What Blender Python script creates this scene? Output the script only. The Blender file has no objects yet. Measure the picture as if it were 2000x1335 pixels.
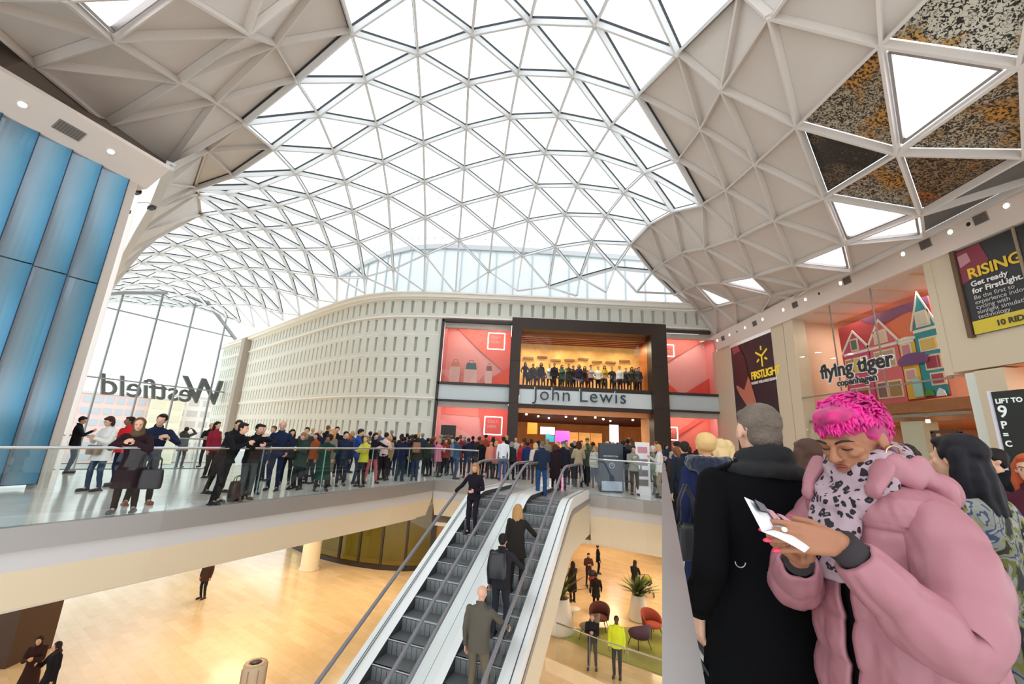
import bpy, bmesh, math, random
from mathutils import Vector, Matrix, noise
random.seed(7)
R = math.radians
scene = bpy.context.scene
COL = scene.collection

# ------------------------------------------------------------------ helpers
class MB:
    """collects polygons, built into ONE mesh object"""
    def __init__(s):
        s.v = []; s.f = []; s.m = []; s.sm = []
    def add(s, vs, fs, mi=0, smooth=False):
        o = len(s.v)
        s.v += [tuple(v) for v in vs]
        for f in fs:
            s.f.append(tuple(i + o for i in f)); s.m.append(mi); s.sm.append(smooth)
    def poly(s, vs, mi=0):
        s.add(vs, [tuple(range(len(vs)))], mi)
    def box(s, a, b, mi=0):
        x0, y0, z0 = a; x1, y1, z1 = b
        v = [(x0,y0,z0),(x1,y0,z0),(x1,y1,z0),(x0,y1,z0),(x0,y0,z1),(x1,y0,z1),(x1,y1,z1),(x0,y1,z1)]
        s.add(v, [(3,2,1,0),(4,5,6,7),(0,1,5,4),(1,2,6,5),(2,3,7,6),(3,0,4,7)], mi)
    def obox(s, c, ux, uy, uz, mi=0):
        """oriented box, half-axes ux uy uz"""
        c, ux, uy, uz = map(Vector, (c, ux, uy, uz))
        v = [c+ux*i+uy*j+uz*k for k in (-1,1) for i, j in ((-1,-1),(1,-1),(1,1),(-1,1))]
        s.add(v, [(3,2,1,0),(4,5,6,7),(0,1,5,4),(1,2,6,5),(2,3,7,6),(3,0,4,7)], mi)
    def beam(s, p, q, w, h, up=(0,0,1), mi=0, off=0.0):
        """bar from p to q, width w, depth h hanging below the line by off"""
        p = Vector(p); q = Vector(q); d = q - p
        if d.length < 1e-6: return
        up = Vector(up); side = d.cross(up)
        if side.length < 1e-6: side = d.cross(Vector((1,0,0)))
        side.normalize(); n = side.cross(d).normalized()
        c = (p+q)/2 - n*(off + h/2)
        s.obox(c, d/2, side*w/2, n*h/2, mi)
    def tube(s, pts, r, n=8, mi=0, cap=True, closed=False):
        pts = [Vector(p) for p in pts]
        rs = r if isinstance(r, (list, tuple)) else [r]*len(pts)
        N = len(pts); rings = []
        ref = None
        for i in range(N):
            if closed: d = pts[(i+1) % N] - pts[i-1]
            else: d = pts[min(i+1, N-1)] - pts[max(i-1, 0)]
            d.normalize()
            if ref is None:
                ref = Vector((0,0,1)) if abs(d.z) < .9 else Vector((1,0,0))
            a = (ref - d*ref.dot(d)); a.normalize(); b = d.cross(a); ref = a
            rings.append([pts[i] + a*math.cos(2*math.pi*k/n)*rs[i] + b*math.sin(2*math.pi*k/n)*rs[i] for k in range(n)])
        vs = [v for g in rings for v in g]; fs = []
        for i in range(N if closed else N-1):
            j = (i+1) % N
            for k in range(n):
                fs.append((i*n+k, i*n+(k+1) % n, j*n+(k+1) % n, j*n+k))
        if cap and not closed:
            fs.append(tuple(range(n-1, -1, -1))); fs.append(tuple((N-1)*n+k for k in range(n)))
        s.add(vs, fs, mi, True)
    def lathe(s, prof, c=(0,0,0), n=24, mi=0):
        vs = []; fs = []
        for (r, z) in prof:
            for k in range(n):
                a = 2*math.pi*k/n; vs.append((c[0]+r*math.cos(a), c[1]+r*math.sin(a), c[2]+z))
        for i in range(len(prof)-1):
            for k in range(n):
                fs.append((i*n+k, i*n+(k+1) % n, (i+1)*n+(k+1) % n, (i+1)*n+k))
        fs.append(tuple(range(n-1, -1, -1))); fs.append(tuple((len(prof)-1)*n+k for k in range(n)))
        s.add(vs, fs, mi, True)
    def prism(s, poly, z0, z1, mi=0):
        n = len(poly)
        a = sum(poly[i][0]*poly[(i+1) % n][1]-poly[(i+1) % n][0]*poly[i][1] for i in range(n))
        if a < 0: poly = poly[::-1]
        v = [(x, y, z0) for x, y in poly]+[(x, y, z1) for x, y in poly]
        fs = [tuple(range(n-1, -1, -1)), tuple(range(n, 2*n))]
        fs += [(i, (i+1) % n, n+(i+1) % n, n+i) for i in range(n)]
        s.add(v, fs, mi)
    def ell(s, c, r, n=10, m=7, mi=0, rot=None):
        c = Vector(c); vs = []; fs = []
        for j in range(1, m):
            t = math.pi*j/m
            for k in range(n):
                a = 2*math.pi*k/n
                v = Vector((r[0]*math.sin(t)*math.cos(a), r[1]*math.sin(t)*math.sin(a), r[2]*math.cos(t)))
                if rot: v = rot @ v
                vs.append(c+v)
        top = Vector((0,0,r[2])); bot = Vector((0,0,-r[2]))
        if rot: top = rot @ top; bot = rot @ bot
        vs += [c+top, c+bot]; T = len(vs)-2
        for j in range(m-2):
            for k in range(n):
                fs.append((j*n+k, (j+1)*n+k, (j+1)*n+(k+1) % n, j*n+(k+1) % n))
        for k in range(n):
            fs.append((T, k, (k+1) % n)); fs.append((T+1, (m-2)*n+(k+1) % n, (m-2)*n+k))
        s.add(vs, fs, mi, True)
    def mesh(s, name):
        me = bpy.data.meshes.new(name)
        me.from_pydata(s.v, [], s.f)
        me.polygons.foreach_set('material_index', s.m)
        me.polygons.foreach_set('use_smooth', s.sm)
        me.update()
        return me

def obj(name, mb, mats, parent=None, fix=True):
    me = mb.mesh(name) if isinstance(mb, MB) else mb
    if not isinstance(mats, (list, tuple)): mats = [mats]
    for m in mats: me.materials.append(m)
    o = bpy.data.objects.new(name, me); COL.objects.link(o)
    if isinstance(mb, MB) and fix:
        bm = bmesh.new(); bm.from_mesh(me); bmesh.ops.recalc_face_normals(bm, faces=bm.faces); bm.to_mesh(me); bm.free()
    if parent is not None:
        o.parent = parent; o.matrix_parent_inverse = parent.matrix_basis.inverted()
    return o

def tag(o, label=None, cat=None, group=None, kind=None):
    if label: o['label'] = label
    if cat: o['category'] = cat
    if group: o['group'] = group
    if kind: o['kind'] = kind
    return o
def empty(name, loc, label, cat, group=None, rz=0):
    o = bpy.data.objects.new(name, None); COL.objects.link(o)
    o.location = loc; o.rotation_euler = (0, 0, rz); o.empty_display_size = .1
    return tag(o, label, cat, group)
def struct(name, mb, mats, label=None, parent=None):
    o = obj(name, mb, mats, parent)
    if parent is None: tag(o, label, None, None, 'structure')
    return o
def thing(name, mb, mats, label, cat, group=None):
    return tag(obj(name, mb, mats), label, cat, group)

def text_mesh(name, body, size, ext=0.0, off=0.0, bev=0.0, shear=0.0, align='LEFT', spacing=1.0):
    cu = bpy.data.curves.new(name, 'FONT'); cu.body = body; cu.size = size; cu.extrude = ext
    cu.offset = off; cu.bevel_depth = bev; cu.shear = shear; cu.align_x = align; cu.space_character = spacing
    cu.resolution_u = 3
    o = bpy.data.objects.new(name, cu); COL.objects.link(o)
    dg = bpy.context.evaluated_depsgraph_get()
    me = bpy.data.meshes.new_from_object(o.evaluated_get(dg)); me.name = name
    bpy.data.objects.remove(o)
    return me
def text(name, body, size, loc, xdir, updir, mat, parent=None, ext=.01, **k):
    me = text_mesh(name, body, size, ext, **k)
    x = Vector(xdir).normalized(); u = Vector(updir); u = (u-x*u.dot(x)).normalized(); n = x.cross(u)
    M = Matrix(((x.x,u.x,n.x,loc[0]),(x.y,u.y,n.y,loc[1]),(x.z,u.z,n.z,loc[2]),(0,0,0,1)))
    me.transform(M); me.materials.clear()
    return obj(name, me, mat, parent)

# ------------------------------------------------------------------ materials
def srgb(c):
    if isinstance(c, str):
        c = c.lstrip('#'); c = tuple(int(c[i:i+2], 16)/255 for i in (0,2,4))
    return tuple(x/12.92 if x <= .04045 else ((x+.055)/1.055)**2.4 for x in c)
_mc = {}
def mat(name, col=(.8,.8,.8), rough=.6, metal=0.0, spec=.5, emit=None, es=1.0, alpha=None, trans=0, coat=0, bump=None, var=None, sheen=0):
    if name in _mc: return _mc[name]
    m = bpy.data.materials.new(name); m.use_nodes = True; nt = m.node_tree
    b = nt.nodes['Principled BSDF']; c = srgb(col)
    b.inputs['Base Color'].default_value = (*c, 1); b.inputs['Roughness'].default_value = rough
    b.inputs['Metallic'].default_value = metal; b.inputs['Specular IOR Level'].default_value = spec
    if coat: b.inputs['Coat Weight'].default_value = coat
    if sheen: b.inputs['Sheen Weight'].default_value = sheen
    if emit:
        b.inputs['Emission Color'].default_value = (*srgb(emit), 1); b.inputs['Emission Strength'].default_value = es
    if var:   # (scale, amount, second colour)
        sc, am, c2 = var
        tc = nt.nodes.new('ShaderNodeTexCoord'); no = nt.nodes.new('ShaderNodeTexNoise'); no.inputs['Scale'].default_value = sc
        no.inputs['Detail'].default_value = 3
        rp = nt.nodes.new('ShaderNodeValToRGB'); rp.color_ramp.elements[0].position = .5-am; rp.color_ramp.elements[1].position = .5+am
        rp.color_ramp.elements[0].color = (*c, 1); rp.color_ramp.elements[1].color = (*srgb(c2), 1)
        nt.links.new(tc.outputs['Object'], no.inputs['Vector']); nt.links.new(no.outputs['Fac'], rp.inputs['Fac'])
        nt.links.new(rp.outputs['Color'], b.inputs['Base Color'])
    if bump:
        sc, st = bump
        tc = nt.nodes.new('ShaderNodeTexCoord'); no = nt.nodes.new('ShaderNodeTexNoise'); no.inputs['Scale'].default_value = sc
        bp = nt.nodes.new('ShaderNodeBump'); bp.inputs['Strength'].default_value = st; bp.inputs['Distance'].default_value = .02
        nt.links.new(tc.outputs['Object'], no.inputs['Vector']); nt.links.new(no.outputs['Fac'], bp.inputs['Height'])
        nt.links.new(bp.outputs['Normal'], b.inputs['Normal'])
    _mc[name] = m
    return m
def glass_mat(name, tint='ffffff', refl=.06, rough=.0):
    if name in _mc: return _mc[name]
    m = bpy.data.materials.new(name); m.use_nodes = True; nt = m.node_tree
    for n in list(nt.nodes):
        if n.type != 'OUTPUT_MATERIAL': nt.nodes.remove(n)
    out = [n for n in nt.nodes if n.type == 'OUTPUT_MATERIAL'][0]
    t = nt.nodes.new('ShaderNodeBsdfTransparent'); t.inputs['Color'].default_value = (*srgb(tint), 1)
    g = nt.nodes.new('ShaderNodeBsdfGlossy'); g.inputs['Roughness'].default_value = rough
    fr = nt.nodes.new('ShaderNodeLayerWeight'); fr.inputs['Blend'].default_value = .5
    mx = nt.nodes.new('ShaderNodeMixShader')
    pw = nt.nodes.new('ShaderNodeMath'); pw.operation = 'POWER'; pw.inputs[1].default_value = 5
    mu = nt.nodes.new('ShaderNodeMath'); mu.operation = 'MULTIPLY_ADD'; mu.inputs[1].default_value = .3; mu.inputs[2].default_value = refl
    nt.links.new(fr.outputs['Facing'], pw.inputs[0]); nt.links.new(pw.outputs[0], mu.inputs[0]); nt.links.new(mu.outputs[0], mx.inputs[0])
    nt.links.new(t.outputs[0], mx.inputs[1]); nt.links.new(g.outputs[0], mx.inputs[2]); nt.links.new(mx.outputs[0], out.inputs[0])
    _mc[name] = m
    return m
def tile_mat(name, c1, c2, cg, sx, sy, rough=.15, rot=0, gap=.012, spec=.5):
    if name in _mc: return _mc[name]
    m = bpy.data.materials.new(name); m.use_nodes = True; nt = m.node_tree; b = nt.nodes['Principled BSDF']
    tc = nt.nodes.new('ShaderNodeTexCoord'); mp = nt.nodes.new('ShaderNodeMapping'); mp.inputs['Rotation'].default_value = (0,0,rot)
    br = nt.nodes.new('ShaderNodeTexBrick'); br.offset = .5
    br.inputs['Color1'].default_value = (*srgb(c1),1); br.inputs['Color2'].default_value = (*srgb(c2),1); br.inputs['Mortar'].default_value = (*srgb(cg),1)
    br.inputs['Scale'].default_value = 1; br.inputs['Brick Width'].default_value = sx; br.inputs['Row Height'].default_value = sy
    br.inputs['Mortar Size'].default_value = gap; br.inputs['Mortar Smooth'].default_value = .2
    nt.links.new(tc.outputs['Object'], mp.inputs[0]); nt.links.new(mp.outputs[0], br.inputs['Vector'])
    no = nt.nodes.new('ShaderNodeTexNoise'); no.inputs['Scale'].default_value = 3; no.inputs['Detail'].default_value = 4
    mx = nt.nodes.new('ShaderNodeMix'); mx.data_type = 'RGBA'; mx.blend_type = 'MULTIPLY'
    rp = nt.nodes.new('ShaderNodeMapRange'); rp.inputs['To Min'].default_value = .88; rp.inputs['To Max'].default_value = 1.08
    nt.links.new(mp.outputs[0], no.inputs['Vector']); nt.links.new(no.outputs['Fac'], rp.inputs['Value'])
    mx.inputs['Factor'].default_value = 1
    nt.links.new(br.outputs['Color'], mx.inputs['A']); nt.links.new(rp.outputs[0], mx.inputs['B'])
    nt.links.new(mx.outputs['Result'], b.inputs['Base Color'])
    b.inputs['Roughness'].default_value = rough; b.inputs['Specular IOR Level'].default_value = spec
    _mc[name] = m
    return m

M_white  = mat('white_painted_steel', 'e6e7e7', .4)
M_gasket = mat('dark_gasket', '34373b', .6)
M_soffit = mat('soffit_metal', 'd9d0c8', .55, var=(.8,.25,'d3cac2'))
M_rib    = mat('soffit_rib', 'd9d0c8', .6)
M_glassr = glass_mat('roof_glass', 'fafcfc', .01)
M_glass  = glass_mat('clear_glass', 'f4f9f7', .03)
M_glassb = glass_mat('balustrade_glass', 'f9fcfb', .03)
M_stone  = mat('cream_precast', 'e2e1d6', .7, var=(1.2,.3,'dadacf'))
M_slot   = mat('slot_shadow_gap', 'c2c3b9', .7)  # slot backs coloured darker, as shade in the recess
M_beige  = mat('beige_plaster', 'd9c9ae', .6)
M_bronze = mat('dark_bronze', '382b24', .42, metal=.3, bump=(6,.05))
M_steel  = mat('brushed_steel', 'a8a6a6', .3, metal=.9)
M_steel2 = mat('satin_steel_trim', 'a39e9a', .42, metal=.55)
M_chrome = mat('bright_steel', 'c9cbcd', .18, metal=1)
M_black  = mat('black_rubber', '1c1c1e', .5)
M_dark   = mat('dark_void', '2a211c', .8)
M_lampW  = mat('lamp_white', 'ffffff', .5, emit='f3f4ff', es=3.0)
M_lampY  = mat('lamp_warm', 'ffffff', .5, emit='fff0d8', es=14.0)
M_panelG = mat('frosted_band', 'ccd6da', .25)
M_grille = mat('vent_grille', '8d857d', .7)

# ------------------------------------------------------------------ camera, world
cam_d = bpy.data.cameras.new('camera'); cam = bpy.data.objects.new('camera', cam_d); COL.objects.link(cam)
cam_d.sensor_width = 36; cam_d.lens = 788/2000*36; cam_d.clip_start = .05; cam_d.clip_end = 400
_f = 788.0
_up = Vector((150, -3267, _f)).normalized()
_fw = Vector((-12, (_f*_f-12*150)/3267, _f)); _fw = (_fw-_up*_fw.dot(_up)).normalized()
_rt = _fw.cross(_up)
# rows: world axes expressed in camera coordinates (x right, y down, z forward)
Rm = Matrix(((_rt.x, -_rt.y, -_rt.z), (_fw.x, -_fw.y, -_fw.z), (_up.x, -_up.y, -_up.z)))
cam.matrix_world = Matrix.Translation((0, 0, 1.6)) @ Rm.to_4x4()
scene.camera = cam
scene.view_settings.view_transform = 'Standard'; scene.view_settings.look = 'None'
scene.view_settings.gamma = 1; scene.view_settings.exposure = EXPO = 0.0
try: scene.view_settings.use_curve_mapping = False
except Exception: pass
w = bpy.data.worlds.new('overcast_sky'); scene.world = w; w.use_nodes = True
bg = w.node_tree.nodes['Background']; bg.inputs[0].default_value = (.93, .97, 1.0, 1); bg.inputs[1].default_value = 1.9
cy = scene.cycles
cy.max_bounces = 6; cy.diffuse_bounces = 4; cy.glossy_bounces = 3; cy.transmission_bounces = 3; cy.transparent_max_bounces = 12
cy.caustics_reflective = False; cy.caustics_refractive = False
cy.sample_clamp_indirect = 4.0
cy.use_denoising = True
cy.use_adaptive_sampling = True; cy.adaptive_threshold = .03

def area(name, loc, size, power, col=(1,.85,.65), rot=(0,0,0), size_y=None):
    l = bpy.data.lights.new(name, 'AREA'); l.energy = power; l.color = col; l.size = size
    if size_y: l.shape = 'RECTANGLE'; l.size_y = size_y
    o = bpy.data.objects.new(name, l); COL.objects.link(o); o.location = loc; o.rotation_euler = rot
    return o

# ------------------------------------------------------------------ gridshell roof
LAT={(-17,3):(-47.79,41.73,12.66),(-17,4):(-48.67,44.27,13.99),(-16,3):(-45.34,40.37,13.13),(-16,4):(-46.12,42.93,14.30),(-16,5):(-46.34,45.53,15.42),(-15,3):(-42.90,39.02,13.60),(-15,4):(-43.57,41.58,14.62),(-15,5):(-43.81,44.21,15.52),(-15,6):(-44.21,46.91,15.56),(-14,3):(-40.46,37.66,14.07),(-14,4):(-41.02,40.24,14.93),(-14,5):(-41.28,42.88,15.62),(-14,6):(-41.68,45.56,15.55),(-14,7):(-41.93,48.08,15.69),(-13,3):(-38.02,36.31,14.54),(-13,4):(-38.47,38.89,15.25),(-13,5):(-38.74,41.56,15.72),(-13,6):(-39.15,44.21,15.54),(-13,7):(-39.45,46.74,15.41),(-13,8):(-44.30,54.93,17.83),(-12,3):(-35.57,34.95,15.02),(-12,4):(-35.92,37.55,15.56),(-12,5):(-36.21,40.24,15.82),(-12,6):(-36.63,42.87,15.53),(-12,7):(-36.98,45.40,15.13),(-12,8):(-40.79,52.14,16.63),(-11,2):(-32.03,31.38,15.18),(-11,3):(-33.06,33.63,15.45),(-11,4):(-33.39,36.23,15.84),(-11,5):(-33.67,38.91,15.92),(-11,6):(-34.10,41.52,15.52),(-11,7):(-34.50,44.07,14.86),(-11,8):(-37.27,49.35,15.42),(-10,2):(-29.70,29.88,15.64),(-10,3):(-30.46,32.29,15.82),(-10,4):(-30.86,34.91,16.00),(-10,5):(-31.15,37.61,15.91),(-10,6):(-31.57,40.17,15.51),(-10,7):(-32.03,42.73,14.58),(-10,8):(-33.75,46.56,14.22),(-9,2):(-27.40,28.42,15.76),(-9,3):(-27.90,30.97,16.06),(-9,4):(-28.26,33.66,16.08),(-9,5):(-28.63,36.30,15.88),(-9,6):(-29.07,38.84,15.37),(-9,7):(-29.55,41.39,14.31),(-9,8):(-30.23,43.78,13.01),(-8,2):(-24.96,27.06,16.10),(-8,3):(-25.23,29.80,16.21),(-8,4):(-25.68,32.41,16.12),(-8,5):(-26.16,34.98,15.74),(-8,6):(-26.59,37.56,14.97),(-8,7):(-27.07,40.11,13.91),(-8,8):(-26.72,40.99,11.80),(-7,2):(-22.37,25.94,16.10),(-7,3):(-22.73,28.60,16.09),(-7,4):(-23.14,31.22,15.95),(-7,5):(-23.61,33.81,15.42),(-7,6):(-24.07,36.37,14.55),(-7,7):(-24.62,38.87,13.28),(-7,8):(-24.57,39.98,11.68),(-6,1):(-19.51,22.07,15.35),(-6,2):(-19.88,24.77,15.78),(-6,3):(-20.30,27.39,15.86),(-6,4):(-20.65,30.04,15.63),(-6,5):(-21.09,32.66,14.97),(-6,6):(-21.60,35.21,14.07),(-6,7):(-22.17,37.69,12.54),(-6,8):(-21.86,37.60,11.76),(-5,0):(-16.67,18.55,13.55),(-5,1):(-16.95,21.00,14.93),(-5,2):(-17.38,23.65,15.41),(-5,3):(-17.83,26.28,15.50),(-5,4):(-18.17,28.94,15.14),(-5,5):(-18.58,31.57,14.41),(-5,6):(-19.11,34.16,13.28),(-5,7):(-19.23,35.48,11.74),(-4,-6):(-8.49,3.55,7.83),(-4,-5):(-10.07,5.57,8.83),(-4,-4):(-11.43,7.76,9.68),(-4,-3):(-12.33,10.30,10.25),(-4,-2):(-12.88,13.02,10.82),(-4,-1):(-13.28,14.90,12.98),(-4,0):(-14.05,17.48,13.67),(-4,1):(-14.41,19.96,14.75),(-4,2):(-14.88,22.60,15.21),(-4,3):(-15.33,25.26,15.17),(-4,4):(-15.65,27.90,14.75),(-4,5):(-16.13,30.51,13.81),(-4,6):(-16.65,33.06,12.51),(-4,7):(-16.51,33.26,11.73),(-3,-6):(-5.39,3.15,6.64),(-3,-5):(-7.42,5.04,8.24),(-3,-4):(-9.01,7.07,9.75),(-3,-3):(-9.70,9.41,11.05),(-3,-2):(-10.43,11.49,12.34),(-3,-1):(-11.09,13.69,13.47),(-3,0):(-11.52,16.25,14.37),(-3,1):(-11.90,18.89,14.99),(-3,2):(-12.42,21.54,15.25),(-3,3):(-12.90,24.20,15.09),(-3,4):(-13.21,26.86,14.42),(-3,5):(-13.60,29.49,13.25),(-3,6):(-14.05,31.10,11.71),(-2,-6):(-6.68,1.36,6.89),(-2,-5):(-6.78,3.81,8.39),(-2,-4):(-6.95,6.17,9.93),(-2,-3):(-7.27,8.36,11.58),(-2,-2):(-7.90,10.21,13.41),(-2,-1):(-8.59,12.53,14.46),(-2,0):(-9.02,15.07,15.27),(-2,1):(-9.49,17.81,15.54),(-2,2):(-9.93,20.54,15.62),(-2,3):(-10.43,23.18,15.33),(-2,4):(-10.84,25.78,14.46),(-2,5):(-11.12,28.44,12.93),(-2,6):(-10.97,28.68,11.75),(-1,-5):(-4.06,1.30,11.59),(-1,-4):(-4.60,3.78,12.62),(-1,-3):(-5.14,6.27,13.62),(-1,-2):(-5.67,8.78,14.58),(-1,-1):(-6.18,11.32,15.43),(-1,0):(-6.66,13.95,16.09),(-1,1):(-7.07,16.74,16.34),(-1,2):(-7.53,19.49,16.29),(-1,3):(-7.96,22.20,15.88),(-1,4):(-8.41,24.78,14.92),(-1,5):(-8.71,27.37,13.21),(-1,6):(-8.55,27.67,11.73),(0,-4):(-2.42,2.31,14.41),(0,-3):(-2.90,4.99,15.02),(0,-2):(-3.37,7.67,15.61),(0,-1):(-3.83,10.35,16.16),(0,0):(-4.29,13.05,16.62),(0,1):(-4.74,15.77,16.91),(0,2):(-5.15,18.54,16.86),(0,3):(-5.59,21.27,16.40),(0,4):(-5.95,23.89,15.52),(0,5):(-6.31,26.41,14.02),(0,6):(-6.37,27.56,11.72),(1,-4):(-0.10,1.93,14.00),(1,-3):(-0.59,4.48,14.74),(1,-2):(-1.07,7.04,15.46),(1,-1):(-1.54,9.61,16.13),(1,0):(-2.00,12.21,16.71),(1,1):(-2.42,14.87,17.12),(1,2):(-2.78,17.63,17.18),(1,3):(-3.14,20.39,16.82),(1,4):(-3.51,23.01,16.07),(1,5):(-3.88,25.53,14.81),(1,6):(-4.13,27.66,11.71),(2,-4):(1.70,1.19,12.98),(2,-3):(1.32,3.70,13.85),(2,-2):(0.94,6.21,14.70),(2,-1):(0.56,8.74,15.51),(2,0):(0.19,11.30,16.25),(2,1):(-0.17,13.93,16.82),(2,2):(-0.51,16.68,17.09),(2,3):(-0.80,19.47,16.95),(2,4):(-1.16,22.19,16.35),(2,5):(-1.53,24.73,15.29),(2,6):(-1.79,27.19,13.30),(2,7):(-1.90,27.65,11.70),(3,-4):(3.94,0.28,12.12),(3,-3):(3.55,2.82,12.93),(3,-2):(3.16,5.36,13.73),(3,-1):(2.77,7.91,14.51),(3,0):(2.40,10.48,15.25),(3,1):(2.07,13.08,15.93),(3,2):(1.79,15.76,16.48),(3,3):(1.42,18.52,16.64),(3,4):(1.15,21.23,16.46),(3,5):(0.80,23.86,15.68),(3,6):(0.55,26.33,14.27),(3,7):(0.30,26.70,11.76),(4,-4):(7.00,0.43,10.15),(4,-3):(6.46,2.83,11.03),(4,-2):(5.93,5.23,11.91),(4,-1):(5.40,7.63,12.78),(4,0):(4.90,10.05,13.64),(4,1):(4.43,12.48,14.48),(4,2):(4.04,14.96,15.30),(4,3):(3.80,17.57,15.91),(4,4):(3.45,20.34,16.00),(4,5):(3.14,23.00,15.73),(4,6):(2.79,25.54,14.70),(4,7):(2.60,27.89,12.67),(5,-5):(4.99,-3.93,8.89),(5,-4):(5.11,-1.14,9.45),(5,-3):(5.24,1.64,10.03),(5,-2):(5.40,4.39,10.62),(5,-1):(5.61,7.08,11.24),(5,0):(5.94,9.67,11.91),(5,1):(6.50,12.05,12.71),(5,2):(6.72,14.50,13.37),(5,3):(6.19,16.86,14.51),(5,4):(5.92,19.45,15.13),(5,5):(5.55,22.15,15.27),(5,6):(5.20,24.77,14.84),(5,7):(4.81,27.30,13.32),(5,8):(4.51,26.85,11.72),(6,-5):(6.83,-4.84,8.98),(6,-4):(6.92,-1.98,9.14),(6,-3):(7.01,0.86,9.31),(6,-2):(7.13,3.68,9.52),(6,-1):(7.29,6.44,9.81),(6,0):(7.53,9.10,10.25),(6,1):(7.96,11.55,10.98),(6,2):(8.35,14.01,11.69),(6,3):(8.60,16.38,12.58),(6,4):(8.26,18.76,13.67),(6,5):(7.93,21.34,14.37),(6,6):(7.60,24.03,14.46),(6,7):(7.22,26.65,13.92),(6,8):(6.35,25.91,11.73),(7,-5):(7.44,-4.88,8.03),(7,-4):(7.84,-2.21,8.16),(7,-3):(8.24,0.46,8.29),(7,-2):(8.63,3.13,8.45),(7,-1):(9.00,5.78,8.66),(7,0):(9.35,8.42,8.95),(7,1):(9.62,11.00,9.44),(7,2):(9.78,13.53,10.15),(7,3):(9.90,16.11,10.78),(7,4):(9.73,18.66,11.55),(7,5):(9.61,21.07,12.47),(7,6):(9.53,23.63,13.00),(7,7):(9.71,26.10,13.53),(7,8):(8.43,25.80,11.79),(8,-4):(8.86,-2.98,8.56),(8,-3):(9.50,-0.35,8.45),(8,-2):(10.12,2.29,8.36),(8,-1):(10.70,4.93,8.30),(8,0):(11.22,7.57,8.32),(8,1):(11.59,10.21,8.49),(8,2):(11.69,12.87,8.94),(8,3):(11.76,15.50,9.34),(8,4):(11.68,18.12,9.88),(8,5):(11.48,20.67,10.59),(8,6):(11.29,23.16,11.44),(8,7):(11.56,25.64,11.96),(8,8):(12.07,28.05,12.69),(9,-4):(13.30,-5.09,10.07),(9,-3):(13.93,-2.45,9.96),(9,-2):(14.55,0.18,9.87),(9,-1):(14.29,3.20,9.58),(9,0):(14.04,6.20,9.30),(9,1):(13.82,9.16,9.06),(9,2):(13.64,12.07,8.90),(9,3):(13.57,14.87,8.87),(9,4):(13.69,17.42,9.14),(9,5):(13.68,19.89,9.71),(9,6):(13.28,22.51,10.19),(9,7):(13.41,24.94,10.70),(9,8):(13.53,27.48,11.22),(9,9):(14.47,29.79,11.79),(10,-3):(14.50,-2.75,9.40),(10,-2):(14.50,-0.12,9.40),(10,-1):(14.50,2.90,9.40),(10,0):(14.50,5.90,9.40),(10,1):(14.50,8.86,9.40),(10,2):(14.50,11.77,9.40),(10,3):(14.50,14.57,9.40),(10,4):(14.50,17.12,9.40),(10,5):(14.50,19.59,9.40),(10,6):(14.50,22.21,9.40),(10,7):(14.50,24.64,9.40),(10,8):(14.50,27.18,9.40),(10,9):(14.50,29.49,9.40)}
LAT = {k: Vector(v) for k, v in LAT.items()}
LAND = {(0,6),(1,6),(2,7),(3,7),(5,8),(6,8),(7,8),(-1,6),(-2,6),(-3,6),(-4,7),(-5,7),(-6,8),(-7,8),(-8,8)}
# eave along the blue wall
EAVE = {(-4,-2):(-10.6,10.85,9.25), (-5,-1):(-11.6,11.8,9.3), (-6,0):(-13.3,13.4,9.3), (-7,0):(-15.6,15.4,9.3),
        (-8,1):(-18.3,17.8,9.4), (-9,1):(-21.2,20.4,9.5), (-10,1):(-24.2,23.2,9.6), (-11,1):(-27.4,26.0,9.7), (-12,2):(-31.0,29.2,9.9)}
SHELF = {(-6,0):None}
node = lambda k: LAT.get(k)
faces = []
for (c, r) in list(LAT):
    for t in (((c,r),(c+1,r),(c+1,r+1)), ((c,r),(c,r+1),(c+1,r+1))):
        if all(k in LAT for k in t): faces.append(t)
def right_panel(k):
    c, r = k
    return (c == 4 and r <= 1) or (c == 5 and r <= 2) or (c == 6 and r <= 6) or (c == 7 and r <= 7) or (c == 8 and r <= 8) or c >= 9
def left_panel(k):
    c, r = k
    return (c == -1 and r <= -1) or (c == -2 and r <= -1) or (c == -3 and r <= 0) or (c <= -4 and r <= 0)
LIGHTS_R = [((6,-1),(7,-1),(7,0)), ((7,1),(8,1),(8,2)), ((8,1),(9,2),(8,2)), ((8,2),(8,3),(9,3)), ((8,4),(8,5),(9,5)), ((8,6),(9,6),(9,7)),
            ((-3,-5),(-3,-4),(-2,-4))]
MOSAIC = [((6,-2),(6,-1),(7,-1)), ((6,-1),(6,0),(7,0)), ((6,0),(7,0),(7,1)), ((7,0),(7,1),(8,1)), ((7,0),(8,0),(8,1)), ((7,-1),(7,0),(8,0)),
          ((8,0),(8,1),(9,1)), ((8,1),(9,1),(9,2)), ((7,-2),(7,-1),(8,-1)), ((6,-2),(7,-2),(7,-1)), ((6,-3),(6,-2),(7,-2)), ((7,-1),(8,-1),(8,0)),
          ((8,0),(9,0),(9,1)), ((8,-1),(8,0),(9,0))]
key = lambda t: tuple(sorted(t))
LIGHTS_R = {key(t) for t in LIGHTS_R}; MOSAIC = {key(t) for t in MOSAIC}
def inset(tri, d, n, drop):
    """shrink triangle by distance d and move along n by -drop"""
    a, b, c = tri; cen = (a+b+c)/3
    s = (b-a).cross(c-a).length; per = (a-b).length+(b-c).length+(c-a).length
    rr = s/per; k = max(0, 1-d/rr)
    return [cen+(p-cen)*k-n*drop for p in tri]
glz = MB(); pan = MB(); lightfaces = []; mosfaces = []; solid_edges = set(); glass_edges = set()
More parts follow.
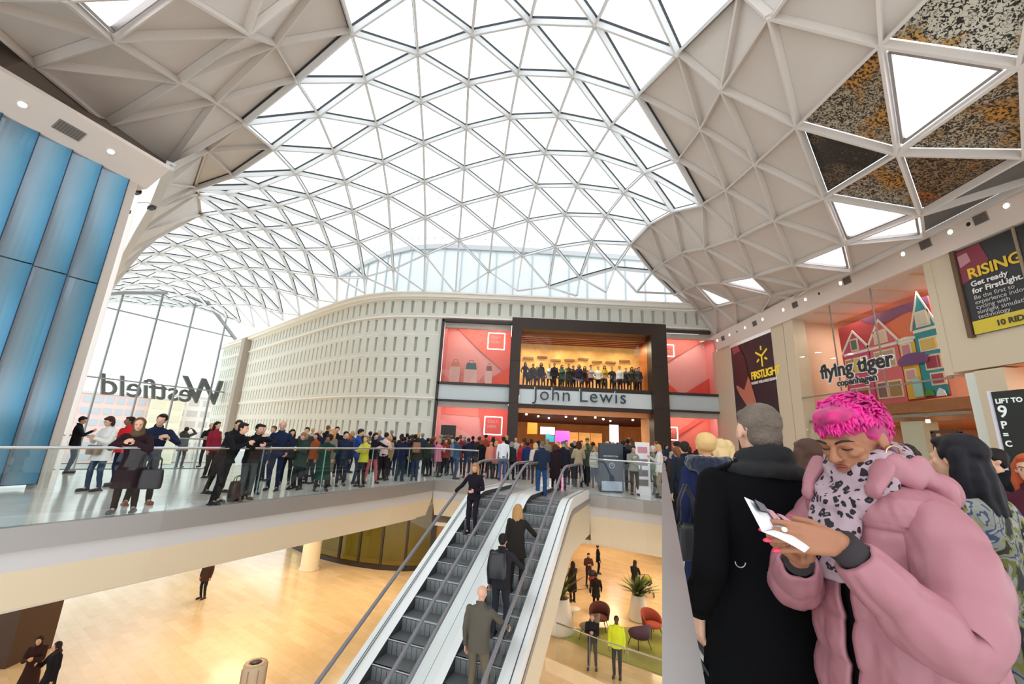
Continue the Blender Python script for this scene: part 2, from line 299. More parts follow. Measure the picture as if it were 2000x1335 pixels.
for t in faces:
    a, b, c = (LAT[k] for k in t)
    n = (b-a).cross(c-a)
    if n.length < 1e-4: continue
    n.normalize()
    if n.z < 0: n = -n
    es = [frozenset((t[i], t[(i+1) % 3])) for i in range(3)]
    R_ = all(right_panel(k) for k in t); L_ = all(left_panel(k) for k in t)
    if R_ or L_:
        solid_edges.update(es)
        kk = key(t)
        if kk in LIGHTS_R: lightfaces.append(([a,b,c], n, kk)); continue
        if kk in MOSAIC: mosfaces.append(([a,b,c], n, kk)); continue
        tri = [p+n*.03 for p in (a,b,c)]
        pan.poly(tri)
    else:
        ln = [k in LAND for k in t]
        if (max((a-b).length, (b-c).length, (c-a).length) > 6.5): continue
        glass_edges.update(es)
        glz.poly([a+n*.06, b+n*.06, c+n*.06])
glass_edges -= solid_edges & set()
bm_ = MB(); gk = MB(); rb = MB()
def upn(k):
    # local normal by neighbours
    acc = Vector((0,0,0)); p = LAT[k]
    ring = [(1,0),(1,1),(0,1),(-1,0),(-1,-1),(0,-1)]
    for i in range(6):
        q1 = LAT.get((k[0]+ring[i][0], k[1]+ring[i][1])); q2 = LAT.get((k[0]+ring[(i+1) % 6][0], k[1]+ring[(i+1) % 6][1]))
        if q1 is not None and q2 is not None:
            nn = (q1-p).cross(q2-p)
            if nn.z < 0: nn = -nn
            acc += nn.normalized()
    return acc.normalized() if acc.length > 1e-5 else Vector((0,0,1))
NRM = {k: upn(k) for k in LAT}
for e in glass_edges:
    k1, k2 = tuple(e); p, q = LAT[k1], LAT[k2]
    if (p-q).length > 6.5: continue
    if k1 in LAND and k2 in LAND: continue
    n = (NRM[k1]+NRM[k2])
    n = n.normalized() if n.length > .1 else Vector((0,0,1))
    if k1 in LAND or k2 in LAND:
        bm_.beam(p, q, .11, .14, n)
        continue
    bm_.beam(p, q, .085, .24, n, off=.02)
    gk.beam(p, q, .105, .085, n, off=-.03)
for k in LAT:
    if any(k in e for e in glass_edges) and k not in LAND:
        p = LAT[k]; n = NRM[k]
        bm_.tube([p+n*.0, p-n*.27], .1, 6)
for e in solid_edges:
    k1, k2 = tuple(e); p, q = LAT[k1], LAT[k2]
    n = (NRM[k1]+NRM[k2]).normalized()
    rb.beam(p, q, .065, .2, n, off=-.025)
# soffit strip from the stepped edge down to the eave over the blue wall
S = {}
bnd = [(-4,-1),(-4,0),(-5,0),(-5,1),(-6,1),(-7,2),(-8,2),(-9,2),(-10,2),(-11,2),(-11,3)]
def strip(tr):
    a, b, c = [Vector(EAVE[k[1]]) if k[0] == 'E' else LAT[k] for k in tr]
    n = (b-a).cross(c-a).normalized()
    if n.z < 0: n = -n
    pan.poly([a, b, c])
    for p, q in ((a,b),(b,c),(c,a)): rb.beam(p, q, .06, .16, n, off=-.02)
E_ = lambda *k: ('E', k)
for tr in [(E_(-4,-2),(-4,-2),(-4,-1)), (E_(-4,-2),(-4,-1),E_(-5,-1)), (E_(-5,-1),(-4,-1),(-5,0)), ((-4,-1),(-4,0),(-5,0)),
           (E_(-5,-1),(-5,0),E_(-6,0)), (E_(-6,0),(-5,0),(-6,1)), (E_(-6,0),(-6,1),E_(-7,0)), (E_(-7,0),(-6,1),(-7,2)),
           (E_(-7,0),E_(-8,1),(-7,2)), (E_(-8,1),(-7,2),(-8,2)), (E_(-8,1),(-8,2),E_(-9,1)), (E_(-9,1),(-8,2),(-9,2)),
           (E_(-9,1),(-9,2),E_(-10,1)), (E_(-10,1),(-9,2),(-10,2)), (E_(-10,1),(-10,2),E_(-11,1)), (E_(-11,1),(-10,2),(-11,2)),
           (E_(-11,1),(-11,2),E_(-12,2)), (E_(-12,2),(-11,2),(-12,3))]:
    strip(tr)
ceiling = struct('ceiling', bm_, M_white, 'white triangulated steel roof over the atrium')
obj('glazing_gasket', gk, M_gasket, ceiling)
obj('roof_glass', glz, M_glassr, ceiling)
obj('soffit_panel', pan, M_soffit, ceiling)
obj('soffit_rib', rb, M_rib, ceiling)
# eave beam
ev = MB(); pts = [EAVE[k] for k in EAVE]
for i in range(len(pts)-1):
    ev.beam(pts[i], pts[i+1], .22, .25, off=-.1)
obj('eave_beam', ev, M_white, ceiling)

LAB_L = {key(((6,-1),(7,-1),(7,0))): 'largest lit white triangle in the patterned soffit at the right',
 key(((7,1),(8,1),(8,2))): 'lit white triangle just below the patterned soffit panels',
 key(((8,1),(9,2),(8,2))): 'narrow lit sliver sharing an edge with the triangle below the patterned panels',
 key(((8,2),(8,3),(9,3))): 'lit white triangle touching the right fascia, third down the row',
 key(((8,4),(8,5),(9,5))): 'small lit triangle near the far end of the right soffit',
 key(((8,6),(9,6),(9,7))): 'farthest and smallest lit triangle of the right soffit',
 key(((-3,-5),(-3,-4),(-2,-4))): 'lit white triangle in the left soffit at the top edge'}
for tri, n, kk in lightfaces:
    t_ = inset(tri, .12, n, -.02); mb = MB(); mb.poly(t_)
    u_ = [p+n*.08 for p in t_]; 
    for i in range(3): mb.poly([t_[i], t_[(i+1) % 3], u_[(i+1) % 3], u_[i]])
    mb.poly(u_[::-1])
    root = tag(obj('ceiling_light', mb, M_lampW), LAB_L.get(kk, 'lit white soffit triangle'), 'ceiling light', 'triangular soffit lights')
    fr = MB()
    for i in range(3): fr.beam(t_[i], t_[(i+1) % 3], .06, .1, n, off=0)
    obj('light_frame', fr, M_steel2, root)
def mosaic_mat(name, dark, pale, warm, thr):
    m = bpy.data.materials.new(name); m.use_nodes = True; nt = m.node_tree; b = nt.nodes['Principled BSDF']
    tc = nt.nodes.new('ShaderNodeTexCoord')
    n0 = nt.nodes.new('ShaderNodeTexNoise'); n0.inputs['Scale'].default_value = 2.2; n0.inputs['Detail'].default_value = 3
    mxv = nt.nodes.new('ShaderNodeMix'); mxv.data_type = 'VECTOR'; mxv.inputs['Factor'].default_value = .35
    n1 = nt.nodes.new('ShaderNodeTexNoise'); n1.inputs['Scale'].default_value = 13; n1.inputs['Detail'].default_value = 4; n1.inputs['Distortion'].default_value = 1.6
    r1 = nt.nodes.new('ShaderNodeValToRGB'); e = r1.color_ramp.elements
    e[0].position = thr-.02; e[0].color = (*srgb(dark),1); e[1].position = thr+.03; e[1].color = (*srgb(pale),1)
    n2 = nt.nodes.new('ShaderNodeTexNoise'); n2.inputs['Scale'].default_value = .9; n2.inputs['Detail'].default_value = 3
    r2 = nt.nodes.new('ShaderNodeValToRGB'); r2.color_ramp.elements[0].position = .5; r2.color_ramp.elements[1].position = .62
    n3 = nt.nodes.new('ShaderNodeTexNoise'); n3.inputs['Scale'].default_value = 16; n3.inputs['Detail'].default_value = 2
    r3 = nt.nodes.new('ShaderNodeValToRGB'); r3.color_ramp.elements[0].position = .46; r3.color_ramp.elements[1].position = .52
    r3.color_ramp.elements[0].color = (*srgb(dark),1); r3.color_ramp.elements[1].color = (*srgb(warm),1)
    mx = nt.nodes.new('ShaderNodeMix'); mx.data_type = 'RGBA'
    L = nt.links.new
    L(tc.outputs['Object'], n1.inputs['Vector']); L(tc.outputs['Object'], n2.inputs['Vector']); L(tc.outputs['Object'], n3.inputs['Vector'])
    L(n1.outputs['Fac'], r1.inputs[0]); L(n2.outputs['Fac'], r2.inputs[0]); L(n3.outputs['Fac'], r3.inputs[0])
    L(r2.outputs[0], mx.inputs['Factor']); L(r1.outputs[0], mx.inputs['A']); L(r3.outputs[0], mx.inputs['B'])
    L(mx.outputs['Result'], b.inputs['Base Color']); b.inputs['Roughness'].default_value = .25; b.inputs['Metallic'].default_value = .25
    return m
MOS = [mosaic_mat('mosaic_pale','2b2623','d8d2c2','c99a4e',.47), mosaic_mat('mosaic_dark','211b19','5a4f45','6a5a48',.6),
       mosaic_mat('mosaic_warm','2c211a','8f7458','b5642c',.5), mosaic_mat('mosaic_mixed','332c28','b9ab93','cf9440',.5)]
MLAB = {key(((6,-2),(6,-1),(7,-1))): (0,'large black and white swirl patterned soffit triangle in the top right corner'),
 key(((6,-2),(7,-2),(7,-1))): (0,'patterned soffit triangle cut by the top edge above the largest light'),
 key(((6,-1),(6,0),(7,0))): (3,'black, white and gold patterned soffit triangle left of the largest light'),
 key(((6,0),(7,0),(7,1))): (1,'darkest speckled soffit triangle at the left of the patterned group'),
 key(((7,0),(7,1),(8,1))): (3,'brown and cream speckled soffit triangle under the darkest one'),
 key(((7,0),(8,0),(8,1))): (2,'brown soffit triangle with orange flame marks'),
 key(((7,-1),(7,0),(8,0))): (3,'sandy patterned soffit triangle right of the largest light'),
 key(((8,0),(8,1),(9,1))): (1,'dark patterned soffit triangle below the orange marked one'),
 key(((8,1),(9,1),(9,2))): (1,'narrow dark patterned soffit sliver against the right fascia')}
for tri, n, kk in mosfaces:
    mi, lab = MLAB.get(kk, (0, None))
    t_ = inset(tri, .05, n, -.03); mb = MB(); mb.poly(t_); u_ = [p+n*.05 for p in t_]; mb.poly(u_[::-1])
    for i in range(3): mb.poly([t_[i], t_[(i+1) % 3], u_[(i+1) % 3], u_[i]])
    thing('patterned_soffit_panel', mb, MOS[mi], lab or 'patterned soffit triangle beyond the top right of the view', 'ceiling panel', 'patterned soffit triangles')

# ------------------------------------------------------------------ floors and void edges
H2 = Vector((.366, .931, 0)).normalized(); P2 = Vector((H2.y, -H2.x, 0)); EO = Vector((-.9, 12.4, 0))
def ep(u, s, z): return EO - H2*u + P2*s + Vector((0,0,z))      # u: metres back down the escalator, s: across
ZL = -5.6
LE = [(-10.2,.6),(-9.4,2.4),(-8.3,4.6),(-7.3,6.4),(-6.3,8.1),(-4.85,10.9),(-3.4,13.6),(-2.57,15.62)]
farA = (-2.57,15.65); farB = (2.73,13.54)
RE = [(2.73,13.54),(3.25,13.3),(3.75,13.02),(4.2,12.75),(4.66,12.36)]
M_floor = tile_mat('pale_stone_tile', 'e4e1da', 'dbd8d0', 'c5c1b8', 1.2, .6, rough=.13, rot=R(-22), gap=.006)
M_floorL = tile_mat('warm_stone_tile', 'ecd5b0', 'e2c79c', 'd8bb92', 1.6, .32, rough=.17, rot=R(35), gap=.004)
fl = MB()
def slab(poly): fl.prism(poly, -.34, 0)
slab([(-11,-3)]+LE[:1]+LE[1:]+[(-2.57,28.4),(-8,28.6),(-11.8,30.2),(-11.45,16.3),(-14.4,13.95),(-24,6.3),(-24,-3)])
slab([farA, farB]+RE[1:]+[(16.6,12.36),(16.6,46),(-2.57,46)])
slab([(4.66,12.36),(.41,1.02),(-.42,-1.2),(16.6,-1.2),(16.6,12.36)])
floor = struct('floor', fl, M_floor, 'pale polished stone floor of the upper mall level')
fl2 = MB()
lowvoid = [(1.2,16.25),(2.98,16.23)]
LEDGE = [(.6,16.9),(2.18,15.6),(3.55,14.45),(4.93,13.5),(8.5,11.2)]
fl2.prism([(-46,4),(-46,52),(17,52),(17,11.2)]+LEDGE[::-1]+[(-.8,15.2),(-1.4,8),(-2,4)], ZL-.4, ZL)
struct('floor', fl2, M_floorL, 'warm beige stone floor of the lower mall level')
fl3 = MB(); fl3.box((-14,-2,ZL-5.2),(17,30,ZL-5.0))
struct('floor', fl3, M_floorL, 'floor of the level below, under the lower opening')
# edge trim of the void: steel band, pale strip, beige fascia
def edge(path, side, name='trim', label=None, beige=1.2, tilt=.22):
    st = MB(); gs = MB(); be = MB(); n = len(path)
    P = [Vector((x, y, 0)) for x, y in path]; N = []
    for i in range(n):
        d = (P[min(i+1, n-1)]-P[max(i-1, 0)]).normalized(); N.append(Vector((-d.y, d.x, 0))*side)   # towards the void
    def band(mb, o0, z0, o1, z1):
        for i in range(n-1):
            mb.poly([P[i]+N[i]*o0+Vector((0,0,z0)), P[i+1]+N[i+1]*o0+Vector((0,0,z0)), P[i+1]+N[i+1]*o1+Vector((0,0,z1)), P[i]+N[i]*o1+Vector((0,0,z1))])
    band(st, -.08, .015, .06, .015); band(st, .06, .015, .06, -.33); band(st, .06, -.33, -.0, -.33)
    band(gs, .02, -.33, .0, -.36); band(gs, 0.0, -.36, -.02, -.62)
    band(be, -.02, -.62, -tilt, -beige); band(be, -tilt, -beige, -5.5, -beige-.02)
    t = struct(name, st, M_steel2, label)
    obj('pale_strip', gs, mat('pale_grey_strip','c5c1c0',.5), t); obj('plaster_fascia', be, M_beige, t)
    return t
edge(LE, -1, 'trim_1', 'brushed steel band and beige fascia along the left gallery edge')
edge([farA, (EO+H2*2.41-P2*.45)[:2]], -1, 'trim_2', 'short fascia between the gallery and the escalators')
edge(RE, -1, 'trim_3', 'steel band and beige fascia of the curved corner right of the escalators', beige=1.45)
edge([(4.66,12.36),(.41,1.02),(-.42,-1.2)], -1, 'trim_4', 'steel edge of the walkway under the near balustrade')
edge([(-11.45,16.3),(-14.4,13.95),(-24,6.3)], -1, 'trim_5', 'far edge of the gallery floor by the glass wall')
M_soffitL = mat('lower_ceiling', 'e6dccb', .7)
cl = MB()
cl.prism([(-2.57,16.2),(2.9,14.4),(5,13),(16,13),(16,46),(-2.57,46)], -1.62, -1.5); cl.prism([(-3.2,16),(-7,8.6),(-10.5,2),(-24,2),(-24,6.8),(-11.9,16.6),(-12,30),(-3.2,46)], -1.4, -1.25)
struct('ceiling', cl, M_soffitL, 'plain ceiling of the lower level under the upper floor')

# ------------------------------------------------------------------ balustrades
def balustrade(path, label, zt=1.12, z0=0.0, seg=1.6, rail_w=.05, rail_h=.045, flat=False, group='glass balustrades', joints=True, mat_r=None):
    P = [Vector((x, y, z0)) for x, y in path]
    root = empty('glass_balustrade', P[0], label, 'balustrade', group)
    L = [0]
    for i in range(len(P)-1): L.append(L[-1]+(P[i+1]-P[i]).length)
    def at(t):
        for i in range(len(P)-1):
            if t <= L[i+1]+1e-6: return P[i].lerp(P[i+1], (t-L[i])/(L[i+1]-L[i]))
        return P[-1].copy()
    k = max(1, round(L[-1]/seg)); brk = sorted(set([L[-1]*i/k for i in range(k+1)]))
    for i in range(len(brk)-1):
        a = at(brk[i]+.008); b = at(brk[i+1]-.008); g = MB()
        d = (b-a).normalized(); nn = Vector((-d.y, d.x, 0))*.008
        v = [a-nn, b-nn, b+nn, a+nn]; up = Vector((0,0,zt-.02))
        g.add([*[p+Vector((0,0,.0)) for p in v], *[p+up for p in v]], [(0,1,5,4),(2,3,7,6)], 0)
        g.add([v[0], v[3], v[3]+up, v[0]+up, v[1], v[2], v[2]+up, v[1]+up], [(0,1,2,3),(5,4,7,6)], 1)
        obj('glass_pane', g, [M_glassb, mat('glass_edge','9fc2ba',.2)], root)
    r = MB()
    if flat:
        for i in range(len(P)-1): r.beam(P[i]+Vector((0,0,zt+rail_h)), P[i+1]+Vector((0,0,zt+rail_h)), rail_w, rail_h)
    else: r.tube([p+Vector((0,0,zt)) for p in P], rail_w/2, 8)
    obj('handrail', r, mat_r or M_chrome, root)
    return root
offs = lambda pts, d: pts
balustrade([(-10.15,.7),(-9.35,2.5),(-8.25,4.7),(-7.27,6.5),(-6.28,8.2),(-4.83,11.0),(-3.4,13.7),(-2.62,15.6),(-.95,15.0)], 'clear glass balustrade with steel rail along the left gallery, people leaning on it', zt=1.15, seg=1.75)
balustrade([tuple((EO+H2*2.35+P2*2.98)[:2])]+RE[1:-1]+[(4.6,12.4)], 'short glass balustrade at the rounded corner right of the escalators', zt=1.1, seg=1.3)
balustrade([(4.7,12.4),(.41,1.02),(-.2,-.6)], 'near glass balustrade under a broad flat steel rail running from the viewer', zt=1.085, rail_w=.085, rail_h=.035, flat=True, seg=1.9, mat_r=mat('rail_satin','b7b4b4',.33,metal=.75))
balustrade([(-24,6.45),(-14.35,14.1),(-11.55,16.3),(-11.6,27)], 'far glass balustrade in front of the tall window wall', zt=1.08, seg=2.2, mat_r=M_steel)
balustrade([(2.05,15.85),(3.55,14.57),(4.95,13.62),(8.4,11.4)], 'lower level glass balustrade under the escalators', zt=1.1, z0=ZL, seg=1.4)

# ------------------------------------------------------------------ escalators
M_deck = mat('escalator_white_deck','f0f0ef',.28,metal=.1); M_step = mat('step_tread','5e6062',.5,metal=.3); M_riser = mat('step_riser','7b7d7f',.45,metal=.35)
M_hrail = mat('handrail_rubber','77757a',.35); M_skirt = mat('skirt_dark','56575a',.4,metal=.5)
def zn(u):     # nosing line height
    if u <= -.1: return 0.0
    if u < .5: return -.577*(u+.1)**2/1.2
    return -.577*(u-.2)
UB = 10.4
def esc_line(s, dz, u0=-2.3, u1=UB, n=26):
    us = [u0, -.4, -.1, .05, .2, .35, .5] + [.5+(u1-.5)*i/n for i in range(1, n+1)]
    return [ep(u, s, zn(u)+dz) for u in us]
def strip_(mb, a, b, mi=0):
    for i in range(len(a)-1): mb.poly([a[i], a[i+1], b[i+1], b[i]], mi)
def escalator(sL, sR, dL, dR, label, outer):
    """sL,sR handrail offsets; dL,dR outer deck borders"""
    root = empty('escalator', ep(0, (sL+sR)/2, 0), label, 'escalator', 'escalators side by side')
    w0 = sL+.14; w1 = sR-.09; k = 0; u = -.42
    # steps
    while u < UB-.3:
        
        st = MB(); zz = zn(u)+.0
        a = u; b = u+.4
        zt_ = zn(u+.2)
        st.obox(ep((a+b)/2, (w0+w1)/2, zt_-.03), H2*.2, P2*(w1-w0)/2, (0,0,.03), 0)
        zb = zn(u+.6); 
        if zt_-zb > .01:
            # ribbed riser below the nosing, facing down the flight
            n_ = 3
            for q in range(8):
                c = w0+(w1-w0)*(q+.5)/8
                st.obox(ep(b-.0, c, (zt_+zb)/2-.03), H2*.012, P2*((w1-w0)/16-.006), (0,0,(zt_-zb)/2), 1)
            st.obox(ep(b-.02, (w0+w1)/2, (zt_+zb)/2-.03), H2*.012, P2*(w1-w0)/2, (0,0,(zt_-zb)/2), 1)
            st.obox(ep(b-.01, (w0+w1)/2, zt_-.006), H2*.022, P2*(w1-w0)/2, (0,0,.006), 2)
        obj('step', st, [M_step, M_riser, mat('step_nosing','b9bbbc',.4)], root)
        u += .4
    sk = MB(); strip_(sk, esc_line(w0,.13), esc_line(w0,-.45)); strip_(sk, esc_line(w1,.13), esc_line(w1,-.45))
    obj('skirt', sk, M_skirt, root)
    dk = MB()
    strip_(dk, esc_line(w0,.13), esc_line(dL,.16)); strip_(dk, esc_line(w1,.13), esc_line(dR,.16))
    strip_(dk, esc_line(dL,.16), esc_line(dL,-.1)); strip_(dk, esc_line(dR,.16), esc_line(dR,-.1))
    for s_ in (dL+.1, dR-.1, sL-.06, sR+.06):
        gl = MB()
    obj('deck', dk, M_deck, root)
    ln = MB()
    for s_ in ([dL+.16, sL-.1] if outer < 0 else [sR+.12, dR-.1]):
        strip_(ln, esc_line(s_-.008,.165), esc_line(s_+.008,.165))
    obj('deck_joint', ln, M_skirt, root)
    for s_ in (sL, sR):
        g = MB(); a = esc_line(s_, .13, -1.9); b = esc_line(s_, .93, -1.9); strip_(g, a, b); obj('balustrade_glass', g, M_glassb, root)
        pts = [ep(-1.95+.0, s_, .42)]
        for q in range(7):
            t = math.pi*q/6; pts.append(ep(-1.95-.26*math.sin(t), s_, .68-.27*math.cos(t)))
        pts = pts[1:]; pts += [ep(uu, s_, .95) for uu in (-1.2,-.6,-.1)]
        pts += [ep(uu, s_, zn(uu)+.95) for uu in (.1,.3,.5)]+[ep(.5+(UB-.5)*i/12, s_, zn(.5+(UB-.5)*i/12)+.95) for i in range(1,13)]
        h = MB(); h.tube(pts, .036, 8); obj('handrail', h, M_hrail, root)
    tr = MB(); sd = dL if outer < 0 else dR
    strip_(tr, esc_line(sd,-.1,-2.4), esc_line(sd,-1.15,-2.4))
    strip_(tr, esc_line(dL,-1.15,-2.4), esc_line(dR,-1.15,-2.4))
    obj('truss_cladding', tr, M_beige, root)
    tb = MB(); strip_(tb, esc_line(sd+outer*.012,-.1,-2.4), esc_line(sd+outer*.012,-.24,-2.4)); obj('steel_strip', tb, M_steel2, root)
    cp = MB(); cp.obox(ep(-1.5,(w0+w1)/2,.008), H2*1.05, P2*(w1-w0)/2, (0,0,.008)); obj('landing_plate', cp, mat('comb_plate','b9babb',.35,metal=.8), root)
    return root
escalator(.25, 1.32, .03, 1.485, 'left escalator carrying a woman in black, beside the lower hall', -1)
escalator(1.65, 2.75, 1.495, 2.97, 'right escalator with three people riding up', 1)

# ------------------------------------------------------------------ cream facade
FP = [(16.6,28.0),(14.0,28.0),(10,28.0),(6,28.0),(2,28.0),(-2,28.0),(-5,28.05),(-7.4,28.2),(-9.4,28.7),(-11.1,29.5),(-12.7,30.6),(-15,32.5),(-18.3,35.4),(-24.2,40.7),(-30.2,46.0),(-35.2,50.2),(-37.5,52.2)]
FPv = [Vector((x, y, 0)) for x, y in FP]
FL = [0]
for i in range(len(FPv)-1): FL.append(FL[-1]+(FPv[i+1]-FPv[i]).length)
def fat(t):
    for i in range(len(FPv)-1):
        if t <= FL[i+1]+1e-9: return FPv[i].lerp(FPv[i+1], max(0, (t-FL[i])/(FL[i+1]-FL[i])))
    return FPv[-1].copy()
def fdir(t):
    a = fat(max(0,t-.6)); b = fat(min(FL[-1],t+.6)); d = (b-a).normalized(); return d, Vector((-d.y, d.x, 0))  # outward guess
rows = [(-.3,1.12,.33,0),(1.12,2.6,.33,0),(2.6,4.14,0.0,1),(4.14,5.6,.75,0),(5.6,7.1,.5,0),(7.1,8.62,.25,0),(8.62,9.98,0,1),(9.98,11.35,.6,0)]
wl = MB(); sl = MB(); PW = .8
ncol = int(FL[-1]/PW)
def slotcell(t0, t1, z0, z1):
    d, n = fdir((t0+t1)/2)
    if n.y > 0: n = -n
    a = fat(t0); b = fat(t1); m = (a+b)/2; w = .085; wb = .055
    zb = z0+.26; ztp = z1-.16; U = Vector((0,0,1)); dep = -n*.22
    A = [a+U*z0, b+U*z0, b+U*z1, a+U*z1]
    Sx = [m-d*wb+U*zb, m+d*wb+U*zb, m+d*w+U*ztp, m-d*w+U*ztp]
    # splayed reveal on one side
    o = [Sx[0]-d*.06, Sx[1], Sx[2], Sx[3]-d*.07]
    wl.add(A+o, [(0,1,5,4),(1,2,6,5),(2,3,7,6),(3,0,4,7)])
    I = [p+dep for p in Sx]
    sl.add(o+I, [(0,1,5,4),(1,2,6,5),(2,3,7,6),(3,0,4,7)], 0); sl.add(I, [(0,1,2,3)], 1)
for z0, z1, sh, led in rows:
    t = -sh*PW
    while t < FL[-1]:
        a = max(0, t); b = min(FL[-1], t+PW)
        if b-a > .1:
            xm = fat((a+b)/2).x
            if z0 < 9.5 and fat(a).x > -4.9:
                xa = fat(b).x
                if xa < -4.9: wl.poly([Vector((-4.9,28.05,z0)), fat(b)+Vector((0,0,z0)), fat(b)+Vector((0,0,z1)), Vector((-4.9,28.05,z1))])
            elif b-a < PW*.95: wl.poly([fat(a)+Vector((0,0,z0)), fat(b)+Vector((0,0,z0)), fat(b)+Vector((0,0,z1)), fat(a)+Vector((0,0,z1))])
            else: slotcell(a, b, z0+.02, z1-.02)
        t += PW
ld = MB()
def ledge(z, h, out, t0=0, t1=None):
    t1 = t1 or FL[-1]; n = 46; pts = []
    for i in range(n+1):
        t = t0+(t1-t0)*i/n; d, nn = fdir(t); nn = nn if nn.y < 0 else -nn; pts.append((fat(t), nn))
    for i in range(n):
        (p, a), (q, b) = pts[i], pts[i+1]; U = Vector((0,0,1))
        v = [p+a*out+U*z, q+b*out+U*z, q+b*out+U*(z+h), p+a*out+U*(z+h), p-a*.2+U*z, q-b*.2+U*z, q-b*.2+U*(z+h), p-a*.2+U*(z+h)]
        ld.add(v, [(0,1,2,3),(3,2,6,7),(1,0,4,5)])
t49 = next(t*.1 for t in range(1000) if fat(t*.1).x < -4.95)
ledge(9.9, .12, .14); ledge(4.08, .1, .12, t49); ledge(11.35, .38, .45); ledge(11.6, .1, .6)
gv = MB()
wall_far = struct('wall_far', wl, M_stone, 'cream precast wall with rows of slim slots')
obj('slot_reveal', sl, [M_stone, M_slot], wall_far); obj('ledge', ld, mat('pale_ledge','f6f1e8',.5), wall_far)
for z in (1.12,2.6,5.6,7.1,8.62):
    g_ = MB(); ld = g_; ledge(z-.02,.035,-.005, t49); 
    obj('row_joint', g_, mat('joint_grey','cfcec2',.7), wall_far)
# upright brown post where the roof arch lands
pm = MB(); d_, n_ = fdir(FL[-3]); pb = fat(FL[-3]); nn = n_ if n_.y < 0 else -n_
pm.obox(pb+nn*.35+Vector((0,0,2.9)), d_*.55, nn*.35, (0,0,8.6)); struct('trim_6', pm, mat('taupe_post','a99f93',.6), 'taupe post between the cream wall and the window wall')

# upper storey outside, seen through the roof glass
ub = MB(); ug = MB(); uf = MB()
UP = [(15,33),(8,32.6),(0,32.2),(-6,32.2),(-9,32.8),(-11.5,34.2),(-14,36.3),(-18,39.8)]
for i in range(len(UP)-1):
    (x0,y0),(x1,y1) = UP[i], UP[i+1]
    ug.poly([(x0,y0,11.8),(x1,y1,11.8),(x1,y1,17.4),(x0,y0,17.4)])
    uf.beam((x0,y0,17.75),(x1,y1,17.75),.5,.42); uf.beam((x0,y0,12.9),(x1,y1,12.9),.3,.3)
    L_ = math.hypot(x1-x0,y1-y0); k = max(1, round(L_/1.7))
    for j in range(k):
        x = x0+(x1-x0)*j/k; y = y0+(y1-y0)*j/k; uf.box((x-.05,y-.12,11.8),(x+.05,y,17.4))
    ub.poly([(x0,y0+.3,17.7),(x1,y1+.3,17.7),(x1,y1+.3,24),(x0,y0+.3,24)])
    for j in range(2*k):
        for z in (18.6,20.8,22.6):
            x = x0+(x1-x0)*(j+.5)/(2*k); y = y0+(y1-y0)*(j+.5)/(2*k)
            uf.box((x-.07,y+.2,z),(x+.07,y+.32,z+1.2), 1)
bld = empty('upper_storey', (0,32,11.8), 'pale glazed upper storey of the store seen through the roof glass', 'building')
obj('glazing', ug, mat('blue_glazing','eaf3f6',.1), bld); obj('frame', uf, [mat('storey_frame','c4c9cc',.4), mat('pale_slot','e6e6e4',.7)], bld); obj('wall', ub, mat('white_render','fbfbfa',.7), bld)

# ------------------------------------------------------------------ department store front
M_glow = mat('golden_backdrop','efb868',.6, emit='f0b468', es=.35, var=(1.1,.2,'b87a3a'))  # back wall given a faint glow of its own, though no lamp
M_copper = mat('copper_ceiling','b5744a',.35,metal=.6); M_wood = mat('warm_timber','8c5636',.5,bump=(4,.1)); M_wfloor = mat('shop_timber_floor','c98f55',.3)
pf = MB(); Y0, Y1 = 27.35, 28.3
pf.box((.07,Y0,0),(.75,Y1,10.0)); pf.box((9.85,Y0,0),(10.95,Y1,10.0)); pf.box((.75,Y0,9.15),(9.85,Y1,10.0))
pf.box((.75,27.6,5.0),(9.85,Y1,5.28)); pf.box((.75,27.6,3.75),(9.85,Y1,4.0))
portal = thing('store_portal', pf, M_bronze, 'dark bronze entrance portal framing the big store sign and upper window', 'portal')
sb = MB(); sb.box((.78,27.62,4.0),(9.82,27.8,5.0)); obj('sign_band', sb, mat('sign_band_lit','d8e2e4',.3), portal)
pj = MB()
for z in (4.0, 6.9): pj.box((.05,Y0-.01,z),(.77,Y0+.01,z+.03)); pj.box((9.83,Y0-.01,z),(10.97,Y0+.01,z+.03))
obj('panel_joint', pj, M_dark, portal)
sg = text('store_sign', 'John Lewis', 1.28, (1.72,27.42,4.28), (1,0,0), (0,0,1), mat('sign_navy','2f3c49',.4), ext=.06, off=-.006, spacing=1.13)
tag(sg, 'dark store name lettering on the pale band of the portal', 'sign')
bk = text('letter_edge', 'John Lewis', 1.28, (1.70,27.5,4.27), (1,0,0), (0,0,1), mat('sign_rim','f4f4f2',.4), ext=.03, off=.02, spacing=1.13, parent=sg)
